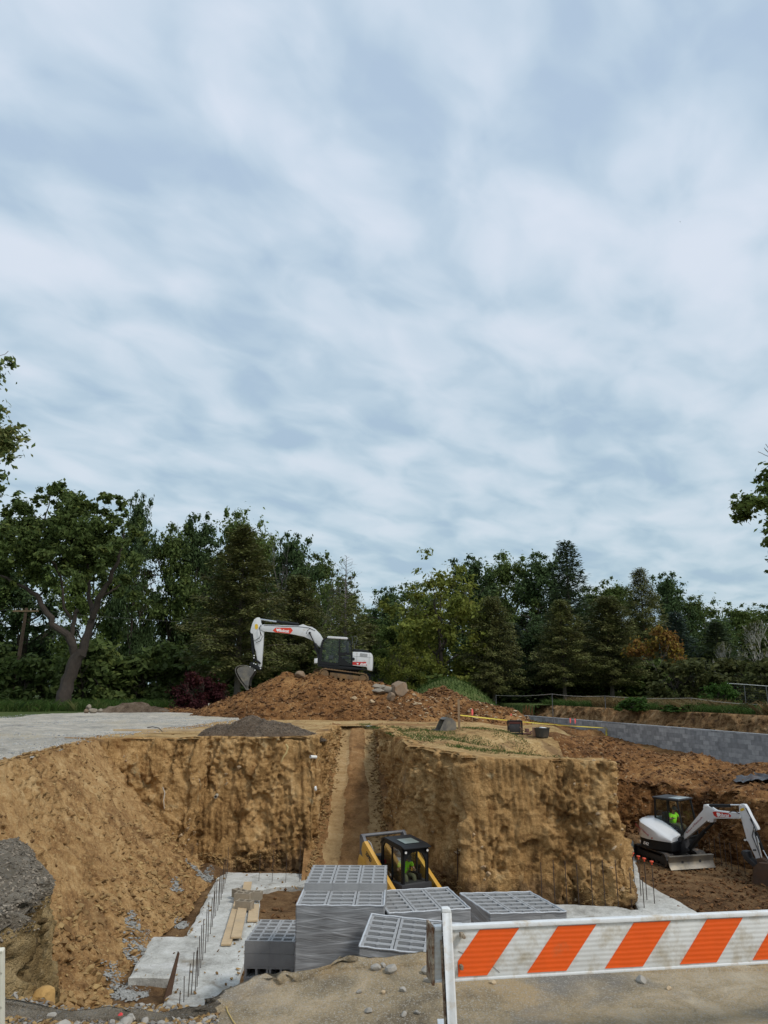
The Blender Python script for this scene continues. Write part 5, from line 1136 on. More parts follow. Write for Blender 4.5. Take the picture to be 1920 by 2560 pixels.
# ================================================================ RETAINING WALL OF BLOCK + EARTH BANK BEHIND
def blockwall():
    m = bpy.data.materials.new('laid_block'); m.use_nodes = True; t = m.node_tree; b = t.nodes['Principled BSDF']; b.inputs['Roughness'].default_value = .95
    uv = N(t, 'ShaderNodeTexCoord'); br = N(t, 'ShaderNodeTexBrick'); br.inputs['Scale'].default_value = 1; br.inputs['Brick Width'].default_value = .41; br.inputs['Row Height'].default_value = .203; br.inputs['Mortar Size'].default_value = .006
    br.inputs['Color1'].default_value = (.23, .235, .24, 1); br.inputs['Color2'].default_value = (.42, .42, .42, 1); br.inputs['Mortar'].default_value = (.22, .22, .22, 1); br.inputs['Bias'].default_value = -.15
    mp = N(t, 'ShaderNodeMapping'); mp.inputs['Rotation'].default_value = (math.pi/2, 0, 0); t.links.new(uv.outputs['Object'], mp.inputs[0])
    sp_ = N(t, 'ShaderNodeSeparateXYZ'); t.links.new(uv.outputs['Object'], sp_.inputs[0]); cb = N(t, 'ShaderNodeCombineXYZ'); t.links.new(sp_.outputs[0], cb.inputs[0]); t.links.new(sp_.outputs[2], cb.inputs[1])
    t.links.new(cb.outputs[0], br.inputs['Vector']); n = N(t, 'ShaderNodeTexNoise'); n.inputs['Scale'].default_value = 5; n.inputs['Detail'].default_value = 6; t.links.new(uv.outputs['Object'], n.inputs['Vector'])
    x = N(t, 'ShaderNodeMix', data_type='RGBA', blend_type='OVERLAY'); x.inputs[0].default_value = .5; t.links.new(br.outputs['Color'], x.inputs[6]); t.links.new(n.outputs[0], x.inputs[7]); t.links.new(x.outputs[2], b.inputs['Base Color']); return m
M['bwall'] = blockwall(); M['wcap'] = cmu_mat('wall_top_course', (.30, .31, .32))
e = empty('retaining_wall', (RW[0][0], RW[0][1], -2.7)); d = RW[3]-RW[0]; L = np.linalg.norm(d); e.rotation_euler = (0, 0, math.atan2(d[1], d[0]))
mb = MB(); mb.box((L/2, .15, 1.25), (L, .3, 2.5)); mb.build('block_face', M['bwall'], e); 
mb = MB(); k = 0
while k*.41 < L: mb.box((k*.41+.2, .15, 2.5+.006), (.398, .30, .012)); k += 1
mb.build('top_course', M['wcap'], e); tag(e, 'long grey concrete block retaining wall on the right', 'retaining wall')
dn = np.array([-d[1], d[0]])/L; dn = dn if dn[0] > 0 else -dn
ts = np.linspace(-.05, 1.05, 24); BT = []; BB = []
for t_ in ts:
    p = RW[0]+d*t_; w_ = .22*math.sin(t_*17)+.12*math.sin(t_*41); a_ = p+dn*(1.65+w_); b_ = p+dn*.5; BT.append((a_[0], a_[1], .5)); BB.append((b_[0], b_[1], -.9))
M['bank'] = soil('bank_clay', [(.10, .055, .028), (.21, .115, .05), (.31, .185, .085), (.40, .26, .14)], streak=.45, fine=7, bump=1.0, seed=101)
bk, bkV, bkF = loft('earth_bank', BT, BB, M['bank'], .09, rim=1.1, seed=250, amp=1.0, ztop=.50, flip=not (np.cross(np.append(np.array(BT[1][:2])-np.array(BT[0][:2]), 0), [0, 0, 1])[:2] @ (-dn) > 0))
# ================================================================ BARRICADE
M['white_board'] = simple('weathered_white_board', (.66, .66, .63), .5, var=.10, vscale=9, bump=.15, bscale=60, dirt=(.40, .34, .24), dirt_amt=.5, dscale=7)
M['orange'] = simple('orange_sheeting', (.80, .10, .006), .35, var=.08, vscale=14, coat=.2, dirt=(.50, .13, .04), dirt_amt=.12, dscale=5)
M['white_post'] = simple('white_painted_steel', (.72, .73, .72), .45, var=.10, vscale=12, bump=.2, bscale=40, dirt=(.46, .33, .16), dirt_amt=.32, dscale=7)
M['rusty'] = simple('rusty_white_paint', (.50, .45, .34), .85, var=.3, vscale=14, bump=.8, bscale=60, dirt=(.11, .045, .015), dirt_amt=1.05, dscale=16)
# fine horizontal ribs of the reflective sheet
for mn in ('white_board', 'orange'):
    t = M[mn].node_tree; b = t.nodes['Principled BSDF']; w = N(t, 'ShaderNodeTexWave', wave_type='BANDS', bands_direction='Z'); w.inputs['Scale'].default_value = 14; w.inputs['Distortion'].default_value = 1.2; w.inputs['Detail Scale'].default_value = .6
    co = N(t, 'ShaderNodeTexCoord'); t.links.new(co.outputs['Object'], w.inputs[0]); bp = N(t, 'ShaderNodeBump'); bp.inputs['Strength'].default_value = .25; bp.inputs['Distance'].default_value = .004
    t.links.new(w.outputs[0], bp.inputs['Height']); t.links.new(bp.outputs[0], b.inputs['Normal'])
pa = Vector((.247, 4.12, .40)); pb = Vector((2.10, 4.44, .385)); L_ = 2.6; H_ = .229
ang = math.atan2(pb.y-pa.y, pb.x-pa.x); pitch_ = -math.atan2(pb.z-pa.z, (pb-pa).length)
e = empty('traffic_barricade', pa, rot=(0, pitch_, ang)); tag(e, 'orange and white striped board barricade on white steel posts', 'barricade')
mb = MB(); mb.box((L_/2, .012, H_/2), (L_, .020, H_)); board = mb.build('board', M['white_board'], e, bevel=.004)
mb = MB(); mb.box((L_/2, .010, H_+.004), (L_, .042, .020)); mb.box((L_/2, .012, -.003), (L_, .034, .012)); mb.build('board_rim', M['white_post'], board, bevel=.004)
mb = MB(); mb.box((-.008, .055, H_/2-.004), (.012, .13, H_+.03)); mb.box((.022, .042, H_/2-.004), (.046, .004, H_+.02)); mb.build('end_plate', M['rusty'], board, bevel=.002)
s0 = .118
for k in range(6):
    a = .232+k*.413; w = .205; sh = .172; zl, zh = .012, H_-.012; mb = MB()
    poly = [(a-sh, zl), (a-sh+w, zl), (a+w, zh), (a, zh)]
    if poly[0][0] < s0:      # first stripe is cut by the end of the sheet
        zc = zl+(zh-zl)*(s0-(a-sh))/sh; poly = [(s0, zl), (a-sh+w, zl), (a+w, zh), (a, zh), (s0, zc)]
    poly = [(min(p[0], L_-.004), p[1]) for p in poly]
    if a-sh > L_-.05: continue
    mb.prism(poly, -.0025, .003); mb.build('orange_stripe', M['orange'], board)
# scratches
mb = MB(); mb.tube([(.12, -.0005, .125), (.30, -.0005, .045), (.33, -.0005, .02)], .0012, 4); mb.build('scratch', simple('scratch_line', (.14, .10, .07), .9), board)
# posts with perforated tube and plastic profile
def post(xl, topz, label=None, lean=.02):
    mb = MB(); w = .047; h = topz+pa.z+.02
    c = MB(); c.prismz([(-w/2, -w/2), (w/2-.006, -w/2), (w/2, -w/2+.006), (w/2, w/2-.006), (w/2-.006, w/2), (-w/2, w/2)], 0, h); c.prism([(-w/2, h), (w/2, h), (w/2-.004, h+.012), (w/2-.016, h+.019), (-w/2, h+.019)], -w/2, w/2)
    p = c.build('post', M['white_post'], e, bevel=.003); p.location = (xl, -.045, topz-h); p.rotation_euler = (0, 0, -ang)
    p.rotation_euler.y = lean
    r_ = MB()
    for k in range(14): z = .04+k*.052; r_.box((-w/2-.002, 0, z), (.004, .018, .030)); 
    r_.build('post_slots', simple('shadowed_slot', (.05, .04, .03), .9), p)
    b = MB(); b.box((-w/2-.008, .012, h*.42), (.012, .026, h*.80)); b.build('inner_channel', M['rusty'], p)
    f = MB(); f.box((0, 0, .02), (.05, 1.1, .04)); f.box((0, -.48, .05), (.09, .12, .03)); f.box((0, .48, .05), (.09, .12, .03)); f.build('foot', M['white_post'], p, bevel=.004); return p
post(.085, .318, lean=-.045); post(2.38, .318, lean=0)
mb = MB(); mb.box((.132, -.024, H_-.025), (.016, .03, .022)); mb.tube([(.140, -.045, H_-.03), (.140, -.005, H_-.03)], .009, 8); mb.box((.13, -.02, .06), (.014, .03, .02)); mb.build('bracket', M['rusty'], board, bevel=.002)

# white ribbed plastic panel at the lower left corner
M['plastic'] = simple('cream_plastic', (.70, .66, .54), .5, var=.12, vscale=6, dirt=(.45, .38, .24), dirt_amt=.3)
a = PY(13, 2366, 3.9); e = empty('plastic_panel', (a.x, a.y, 0), rot=(R(4), 0, R(14))); hz_ = a.z-.0; tag(e, 'cream white ribbed plastic panel cut by the lower left corner', 'plastic panel')
def wz(z): return .0+(1-z/hz_)*.055
mb = MB(); mb.prism([(-.75, 0), (.055, 0), (0, hz_), (-.75, hz_)], .02, .03); mb.build('panel', M['plastic'], e)
rb = MB(); fr = [(-.75, .006), (.055, .006), (0.0, hz_), (-.75, hz_-.0)]
def rib(p, q, w=.007, y0=-.02, y1=.021):
    p = Vector((p[0], 0, p[1])); q = Vector((q[0], 0, q[1])); d = (q-p).normalized(); n_ = Vector((-d.z, 0, d.x))*w/2
    rb.prism([((p+n_).x, (p+n_).z), ((q+n_).x, (q+n_).z), ((q-n_).x, (q-n_).z), ((p-n_).x, (p-n_).z)], y0, y1)
rib((.052, 0), (-.002, hz_), .012); rib((-.75, hz_-.004), (0, hz_-.004), .014); rib((-.045, 0), (-.10, hz_), .006)
zz_ = np.linspace(.02, hz_-.02, 9)
for i in range(8):
    x0 = wz(zz_[i])-.004; x1 = wz(zz_[i+1])-.10
    rib((x0, zz_[i]), (x1, zz_[i+1]), .005) if i % 2 else rib((x1+.002, zz_[i]), (x0-.002, zz_[i+1]), .005)
rb.build('rib', M['plastic'], e)
# yellow cord, red rag
v = [PZ(x, y, .0) for x, y in ((563, 2478), (566, 2492), (570, 2505), (583, 2527), (600, 2545))]
M['cord'] = simple('yellow_cord', (.50, .36, .12), .7)
mb = MB(); pts = []
for i, p in enumerate(v): pts.append((p.x, p.y, gz(p.x, p.y)+.006+.004*(i % 2)))
mb.tube(pts, .0035, 6); tag(mb.build('cord', M['cord'], smooth=True), 'thin yellow cord lying on the grit at the pit edge', 'cord')
v = PZ(303, 2519, .0); mb = MB(); mb.add([(-.04, -.02, 0), (.03, -.025, .005), (.045, .02, .012), (-.01, .035, .03), (-.045, .015, .01), (0, 0, .035)], [(0, 1, 5), (1, 2, 5), (2, 3, 5), (3, 4, 5), (4, 0, 5), (0, 4, 3, 2, 1)])
o = mb.build('rag', simple('red_cloth', (.65, .05, .05), .8)); o.location = (v.x, v.y, gz(v.x, v.y)+.005); tag(o, 'small bright red scrap among the rubble', 'rag')
# steel plate standing in the near end of the left footing
a = PZ(414, 2492, ZS); b_ = PZ(428, 2488, ZS); mb = MB(); mb.prism([(0, -.1), (.16, -.1), (.30, .62), (.27, .66)], -.012, .012); o = mb.build('steel_plate', simple('rusty_plate', (.12, .07, .045), .8, metal=.3, var=.4), bevel=.003, seg=1); o.location = (a.x-.05, a.y, ZS); o.rotation_euler = (0, 0, R(50)); tag(o, 'dark rusty plate leaning upright at the near end of the left footing', 'steel plate')
# ================================================================ LETTERING
def text_mesh(name, s, size, mat, parent, origin, xdir, updir, shear=0, ext=.004, sx=1.0, bold=.0):
    cu = bpy.data.curves.new('txt', 'FONT'); cu.body = s; cu.size = size; cu.extrude = ext; cu.shear = shear; cu.offset = bold; cu.align_x = 'CENTER'; cu.align_y = 'CENTER'; cu.resolution_u = 4
    o = bpy.data.objects.new('txt', cu); COL.objects.link(o); bpy.context.view_layer.update()
    me = bpy.data.meshes.new_from_object(o.evaluated_get(bpy.context.evaluated_depsgraph_get())); bpy.data.objects.remove(o); me.name = name
    X = Vector(xdir).normalized(); U = Vector(updir).normalized(); Z = X.cross(U).normalized(); U = Z.cross(X)
    for v in me.vertices: v.co = Vector(origin)+X*v.co.x*sx+U*v.co.y+Z*v.co.z
    me.materials.clear(); me.materials.append(mat); q = bpy.data.objects.new(name, me); COL.objects.link(q); q.parent = parent; return q
M['m_white'] = simple('machine_white', (.66, .67, .67), .35, var=.06, vscale=3, coat=.4, dirt=(.45, .36, .24), dirt_amt=.12)
M['m_black'] = simple('machine_black', (.010, .011, .012), .5, var=.2, vscale=4, spec=.3)
M['m_dark'] = simple('dull_black', (.03, .03, .032), .6, var=.3, vscale=5)
M['m_red'] = simple('decal_red', (.50, .018, .012), .4)
M['m_orange'] = simple('decal_orange_red', (.72, .055, .02), .4)
M['m_text'] = simple('decal_white', (.82, .82, .82), .4, var=.0)
M['m_textred'] = simple('decal_dark_red', (.30, .01, .02), .4, var=.0)
M['m_yel'] = simple('sticker_yellow', (.75, .48, .03), .5)
M['m_cat'] = simple('loader_yellow', (.62, .34, .055), .4, var=.1, vscale=3, coat=.3, dirt=(.30, .19, .08), dirt_amt=.2)
M['m_chrome'] = simple('piston_rod', (.62, .63, .64), .18, metal=.9, var=.03)
M['m_muddy'] = simple('muddy_steel', (.17, .11, .06), .85, metal=.1, var=.45, vscale=7, bump=.8, bscale=20, dirt=(.26, .15, .06), dirt_amt=.7)
M['m_track'] = simple('rubber_track', (.035, .032, .03), .8, var=.35, vscale=9, dirt=(.20, .14, .09), dirt_amt=.45, dscale=4)
M['m_bucket'] = simple('worn_bucket_steel', (.16, .15, .135), .5, metal=.5, var=.35, vscale=3, dirt=(.30, .26, .19), dirt_amt=.6)
M['m_seat'] = simple('seat_grey', (.06, .06, .065), .7)
M['m_grey'] = simple('grey_steel', (.13, .13, .135), .5, metal=.2, var=.2)
M['m_light'] = simple('lamp_lens', (.75, .75, .72), .2, var=0)
def glassmat(name, col, alpha, rough=.05):
    m = bpy.data.materials.new(name); m.use_nodes = True; t = m.node_tree; t.nodes.clear(); o = N(t, 'ShaderNodeOutputMaterial'); g = N(t, 'ShaderNodeBsdfGlossy'); tr = N(t, 'ShaderNodeBsdfTransparent'); x = N(t, 'ShaderNodeMixShader'); f = N(t, 'ShaderNodeFresnel'); f.inputs[0].default_value = 1.5
    g.inputs['Roughness'].default_value = rough; tr.inputs[0].default_value = (*col, 1); t.links.new(math_(t, 'ADD', math_(t, 'MULTIPLY', f.outputs[0], .42), alpha), x.inputs[0]); t.links.new(tr.outputs[0], x.inputs[1]); t.links.new(g.outputs[0], x.inputs[2]); t.links.new(x.outputs[0], o.inputs[0]); return m
M['glass'] = glassmat('cab_glass', (.86, .93, .92), .01); M['glass_dark'] = glassmat('tinted_cab_glass', (.93, .97, .94), .004)
def emblem(parent, mat, origin, xdir, updir, s):
    """small white animal-head emblem: head with two ears and ruff"""
    X = Vector(xdir).normalized(); U = Vector(updir).normalized(); Z = X.cross(U); pts = [(-.5, .15), (-.42, .5), (-.2, .3), (.2, .3), (.42, .5), (.5, .15), (.35, -.05), (.55, -.2), (.2, -.22), (0, -.55), (-.2, -.22), (-.55, -.2), (-.35, -.05)]
    vs = [Vector(origin)+X*p[0]*s+U*p[1]*s+Z*d for d in (.004, 0) for p in pts]; n = len(pts); mb = MB(); mb.add(vs, [tuple(range(n)), tuple(range(2*n-1, n-1, -1))]+[(i, i+n, (i+1) % n+n, (i+1) % n) for i in range(n)]); return mb.build('emblem', mat, parent)
def track(parent, outline, y0, y1, shoe=.12, th=.03, mat='m_track', name='track', grouser=.015):
    """track belt following a closed outline (x, z), with raised bars"""
    pts = []; n = len(outline)
    P = np.array([outline[i % n] for i in range(n+1)], float); d = np.r_[0, np.cumsum(np.hypot(*np.diff(P, axis=0).T))]; m = int(d[-1]/(shoe/2)); t = np.linspace(0, d[-1], m, endpoint=False)
    x = np.interp(t, d, P[:, 0]); z = np.interp(t, d, P[:, 1]); c = np.array([x.mean(), z.mean()]); mb = MB(); vs = []; fs = []
    tx = np.roll(x, -1)-np.roll(x, 1); tz = np.roll(z, -1)-np.roll(z, 1); l = np.hypot(tx, tz); nx, nz = tz/l, -tx/l
    s = np.sign(np.mean((x-c[0])*nx+(z-c[1])*nz)); nx *= s; nz *= s
    for i in range(m):
        o = grouser if i % 2 == 0 else 0; k = 4*i
        for (yy) in (y0, y1): vs += [(x[i]-nx[i]*th, yy, z[i]-nz[i]*th), (x[i]+nx[i]*o, yy, z[i]+nz[i]*o)]
    for i in range(m):
        a = 4*i; b = 4*((i+1) % m); fs += [(a+1, a+3, b+3, b+1), (a, b, b+2, a+2), (a, a+1, b+1, b), (a+2, b+2, b+3, a+3)]
    mb.add(vs, fs); o_ = mb.build(name, M[mat], parent); return o_, c

# ================================================================ PEOPLE
M['skin'] = simple('skin', (.42, .24, .16), .55, var=.06); M['lime'] = simple('lime_shirt', (.36, .90, .03), .75, var=.12, vscale=9); M['olive'] = simple('olive_trousers', (.085, .085, .045), .9, var=.2, vscale=9)
M['hat'] = simple('grey_brown_cap', (.12, .115, .10), .85); M['boot'] = simple('brown_boot', (.07, .045, .03), .8)
def skin_mesh(name, verts, edges, radii, mat, parent, sub=1):
    me = bpy.data.meshes.new(name); me.from_pydata([tuple(v) for v in verts], edges, []); o = bpy.data.objects.new(name, me); COL.objects.link(o)
    m = o.modifiers.new('Skin', 'SKIN'); m.use_smooth_shade = True
    for d, r_ in zip(me.skin_vertices[0].data, radii): d.radius = (r_, r_) if isinstance(r_, (int, float)) else r_
    me.skin_vertices[0].data[0].use_root = True; s = o.modifiers.new('Sub', 'SUBSURF'); s.levels = sub; s.render_levels = sub
    bpy.context.view_layer.update(); dg = bpy.context.evaluated_depsgraph_get(); m2 = bpy.data.meshes.new_from_object(o.evaluated_get(dg)); bpy.data.objects.remove(o); m2.name = name; m2.materials.clear(); m2.materials.append(mat)
    for p in m2.polygons: p.use_smooth = True
    q = bpy.data.objects.new(name, m2); COL.objects.link(q); q.parent = parent; return q
def seated_person(loc, rz, scale, label, bow=.0, lh=(.30, .32, .42), rh=(.30, -.32, .42), cap=True):
    """person facing +x, origin at the seat under the hips (metres at adult size)"""
    e = empty('person', loc, rz); e.scale = (scale,)*3
    sh = .50; hx = .05+bow*.22
    hip = Vector((0, 0, .10)); ch = Vector((.03+bow*.10, 0, .36)); nk = Vector((.06+bow*.20, 0, .58)); hd = Vector((.09+bow*.42, 0, .70-bow*.08)); tp = Vector((.10+bow*.50, 0, .80-bow*.14))
    V = [hip, ch, nk, hd, tp]; E = [(0, 1), (1, 2), (2, 3), (3, 4)]; Rr = [.13, .135, .055, .088, .070]
    def arm(s, hand):
        S = Vector((nk.x-.01, s*.19, .52)); H = Vector(hand); mid = (S+H)/2+Vector((-.06, s*.08, -.12)); n = len(V); V.extend([S, mid, H-(H-mid).normalized()*.07, H]); E.extend([(1, n), (n, n+1), (n+1, n+2), (n+2, n+3)]); Rr.extend([.055, .042, .028, .034]); d = (H-mid).normalized(); sd = Vector((0, 1, 0))
        for k in range(4):
            b = len(V); o = sd*(k-1.5)*.021; l = (.075, .088, .082, .062)[k]; V.extend([H+d*.035+o, H+d*(.035+l*.5)+o+Vector((0, 0, -.008)), H+d*(.03+l*.8)+o+Vector((0, 0, -.035))]); E.extend([(n+3, b), (b, b+1), (b+1, b+2)]); Rr.extend([.010, .009, .008])
        b = len(V); V.extend([H+sd*-s*.035+d*.01, H+sd*-s*.05+d*.045+Vector((0, 0, -.012))]); E.extend([(n+3, b), (b, b+1)]); Rr.extend([.012, .009]); return S, mid, H
    aL = arm(1, lh); aR = arm(-1, rh)
    for s in (1, -1):
        n = len(V); V.extend([Vector((.06, s*.10, .09)), Vector((.44, s*.15, .12)), Vector((.50, s*.15, -.26)), Vector((.62, s*.15, -.30))]); E.extend([(0, n), (n, n+1), (n+1, n+2), (n+2, n+3)]); Rr.extend([.085, .062, .045, .04])
    body = skin_mesh('body', V, E, Rr, M['skin'], e, 1)
    # shirt: torso and upper arms
    SV = [hip+Vector((0, 0, .02)), Vector((.02+bow*.05, 0, .25)), ch+Vector((0, 0, .04)), Vector((nk.x-.02, 0, .50))]; SE = [(0, 1), (1, 2), (2, 3)]; SR = [(.165, .15), (.165, .15), (.175, .15), (.10, .10)]
    for (S, mid, H) in (aL, aR): n = len(SV); SV.extend([S, S.lerp(mid, .75)]); SE.extend([(2, n), (n, n+1)]); SR.extend([.082, .066])
    skin_mesh('shirt', SV, SE, SR, M['lime'], e, 1)
    TV = [hip+Vector((-.02, 0, -.01))]; TE = []; TR = [(.15, .13)]
    for s in (1, -1): n = len(TV); TV.extend([Vector((.08, s*.105, .08)), Vector((.46, s*.16, .12)), Vector((.51, s*.155, -.22))]); TE.extend([(0, n), (n, n+1), (n+1, n+2)]); TR.extend([.105, .085, .068])
    skin_mesh('trousers', TV, TE, TR, M['olive'], e, 1)
    mb = MB(); dv = (tp-hd).normalized(); f = Vector((dv.z, 0, -dv.x))
    if cap:
        mb.tube([hd+dv*.03, hd+dv*.06, hd+dv*.11, hd+dv*.15, hd+dv*.165], [.104, .108, .098, .06, .01], 14); c = hd+dv*.05+f*.12; mb.box(c, (.12, .15, .015), Matrix(((f.x, 0, dv.x), (0, 1, 0), (f.z, 0, dv.z)))); mb.build('cap', M['hat'], e, smooth=True)
    mb = MB(); mb.tube([hd+f*.080+dv*-.005, hd+f*.118-dv*.02, hd+f*.09-dv*.035], [.010, .016, .008], 8)
    for s in (1, -1): mb.tube([hd+Vector((0, s*.085, .0)), hd+Vector((0, s*.102, .0))], [.022, .026], 8)
    mb.build('nose_and_ears', M['skin'], e, smooth=True)
    mb = MB()
    for s in (1, -1): mb.tube([hd+f*.080+dv*.025+Vector((0, s*.032, 0)), hd+f*.088+dv*.025+Vector((0, s*.032, 0))], [.010, .008], 8)
    mb.box(hd+f*.083-dv*.055, (.008, .045, .008)); mb.build('eyes_and_mouth', M['boot'], e)
    for s in (1, -1):
        mb = MB(); mb.box((.58, s*.155, -.34), (.27, .10, .10)); mb.build('boot', M['boot'], e, bevel=.03)
    tag(e, label, 'person'); return e
# ================================================================ LARGE EXCAVATOR ON THE MOUND (faces left, seen from its left side)
BY = 44.6; b0 = PY(850, 1702, BY); BXX = b0.x; BZZ = 1.95
be = empty('large_excavator', (BXX, BY, BZZ)); tag(be, 'large white excavator with black cab standing on top of the dirt mound', 'excavator')
def Z4(zx, zy, dy=-1.0):
    v = PY(560+zx/3.7705, 1500+zy/3.7705, BY+dy); return Vector((v.x-BXX, dy, v.z-BZZ))
def Z2(zx, zy, dy=-1.0):
    v = PY(760+zx/8.295, 1560+zy/8.295, BY+dy); return Vector((v.x-BXX, dy, v.z-BZZ))
def PZm(pts, dy, fn=Z4): return [(fn(x, y, dy).x, fn(x, y, dy).z) for x, y in pts]
def prof(name, pts, y0, y1, mat, parent, bevel=.012, fn=Z4):
    mb = MB(); mb.prism(PZm(pts, y0, fn), y0, y1); return mb.build(name, M[mat], parent, bevel=bevel)
boom = prof('boom', [(350, 240), (372, 231), (440, 233), (700, 243), (745, 228), (790, 247), (830, 255), (862, 275), (905, 320), (935, 372), (905, 448), (862, 405), (815, 372), (750, 345), (640, 322), (500, 306), (375, 296), (345, 278)], -.45, -.08, 'm_white', be)
stick = prof('stick', [(310, 165), (330, 163), (342, 180), (346, 215), (358, 238), (376, 288), (364, 470), (352, 625), (340, 640), (322, 620), (305, 545), (290, 450), (272, 318), (252, 312), (248, 292), (266, 222), (285, 182)], -.41, -.12, 'm_white', be)
prof('warning_sticker', [(290, 232), (302, 225), (318, 230), (322, 258), (312, 278), (292, 272)], -.420, -.409, 'm_yel', stick, 0)
mb = MB(); mb.tube([Z4(345, 182, -.27), Z4(500, 205, -.27)], .045, 10); mb.build('piston_rod', M['m_chrome'], boom, smooth=True)
mb = MB(); mb.tube([Z4(497, 203, -.27), Z4(705, 232, -.27)], .085, 12); mb.tube([Z4(497, 203, -.27), Z4(512, 205, -.27)], .10, 12); arm_c = mb.build('arm_cylinder', M['m_black'], boom, smooth=True)
mb = MB(); mb.tube([Z4(262, 318, -.27), Z4(278, 505, -.27)], .085, 12); mb.tube([Z4(278, 505, -.27), Z4(285, 590, -.27)], .05, 8); mb.build('bucket_cylinder', M['m_black'], stick, smooth=True)
mb = MB(); mb.prism(PZm([(270, 520), (292, 545), (345, 590), (348, 602), (330, 605), (268, 545)], -.5), -.50, -.44); mb.prism(PZm([(258, 585), (285, 600), (350, 640), (348, 662), (330, 665), (245, 622), (238, 600)], -.5), -.52, -.06)
lk = mb.build('bucket_linkage', M['m_black'], stick, bevel=.01)
mb = MB()
for x, y in ((282, 598), (300, 605), (246, 630), (345, 645), (292, 662), (285, 523), (283, 545)): p = Z4(x, y, -.53); mb.tube([p, p+Vector((0, -.03, 0))], .035, 10)
mb.build('pin', M['m_light'], lk)
bk_ = MB(); sidep = [(124, 652), (136, 638), (160, 628), (200, 625), (245, 640), (288, 668), (270, 700), (245, 735), (236, 772), (232, 812), (205, 800), (170, 760), (140, 710), (126, 680)]
s1 = PZm(sidep, -.72); bk_.prism(s1, -.72, -.69); bk_.prism(s1, .12, .15); shell = PZm([(288, 660), (245, 632), (200, 617), (160, 620), (132, 632), (118, 652), (122, 685), (138, 720), (168, 770), (200, 812), (226, 850)], -.3)
for i in range(len(shell)-1):
    a, b = Vector((shell[i][0], 0, shell[i][1])), Vector((shell[i+1][0], 0, shell[i+1][1])); d = (b-a).normalized(); n_ = Vector((-d.z, 0, d.x))*.018; bk_.prism([((a+n_).x, (a+n_).z), ((b+n_).x, (b+n_).z), ((b-n_).x, (b-n_).z), ((a-n_).x, (a-n_).z)], -.69, .12)
for k in range(4):
    y = -.66+k*.25; p = Z4(205, 800, y); q = Z4(225, 850, y); w = Z4(236, 770, y); bk_.add([p+Vector((0, -.03, 0)), p+Vector((0, .05, 0)), q, w+Vector((0, -.02, -.1)), w+Vector((0, .04, -.1))], [(0, 1, 2), (0, 2, 3), (1, 4, 2), (3, 2, 4), (0, 3, 4, 1)])
bk_.build('bucket', M['m_bucket'], be)
mb = MB()
def arc(pts, r): mb.tube([Z4(x, y, dy) for x, y, dy in pts], r, 6)
arc([(352, 232, -.5), (335, 255, -.55), (338, 290, -.55), (345, 325, -.52), (335, 355, -.5), (300, 378, -.46), (262, 380, -.45)], .016); arc([(352, 236, -.5), (330, 262, -.55), (345, 310, -.56), (362, 345, -.52), (345, 385, -.5), (300, 402, -.46)], .016)
arc([(280, 410, -.45), (286, 450, -.47), (300, 490, -.46), (310, 560, -.45)], .014); arc([(375, 238, -.46), (450, 238, -.47), (560, 246, -.47), (700, 250, -.46), (800, 262, -.46), (860, 290, -.46)], .012); arc([(815, 265, -.46), (785, 290, -.47), (775, 320, -.46)], .012)
mb.build('hydraulic_hoses', M['m_black'], boom, smooth=True)
mb = MB(); mb.tube([Z4(808, 312, -.52), Z4(858, 418, -.52)], .035, 8); mb.tube([Z4(856, 412, -.52), Z4(905, 500, -.52)], .085, 10); mb.tube([Z4(808, 310, -.46), Z4(808, 310, -.56)], .07, 10); mb.build('boom_cylinder', M['m_black'], boom, smooth=True); mb = MB(); mb.tube([Z4(858, 415, 0.0), Z4(905, 500, 0.0)], .085, 10); mb.tube([Z4(808, 312, 0), Z4(858, 418, 0)], .035, 8); mb.build('boom_cylinder', M['m_black'], boom, smooth=True)
dec = prof('decal', [(459, 286), (487, 261), (630, 262), (649, 286), (625, 318), (480, 303)], -.456, -.449, 'm_orange', boom, 0)
u0 = Z4(560, 288, -.458); ud = (Z4(620, 293, -.458)-Z4(500, 284, -.458)); text_mesh('lettering', 'Bobcat', .235, M['m_text'], dec, Z4(567, 291, -.459), ud, (0, 0, 1), ext=.003, sx=.84, bold=.008); emblem(dec, M['m_text'], Z4(508, 283, -.458), ud, (0, 0, 1), .20)
# house
prof('deck', [(885, 598), (925, 606), (1080, 622), (1215, 632), (1345, 652), (1352, 660), (1010, 652), (880, 625)], -1.12, 1.12, 'm_black', be)
hs = prof('engine_housing', [(1212, 488), (1290, 490), (1385, 500), (1400, 520), (1402, 560), (1399, 640), (1392, 668), (1352, 660), (1344, 632), (1212, 618)], -1.15, 1.15, 'm_white', be, .03)
prof('engine_cover', [(1208, 470), (1225, 460), (1358, 474), (1368, 496), (1300, 494), (1212, 488)], -.95, .75, 'm_black', hs, .015)
st_ = prof('side_stripe', [(1212, 584), (1338, 583), (1346, 618), (1212, 610)], -1.158, -1.149, 'm_red', hs, 0)
text_mesh('lettering', 'E165', .165, M['m_text'], st_, Z2(1225, 836, -1.162), Z2(1290, 842, -1.16)-Z2(1170, 832, -1.16), (0, 0, 1), shear=.3, bold=.008); emblem(st_, M['m_text'], Z2(1112, 823, -1.162), (1, 0, -.05), (0, 0, 1), .10)
mb = MB()
for k in range(10): p = Z2(1165+k*16, 640+k*1.6, -1.152); mb.box(p, (.02, .006, .19), (0, .12, 0))
mb.build('vent_slots', M['m_black'], hs)
mb = MB(); p = Z2(1022, 725, -1.155); mb.tube([p, p+Vector((0, -.03, 0))], .085, 14); mb.build('fuel_cap', M['m_black'], hs)
mb = MB()
for x in (1100, 1352): mb.tube([Z2(x, 600, -1.153), Z2(x-8 if x < 1200 else x, 830, -1.153)], .006, 4)
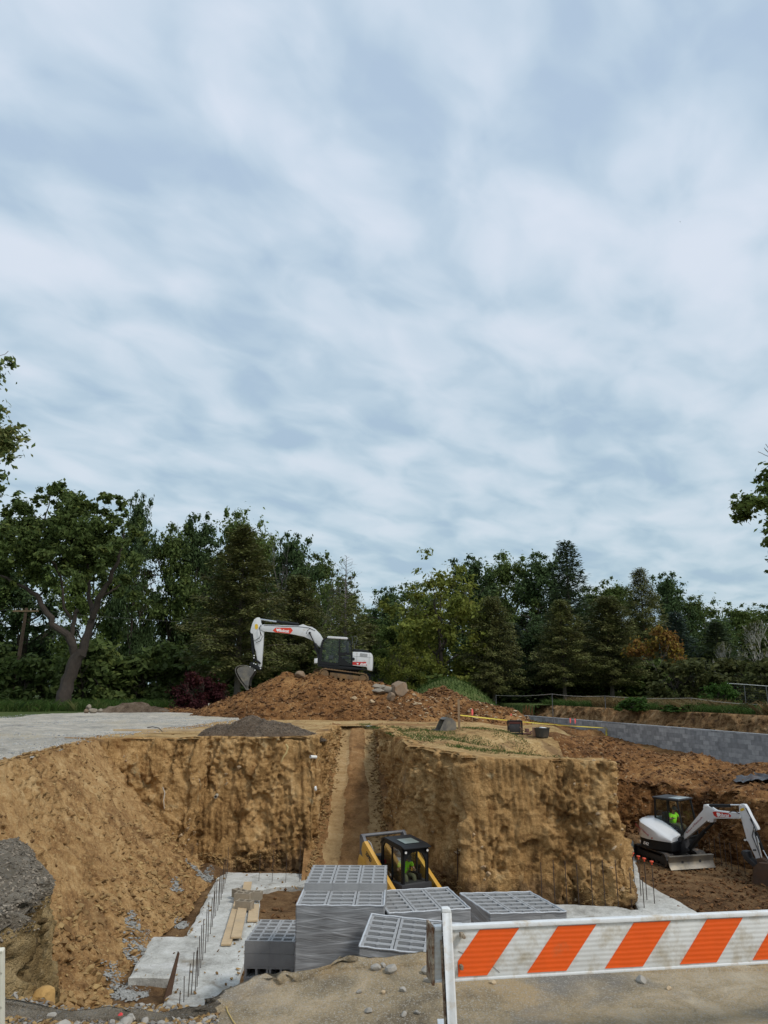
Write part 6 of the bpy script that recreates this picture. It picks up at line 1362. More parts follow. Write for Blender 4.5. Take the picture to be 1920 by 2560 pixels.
mb.tube([Z2(1010, 663, -1.153), Z2(1400, 700, -1.153)], .005, 4); mb.build('panel_seams', M['m_grey'], hs)
# cab
cab = empty('cab', (0, 0, 0)); cab.parent = be
yn, yf = -1.14, -.28
mb = MB(); out_ = [(918, 398), (930, 372), (975, 350), (1165, 362), (1192, 378), (1203, 412), (1212, 625), (900, 600), (888, 590)]; inn = [(935, 408), (950, 380), (985, 362), (1160, 373), (1180, 388), (1190, 415), (1196, 600), (915, 585), (925, 500)]
def frame(mb, o, i, y0, y1, fn=Z4):
    A = PZm(o, y0, fn); B = PZm(i, y0, fn); n = len(A)
    for k in range(n): 
        q = (k+1) % n; mb.prism([A[k], A[q], B[q], B[k]], y0, y1)
frame(mb, out_[:7]+[(895, 600), (900, 500)], inn[:7]+[(918, 583), (926, 500)], yn, yn+.07); frame(mb, out_[:7]+[(895, 600), (900, 500)], inn[:7]+[(918, 583), (926, 500)], yf-.07, yf)
for (x, y, w) in ((975, 352, .06), (935, 380, .06), (1165, 364, .06), (1205, 420, .05), (1210, 600, .08), (905, 592, .08)):
    a = Z4(x, y, yn); mb.box((a.x, (yn+yf)/2, a.z), (w, yf-yn, w))
mb.prism(PZm([(1083, 368), (1097, 369), (1092, 612), (1076, 608)], yn), yn-.01, yn+.06); mb.prism(PZm([(1094, 492), (1200, 498), (1200, 512), (1094, 506)], yn), yn-.008, yn+.05)
mb.prism(PZm([(1082, 500), (1210, 506), (1212, 622), (1082, 610), (1082, 590), (1175, 604), (1202, 590), (1202, 518), (1140, 514), (1092, 530)], yn), yn-.006, yn+.03)
mb.prism(PZm([(900, 575), (1080, 600), (1082, 622), (893, 602)], yn), yn-.004, yf); mb.prism(PZm([(1090, 506), (1140, 514), (1150, 518), (1092, 532)], yn), yn-.004, yn+.03); mb.prism(PZm([(1086, 532), (1100, 534), (1178, 596), (1090, 600)], yn), yn-.003, yn+.03)
mb.build('cab_frame', M['m_black'], cab)
mb = MB(); mb.prism(PZm([(970, 350), (982, 340), (1160, 351), (1170, 362), (1160, 372), (975, 360)], yn), yn-.01, yf+.02); mb.build('roof', M['m_white'], cab, bevel=.02)
mb = MB(); mb.add([Z4(x, y, yn+.035) for x, y in inn[:7]+[(918, 583), (926, 500)]], [tuple(range(9))]); mb.add([Z4(x, y, yf-.035) for x, y in inn[:7]+[(918, 583), (926, 500)]], [tuple(range(9))])
mb.add([Z4(905, 595, yn+.05), Z4(905, 595, yf-.05), Z4(930, 375, yf-.05), Z4(930, 375, yn+.05)], [(0, 1, 2, 3)]); mb.build('glass', M['glass'], cab)
mb = MB(); mb.box(Z4(1135, 545, -.7), (.5, .5, .14)); mb.box(Z4(1165, 470, -.7), (.14, .48, .62), (0, -.12, 0)); mb.box(Z4(1168, 415, -.7), (.11, .28, .2)); mb.box(Z4(1010, 540, -.95), (.25, .14, .2)); mb.box(Z4(1010, 545, -.45), (.25, .14, .2)); mb.tube([Z4(985, 580, -.7), Z4(1000, 520, -.7)], .03, 8); mb.build('seat', M['m_seat'], cab, bevel=.02)
prof('mirror', [(852, 552), (882, 548), (880, 594), (850, 597)], -1.22, -1.16, 'm_white', cab, .01)
mb = MB(); mb.tube([Z2(1000, 420, .9), Z2(1000, 265, .9), Z2(1090, 258, .9), Z2(1105, 300, .9), Z2(1085, 410, .9), Z2(1030, 415, .9)], .014, 6); mb.tube([Z2(1045, 415, .9), Z2(1040, 520, .9)], .014, 6); mb.build('hand_rail', M['m_grey'], hs, smooth=True)
mb = MB(); mb.prism(PZm([(855, 430), (905, 470), (900, 600), (870, 600), (880, 520), (850, 450)], -.3), -.46, .0); mb.prism(PZm([(878, 560), (960, 640), (960, 680), (1250, 690), (1290, 660), (1300, 620), (880, 590)], .5), -.25, .95); mb.build('turntable', M['m_dark'], be)
# undercarriage, a little yawed so the far track shows in front
un = empty('undercarriage', (0, 0, 0)); un.parent = be
def oval(x0, z0, x1, z1, r, n=10):
    a = math.atan2(z1-z0, x1-x0); return [(x0+r*math.cos(a+math.pi/2+math.pi*k/n), z0+r*math.sin(a+math.pi/2+math.pi*k/n)) for k in range(n+1)]+[(x1+r*math.cos(a-math.pi/2+math.pi*k/n), z1+r*math.sin(a-math.pi/2+math.pi*k/n)) for k in range(n+1)]
def bigtrack(y0, y1, dx):
    a = Z4(950+dx, 698, (y0+y1)/2); b = Z4(1310+dx, 745, (y0+y1)/2); r = .31
    o, c = track(un, oval(a.x, a.z, b.x, b.z, r), y0, y1, .15, .05, 'm_muddy', 'track', .028)
    mb = MB()
    for p in (a, b): mb.tube([(p.x, y0+.03, p.z), (p.x, y1-.03, p.z)], .23, 16)
    for k in range(6):
        q = a.lerp(b, (k+1)/7.0); mb.tube([(q.x, y0+.06, q.z-.17), (q.x, y1-.06, q.z-.17)], .09, 10)
    mb.build('roller', M['m_muddy'], o, smooth=True); d = (b-a).normalized(); u = Vector((-d.z, 0, d.x)); mb = MB(); A = a+d*.3; B = b-d*.2
    mb.prism([((A-u*.12).x, (A-u*.12).z), ((B-u*.12).x, (B-u*.12).z), ((B+u*.14).x, (B+u*.14).z), ((A+u*.14).x, (A+u*.14).z)], y0+.07, y1-.05); mb.build('track_frame', M['m_muddy'], o, bevel=.02)
bigtrack(-1.20, -.76, 0); bigtrack(.66, 1.10, -62)
mb = MB(); mb.box((Z4(1130, 715, 0).x, 0, Z4(1130, 705, 0).z), (1.0, 1.6, .35)); mb.build('center_frame', M['m_dark'], un)

# ================================================================ SMALL EXCAVATOR IN THE PIT
CX, CY, FZ = 8.86, 25.3, -3.52
me_ = empty('small_excavator', (CX, CY, FZ)); tag(me_, 'small white excavator with black cab digging at the right edge of the pit', 'excavator')
uf = Vector((.25, -.968, 0)); und = empty('undercarriage', (0, 0, 0), math.atan2(uf.y, uf.x)); und.parent = me_
for s in (1, -1):
    y0, y1 = (s*.40, s*.70) if s > 0 else (-.70, -.40); o, c = track(und, oval(-.74, .235, .64, .235, .20), y0, y1, .09, .035, 'm_track', 'track', .015)
    mb = MB()
    for x in (-.74, .64): mb.tube([(x, y0+.03, .235), (x, y1-.03, .235)], .15, 14)
    for k in range(5): mb.tube([(-.5+k*.24, y0+.05, .12), (-.5+k*.24, y1-.05, .12)], .06, 10)
    mb.box((-.05, (y0+y1)/2, .235), (1.1, y1-y0-.06, .16)); mb.build('roller', M['m_dark'], o, bevel=.01)
mb = MB(); mb.box((-.05, 0, .3), (.9, .85, .2)); mb.tube([(0, 0, .3), (0, 0, .50)], .36, 20); mb.build('center_frame', M['m_dark'], und)
mb = MB(); A = [(1.02, -.76), (1.06, -.76)]; prf = [(1.10, .06), (1.03, .13), (1.0, .24), (1.02, .34), (1.06, .42), (1.09, .41), (1.05, .33), (1.03, .24), (1.06, .14), (1.13, .06)]
mb.prism(prf, -.76, .76); mb.box((1.0, 0, .40), (.06, 1.5, .04)); bl = mb.build('blade', M['m_bucket'], und, bevel=.006)
mb = MB()
for s in (1, -1): mb.prism([(.2, .20), (1.04, .16), (1.04, .30), (.2, .34)], s*.30-.035, s*.30+.035)
mb.build('blade_arm', M['m_dark'], bl)
hf = Vector((.60, -.80, 0)); hse = empty('house', (0, 0, 0), math.atan2(hf.y, hf.x)); hse.parent = me_
per = [(.58, -.74), (.2, -.80), (-.2, -.80), (-.52, -.68), (-.75, -.42), (-.84, 0), (-.76, .40), (-.52, .66), (0, .72), (.55, .70), (.62, .2), (.62, -.3)]
mb = MB(); mb.prismz(per, .47, .74); ls = mb.build('lower_house', M['m_black'], hse, bevel=.04, seg=3)
wp2 = [(.57, -.755), (.2, -.815), (-.2, -.815), (-.53, -.69), (-.765, -.43), (-.855, 0), (-.775, .41), (-.52, .68)]; zt = [.83, .98, 1.14, 1.21, 1.24, 1.25, 1.23, 1.20]
inn2 = [(.50, -.12), (.2, -.12), (-.1, -.12), (-.34, -.14), (-.36, -.05), (-.37, .1), (-.37, .3), (-.37, .6)]; zi = [.90, 1.08, 1.22, 1.27, 1.28, 1.28, 1.28, 1.26]
V = []; n = len(wp2)
for k in range(n):
    p = Vector((*wp2[k], 0)); q = Vector((*inn2[k], 0)); d = (q-p).normalized()
    V += [(p.x, p.y, .745), (p.x, p.y, .745+(zt[k]-.745)*.45), (p.x+d.x*.03, p.y+d.y*.03, zt[k]-.04), (p.x+d.x*.13, p.y+d.y*.13, zt[k]+.02), (q.x, q.y, zi[k]), (q.x, q.y, .745)]
mb = MB(); mb.add(V, [(k*6+j, (k+1)*6+j, (k+1)*6+j+1, k*6+j+1) for k in range(n-1) for j in range(5)]+[(0, 1, 2, 3, 4, 5), tuple((n-1)*6+j for j in (5, 4, 3, 2, 1, 0))])
hood = mb.build('hood', M['m_white'], hse, smooth=True)
def hp(s, z, off=.012):     # point on the right side of the hood: s runs along the rim
    k = min(int(s), n-2); f = s-k; p = Vector((*wp2[k], 0)).lerp(Vector((*wp2[k+1], 0)), f); c = Vector((-.1, 0, 0)); d = (p-c).normalized(); return Vector((p.x+d.x*off, p.y+d.y*off, z))
mb = MB(); mb.add([hp(3.5, 1.06), hp(3.1, 1.00), hp(1.5, .80), hp(1.6, .775), hp(2.9, .84), hp(3.3, .88)], [(0, 1, 2, 3, 4, 5)]); mb.build('side_decal', M['m_red'], hood)
o_ = hp(2.35, .985, .02); text_mesh('lettering', 'Bobcat of Pittsburgh', .092, M['m_textred'], hood, hp(2.6, .975, .03), (hp(1.6, .89, .02)-hp(3.4, 1.10, .02)), (0, 0, 1), ext=.002, sx=.95)
emblem(ls, M['m_text'], hp(3.05, .62, .02), hp(2.5, .62)-hp(3.4, .62), (0, 0, 1), .085); text_mesh('lettering', 'E42', .12, M['m_text'], ls, hp(2.2, .61, .03), hp(1.6, .60)-hp(2.6, .62), (0, 0, 1), shear=.3, bold=.004, sx=1.2)
# cab of the small excavator
cb2 = empty('cab', (0, 0, 0)); cb2.parent = hse; x0, x1, y0, y1, z0, z1 = -.36, .50, -.11, .66, .74, 1.86; xf0, xf1 = .60, .44
mb = MB(); t = .03
corn = {(0, 0): ((x0, y0, z0), (x0+.02, y0+.02, z1)), (0, 1): ((x0, y1, z0), (x0+.02, y1-.02, z1)), (1, 0): ((xf0, y0, z0), (xf1, y0+.02, z1)), (1, 1): ((xf0, y1, z0), (xf1, y1-.02, z1))}
for a, b in corn.values(): mb.tube([a, Vector(a).lerp(Vector(b), .5)+Vector((.015 if a[0] > 0 else -.01, 0, 0)), b], t, 6)
for y in (y0+.01, y1-.01): mb.tube([(x0, y, z1), (xf1, y, z1)], t, 6); mb.tube([(.12, y, z0), (.10, y, z1)], .022, 6); mb.box(((x0+xf0)/2, y, z0+.13), (xf0-x0, .03, .26))
for (xa, z) in ((x0, z1), (xf1, z1), (xf0-.01, z0+.06), (x0, z0+.4)): mb.tube([(xa, y0, z), (xa, y1, z)], t, 6)
mb.tube([(x0, y0, 1.26), (.12, y0, 1.18), (.56, y0, .98)], .022, 6); mb.box((x0, .28, z0+.2), (.03, .74, .42)); mb.box((.1, .28, z0), (1.0, .78, .04)); mb.build('cab_frame', M['m_black'], cb2, smooth=True)
mb = MB(); mb.box((.05, .275, z1+.02), (.92, .82, .05)); mb.build('roof', M['m_dark'], cb2, bevel=.02); mb = MB(); mb.box((.28, .275, z1+.05), (.36, .60, .012)); mb.build('skylight', simple('grey_skylight', (.35, .42, .44), .2), cb2, bevel=.004)
mb = MB(); mb.add([(x0, y0, z0+.26), (xf0, y0, z0+.26), (xf1, y0, z1), (x0, y0, z1)], [(0, 1, 2, 3)]); mb.add([(x0, y1, z0+.26), (xf0, y1, z0+.26), (xf1, y1, z1), (x0, y1, z1)], [(0, 1, 2, 3)]); mb.add([(xf0, y0, z0+.05), (xf0, y1, z0+.05), (xf1, y1, z1), (xf1, y0, z1)], [(0, 1, 2, 3)]); mb.add([(x0, y0, z0+.4), (x0, y1, z0+.4), (x0, y1, z1), (x0, y0, z1)], [(0, 1, 2, 3)]); mb.build('glass', M['glass'], cb2)
mb = MB(); mb.box((-.04, .28, .98), (.36, .36, .09)); mb.box((-.22, .28, 1.22), (.08, .34, .42), (0, -.1, 0)); mb.tube([(.22, .08, .8), (.22, .08, 1.08)], .02, 6); mb.tube([(.22, .50, .8), (.22, .50, 1.08)], .02, 6); mb.box((-.02, .05, 1.02), (.34, .08, .12)); mb.build('seat', M['m_seat'], cb2, bevel=.015)
a_ = math.atan2(hf.y, hf.x); sp_w = Vector((CX, CY, FZ))+Matrix.Rotation(a_, 3, 'Z') @ Vector((-.02, .28, 1.00))
seated_person(sp_w, a_, .74, 'operator in lime green shirt seated in the small excavator cab', .08)
# boom, stick, bucket traced in their own upright plane
BYm = 0.0
B0 = Vector((8.98, 24.62, 0)); BD = Vector((1.38, -1.85, 0)).normalized(); BN = Vector((-BD.y, BD.x, 0))*1.0; BN = BN if BN.y > 0 else -BN
def Q4(zx, zy, off=0.0):
    d = ray(1520+zx/4.1475, 1940+zy/4.1475); o = Vector((0, 0, CZ)); t = (B0-o).dot(BN)/d.dot(BN); v = o+d*t+BN*off; return Vector((v.x-CX, v.y-CY, v.z-FZ))
def plprism(mb, pts, o0, o1):
    n = len(pts); V = [Q4(x, y, 0)+BN*o0 for x, y in pts]+[Q4(x, y, 0)+BN*o1 for x, y in pts]
    return mb.add(V, [tuple(range(n)), tuple(range(2*n-1, n-1, -1))]+[(i, i+n, (i+1) % n+n, (i+1) % n) for i in range(n)])
def qprof(name, pts, y0, y1, mat, parent, bevel=.008):
    mb = MB(); plprism(mb, pts, y0, y1); return mb.build(name, M[mat], parent, bevel=bevel)
bo2 = qprof('boom', [(763, 640), (790, 662), (1035, 455), (1042, 480), (1085, 482), (1097, 442), (1370, 443), (1382, 425), (1378, 392), (1360, 382), (1280, 378), (1110, 358), (1072, 335), (1022, 296), (990, 296), (985, 350), (940, 400), (778, 598)], BYm, BYm+.17, 'm_white', me_)
st2 = qprof('stick', [(1355, 300), (1375, 290), (1412, 294), (1442, 340), (1480, 420), (1545, 535), (1552, 560), (1528, 572), (1502, 572), (1540, 720), (1575, 850), (1574, 872), (1540, 874), (1450, 682), (1428, 668), (1432, 645), (1386, 470), (1358, 400)], BYm+.01, BYm+.15, 'm_white', me_)
dc = qprof('decal', [(1085, 372), (1112, 368), (1250, 386), (1279, 412), (1262, 431), (1125, 426), (1098, 408)], BYm-.006, BYm, 'm_red', bo2, 0)
text_mesh('lettering', 'Bobcat', .155, M['m_text'], dc, Q4(1195, 407, BYm-.010), Q4(1260, 413)-Q4(1140, 402), (0, 0, 1), ext=.002, sx=.85, bold=.004); emblem(dc, M['m_text'], Q4(1147, 400, BYm-.010), Q4(1260, 413)-Q4(1140, 402), (0, 0, 1), .115)
dv_ = Q4(965, 445)-Q4(835, 578); text_mesh('lettering', 'Bobcat of Pittsburgh', .115, M['m_textred'], bo2, Q4(900, 510, BYm-.006), dv_, Vector((-dv_.z, 0, dv_.x)), ext=.002, sx=.80)
qprof('warning_sticker', [(1368, 342), (1405, 328), (1414, 354), (1374, 366)], BYm+.002, BYm+.012, 'm_yel', st2, 0)
mb = MB()
for x in (1512, 1528): p = Q4(x, 768, BYm-.0); mb.box(p, (.03, .02, .04), (0, .7, 0)); mb.box(p, (.03, .018, .04), (0, -.7, 0))
mb.build('emblem', M['m_dark'], st2)
mb = MB(); mb.tube([Q4(1040, 308, BYm+.08), Q4(1255, 311, BYm+.08)], .045, 10); c_ = mb.build('arm_cylinder', M['m_black'], bo2, smooth=True); mb = MB(); mb.tube([Q4(1255, 303, BYm+.08), Q4(1365, 304, BYm+.08)], .022, 8); mb.build('piston_rod', M['m_chrome'], c_, smooth=True)
mb = MB(); mb.tube([Q4(1078, 486, BYm+.08), Q4(945, 610, BYm+.08)], .038, 8); mb.tube([Q4(985, 575, BYm+.08), Q4(825, 765, BYm+.08)], .062, 10); mb.build('boom_cylinder', M['m_black'], bo2, smooth=True)
mb = MB(); plprism(mb, [(690, 690), (740, 625), (790, 640), (810, 740), (835, 770), (815, 800), (760, 800), (690, 760)], -.02, .22); mb.tube([Q4(825, 765, BYm-.03), Q4(825, 765, BYm+.2)], .05, 10); mb.build('swing_bracket', M['m_dark'], me_, bevel=.01)
mb = MB(); mb.tube([Q4(1478, 440, BYm-.03), Q4(1520, 520, BYm-.03), Q4(1500, 620, BYm-.03), Q4(1560, 760, BYm-.03), Q4(1590, 850, BYm-.03)], .012, 6); mb.tube([Q4(1430, 330, BYm-.02), Q4(1490, 440, BYm-.03), Q4(1535, 560, BYm-.03), Q4(1590, 700, BYm-.03)], .012, 6)
mb.tube([Q4(760, 640, BYm-.03), Q4(790, 560, BYm-.04), Q4(830, 530, BYm-.02), Q4(790, 590, BYm-.03), Q4(765, 700, BYm-.02)], .014, 6); mb.tube([Q4(1260, 375, BYm), Q4(1310, 360, BYm-.03), Q4(1370, 390, BYm-.03)], .012, 6); mb.build('hydraulic_hoses', M['m_black'], st2, smooth=True)
mb = MB(); mb.tube([Q4(1520, 585, BYm+.08), Q4(1590, 770, BYm+.08)], .042, 10); mb.build('bucket_cylinder', M['m_black'], st2, smooth=True); mb = MB(); mb.tube([Q4(1545, 620, BYm-.02), Q4(1572, 690, BYm-.02)], .018, 8); mb.tube([Q4(1590, 765, BYm+.08), Q4(1655, 880, BYm+.08)], .02, 8); mb.build('piston_rod', M['m_chrome'], st2, smooth=True)
mb = MB()
for x, y in ((1375, 425), (1425, 663), (1375, 305), (1514, 550), (1015, 312), (1045, 462)): p = Q4(x, y, BYm-.015); mb.tube([p, p-BN*.02], .03, 10)
mb.build('pin', M['m_light'], st2)
mb = MB(); plprism(mb, [(1385, 790), (1395, 772), (1450, 785), (1470, 850), (1530, 900), (1570, 935), (1560, 955), (1500, 930), (1430, 870)], -.05, .21); mb.build('thumb', M['m_dark'], st2, bevel=.008)
bs = [(1560, 925), (1600, 890), (1700, 900), (1790, 950), (1850, 1050), (1830, 1150), (1740, 1200), (1640, 1215), (1535, 1185), (1530, 1150), (1545, 1000)]
mb = MB(); plprism(mb, bs, -.22, -.20); plprism(mb, bs, .36, .38)
for i in range(1, len(bs)-1):
    a, b = bs[i], bs[i+1]; cxy = (1690, 1060); f = .96; plprism(mb, [a, b, (cxy[0]+(b[0]-cxy[0])*f, cxy[1]+(b[1]-cxy[1])*f), (cxy[0]+(a[0]-cxy[0])*f, cxy[1]+(a[1]-cxy[1])*f)], -.20, .36)
for k in range(4): p = Q4(1540, 1180, -.18+k*.17); mb.box(p, (.05, .05, .12))
plprism(mb, [(1540, 855), (1580, 850), (1640, 880), (1680, 905), (1600, 930), (1560, 930)], -.02, .18); mb.build('bucket', simple('dirty_bucket', (.10, .065, .045), .8, metal=.2, var=.4, vscale=3, dirt=(.12, .06, .03), dirt_amt=.6), me_)

# ================================================================ COMPACT TRACK LOADER
kf = Vector((.485, -.875, 0)); ka = math.atan2(kf.y, kf.x); KC = Vector((.50, 20.62, -3.58))
ke = empty('track_loader', KC, ka); ke.scale = (1.14, 1.0, 1.03); tag(ke, 'yellow and black compact track loader behind the wrapped block bundles', 'track loader')
for s in (1, -1):
    y0, y1 = (.46, .70) if s > 0 else (-.70, -.46); o, c = track(ke, [(-.72, .02), (.55, .02), (.70, .16), (.62, .30), (-.35, .50), (-.62, .46), (-.85, .20)], y0, y1, .09, .035, 'm_track', 'track', .015)
    mb = MB(); mb.box((-.1, (y0+y1)/2, .18), (1.1, .2, .16))
    for x in (-.72, .58): mb.tube([(x, y0+.03, .17), (x, y1-.03, .17)], .11, 12)
    mb.build('roller', M['m_dark'], o)
mb = MB(); mb.box((-.2, 0, .42), (1.5, .86, .50)); mb.prism([(-1.0, .35), (-.46, .35), (-.46, 1.12), (-.80, 1.10), (-1.0, .95)], -.42, .42); mb.build('body', M['m_dark'], ke, bevel=.02)
kc = empty('cab', (0, 0, 0)); kc.parent = ke; W = .375
mb = MB()
sidef = [(.50, .36), (.50, 1.40), (.44, 1.47), (-.30, 1.54), (-.44, 1.40), (-.46, .60)]; sin_ = [(.43, .50), (.43, 1.34), (.38, 1.40), (-.27, 1.46), (-.36, 1.36), (-.38, .72)]
for s in (1, -1):
    y0, y1 = (W-.04, W) if s > 0 else (-W, -W+.04); nn = len(sidef)
    for k in range(nn): q_ = (k+1) % nn; mb.prism([sidef[k], sidef[q_], sin_[q_], sin_[k]], y0, y1)
    mb.prism([(.02, .6), (.05, .6), (.05, 1.44), (.02, 1.44)], y0, y1); mb.prism([(-.40, .40), (.45, .40), (.45, .62), (-.40, .76)], y0+.003, y1-.003)
# front frame with arched door opening
arch = [(-.29, .40), (-.31, .90), (-.29, 1.16), (-.20, 1.30), (-.08, 1.355), (.08, 1.355), (.20, 1.30), (.29, 1.16), (.31, .90), (.29, .40)]; outer = [(-W, .36), (-W, .90), (-W, 1.20), (-W, 1.45), (-.10, 1.46), (.10, 1.46), (W, 1.45), (W, 1.20), (W, .90), (W, .36)]
V = [(x_, p[0], p[1]) for x_ in (.50, .455) for p in arch+outer]; m_ = len(arch); fs = []
for k in range(m_-1): fs += [(k, k+1, m_+k+1, m_+k), (2*m_+k, 3*m_+k, 3*m_+k+1, 2*m_+k+1), (k, 2*m_+k, 2*m_+k+1, k+1)]
mb.add(V, fs); mb.box((.47, 0, .38), (.06, .7, .06)); mb.box((-.42, 0, .9), (.03, .7, .7)); mb.build('cab_frame', M['m_black'], kc)
mb = MB(); mb.prism([(.60, 1.44), (.60, 1.47), (.46, 1.515), (-.28, 1.585), (-.40, 1.55), (-.48, 1.42), (-.46, 1.40), (-.30, 1.535), (.44, 1.465)], -W-.015, W+.015); mb.build('roof', M['m_black'], kc, bevel=.012)
mb = MB(); mb.prism([(.38, 1.531), (.02, 1.565), (.02, 1.572), (.38, 1.540)], -.22, .20); mb.build('roof_hatch', simple('grey_green_hatch', (.20, .24, .22), .3), kc, bevel=.004)
mb = MB(); mb.add([(.478, p[0], p[1]) for p in arch], [tuple(range(m_))])
for s in (1, -1): mb.add([(p[0], s*(W-.02), p[1]) for p in sin_], [tuple(range(6))])
mb.build('glass', M['glass_dark'], kc)
mb = MB()
for s in (1, -1):
    for k in range(9): z = .80+k*.068; mb.tube([(-.33, s*(W-.045), z), (.0, s*(W-.045), z)], .006, 4)
    for k in range(6): x = -.32+k*.065; mb.tube([(x, s*(W-.045), .74), (x, s*(W-.045), 1.42)], .005, 4)
mb.build('side_mesh', M['m_dark'], kc)
for s in (1, -1):
    mb = MB(); mb.tube([(.505, s*.31, 1.375), (.55, s*.31, 1.375)], .038, 12); h_ = mb.build('headlight', M['m_black'], kc, smooth=True); mb = MB(); mb.tube([(.55, s*.31, 1.375), (.556, s*.31, 1.375)], .031, 12); mb.build('lens', M['m_light'], h_)
mb = MB(); mb.box((-.06, 0, .66), (.40, .42, .10)); mb.box((-.25, 0, .98), (.09, .40, .58), (0, -.1, 0)); mb.build('seat', M['m_seat'], kc, bevel=.02)
mb = MB()
for s in (1, -1): mb.box((.12, s*.27, .72), (.34, .10, .16)); mb.tube([(.24, s*.27, .78), (.26, s*.27, .95)], .022, 8); mb.tube([(.26, s*.27, .93), (.265, s*.27, 1.0)], .036, 8)
mb.build('joystick_console', M['m_black'], kc, bevel=.01)
spw = KC+Matrix.Rotation(ka, 3, 'Z') @ Vector((-.04, .0, .70)); seated_person(spw, ka, .74, 'operator in lime green shirt bent forward in the track loader cab', .55, (.30, .28, .28), (.30, -.28, .28))
for s in (1, -1):
    y0, y1 = (.56, .67) if s > 0 else (-.67, -.56)
    mb = MB(); mb.prism([(-.86, 1.37), (-.78, 1.42), (.66, .50), (.80, .40), (.98, .10), (.90, .03), (.72, .06), (.52, .26), (.04, .52), (-.36, .70), (-.78, .90), (-.92, 1.20)], y0, y1); arm = mb.build('lift_arm', M['m_cat'], ke, bevel=.012)
    mb = MB(); mb.prism([(.42, .52), (.66, .36), (.80, .12), (.88, .12), (.84, .30), (.72, .44), (.46, .60)], y0-.02*(s < 0)-.0, y0-.001 if s < 0 else y1+.02); mb.build('arm_brace', M['m_cat'], arm)
    mb = MB(); mb.prism([(-1.02, 1.52), (-.94, 1.56), (-.86, 1.50), (-.80, .95), (-.92, .62), (-1.0, .66)], y0+.01, y1-.01); mb.prism([(-.90, 1.54), (-.70, 1.30), (-.76, 1.24), (-.96, 1.46)], y0+.012, y1-.012); mb.build('rear_link', M['m_grey'], ke, bevel=.01)
    mb = MB(); mb.prism([(-1.05, .35), (-.62, .35), (-.60, .72), (-.74, 1.0), (-.98, 1.08), (-1.06, .9)], y0-.02, y1+.02); mb.build('rear_tower', M['m_cat'], ke, bevel=.012)
    mb = MB(); mb.tube([(-.60, s*.53, .50), (.20, s*.53, .50)], .045, 10); mb.tube([(.2, s*.53, .50), (.5, s*.53, .42)], .024, 8); mb.build('lift_cylinder', M['m_black'], ke, smooth=True)
    if s < 0: text_mesh('lettering', '239D', .13, M['m_dark'], arm, (-.55, y0-.006, 1.10), (1, 0, -.62), (.62, 0, 1), bold=.003)
mb = MB(); mb.tube([(-.955, -.66, 1.515), (-.955, .66, 1.515)], .042, 14); mb.build('crossbar', M['m_grey'], ke, smooth=True)
mb = MB(); mb.tube([(-.86, -.50, 1.40), (-.74, -.50, 1.36), (-.62, -.49, 1.20), (-.55, -.49, 1.0)], .018, 6); mb.build('hydraulic_hoses', simple('pale_hose', (.35, .33, .30), .6), ke, smooth=True)
mb = MB(); mb.box((-.48, -.44, .98), (.14, .05, .09)); mb.build('tail_lamp', M['m_red'], ke, bevel=.01)
mb = MB(); mb.box((.95, 0, .22), (.06, 1.0, .36)); mb.box((1.35, -.3, .05), (.85, .10, .04)); mb.box((1.35, .3, .05), (.85, .10, .04)); mb.build('fork_carriage', M['m_dark'], ke, bevel=.01)
# ================================================================ SMALL SITE OBJECTS
M['stake'] = simple('wood_stake', (.28, .19, .11), .9, var=.3); M['stake_w'] = simple('pale_stake', (.55, .50, .42), .85)
M['pink'] = simple('fluorescent_pink_ribbon', (.90, .16, .14), .6); M['tape'] = simple('yellow_tape', (.72, .58, .08), .5, var=.15); M['wire'] = simple('dark_wire', (.05, .05, .05), .6)
def stake(px, pyt, pyb, Y, w, label, mat='stake', ribbon=False, grp=None, cat='stake'):
    b = hit(px, pyb, [ground], Y); Y = b.y; t = PY(px, pyt, Y); g = gz(b.x, Y); e = empty('stake', (b.x, Y, g)); h = t.z-g; mb = MB(); mb.box((0, 0, h/2-.05), (w, w*.6, h+.1)); mb.build('post', M[mat], e)
    if ribbon:
        mb = MB(); z = h-.02; mb.add([(-.02, -.02, z), (.03, -.025, z), (.045, -.02, z-.12), (.02, -.03, z-.30), (-.03, -.02, z-.28), (-.035, -.025, z-.12)], [(0, 1, 2, 5), (5, 2, 3, 4)]); mb.add([(.01, .02, z), (.05, .0, z-.05), (.07, .0, z-.2), (.03, .02, z-.22)], [(0, 1, 2, 3)]); mb.build('ribbon', M['pink'], e)
    tag(e, label, cat, grp); return e
GF = 'stakes with pink ribbon'
for a in [(1072, 1765, 1800, 34, .03, 'stake with pink ribbon left of the excavator bucket attachment'), (1181, 1771, 1806, 35, .03, 'stake with orange pink ribbon just right of the brown post'), (1278, 1783, 1806, 34, .025, 'stake with pink ribbon above the generator'),
          (1427, 1794, 1832, 30, .02, 'left one of the pair of pink flags near the tape end'), (1439, 1795, 1832, 30, .02, 'right one of the pair of pink flags near the tape end')]:
    stake(*a, ribbon=True, grp=GF)
po = stake(1148, 1748, 1822, 30.5, .085, 'thick brown wooden post where the yellow tape starts', cat='post'); po.name = 'wooden_post'
stake(506, 1767, 1778, 46, .05, 'short white stake beyond the gravel road', 'stake_w'); stake(592, 1715, 1742, 47, .04, 'white stake beside the excavator bucket', 'stake_w'); stake(1520, 1800, 1838, 28.5, .04, 'brown post where the yellow tape ends', 'stake')
q1 = hit(1148, 1822, [ground]); q2 = hit(1520, 1838, [ground]); a = PY(1151, 1788, q1.y-.06); b = PY(1516, 1820, q2.y-.04); mb = MB(); pts = [a.lerp(b, k/24)+Vector((0, 0, -.06*math.sin(math.pi*k/24))) for k in range(25)]; V = []
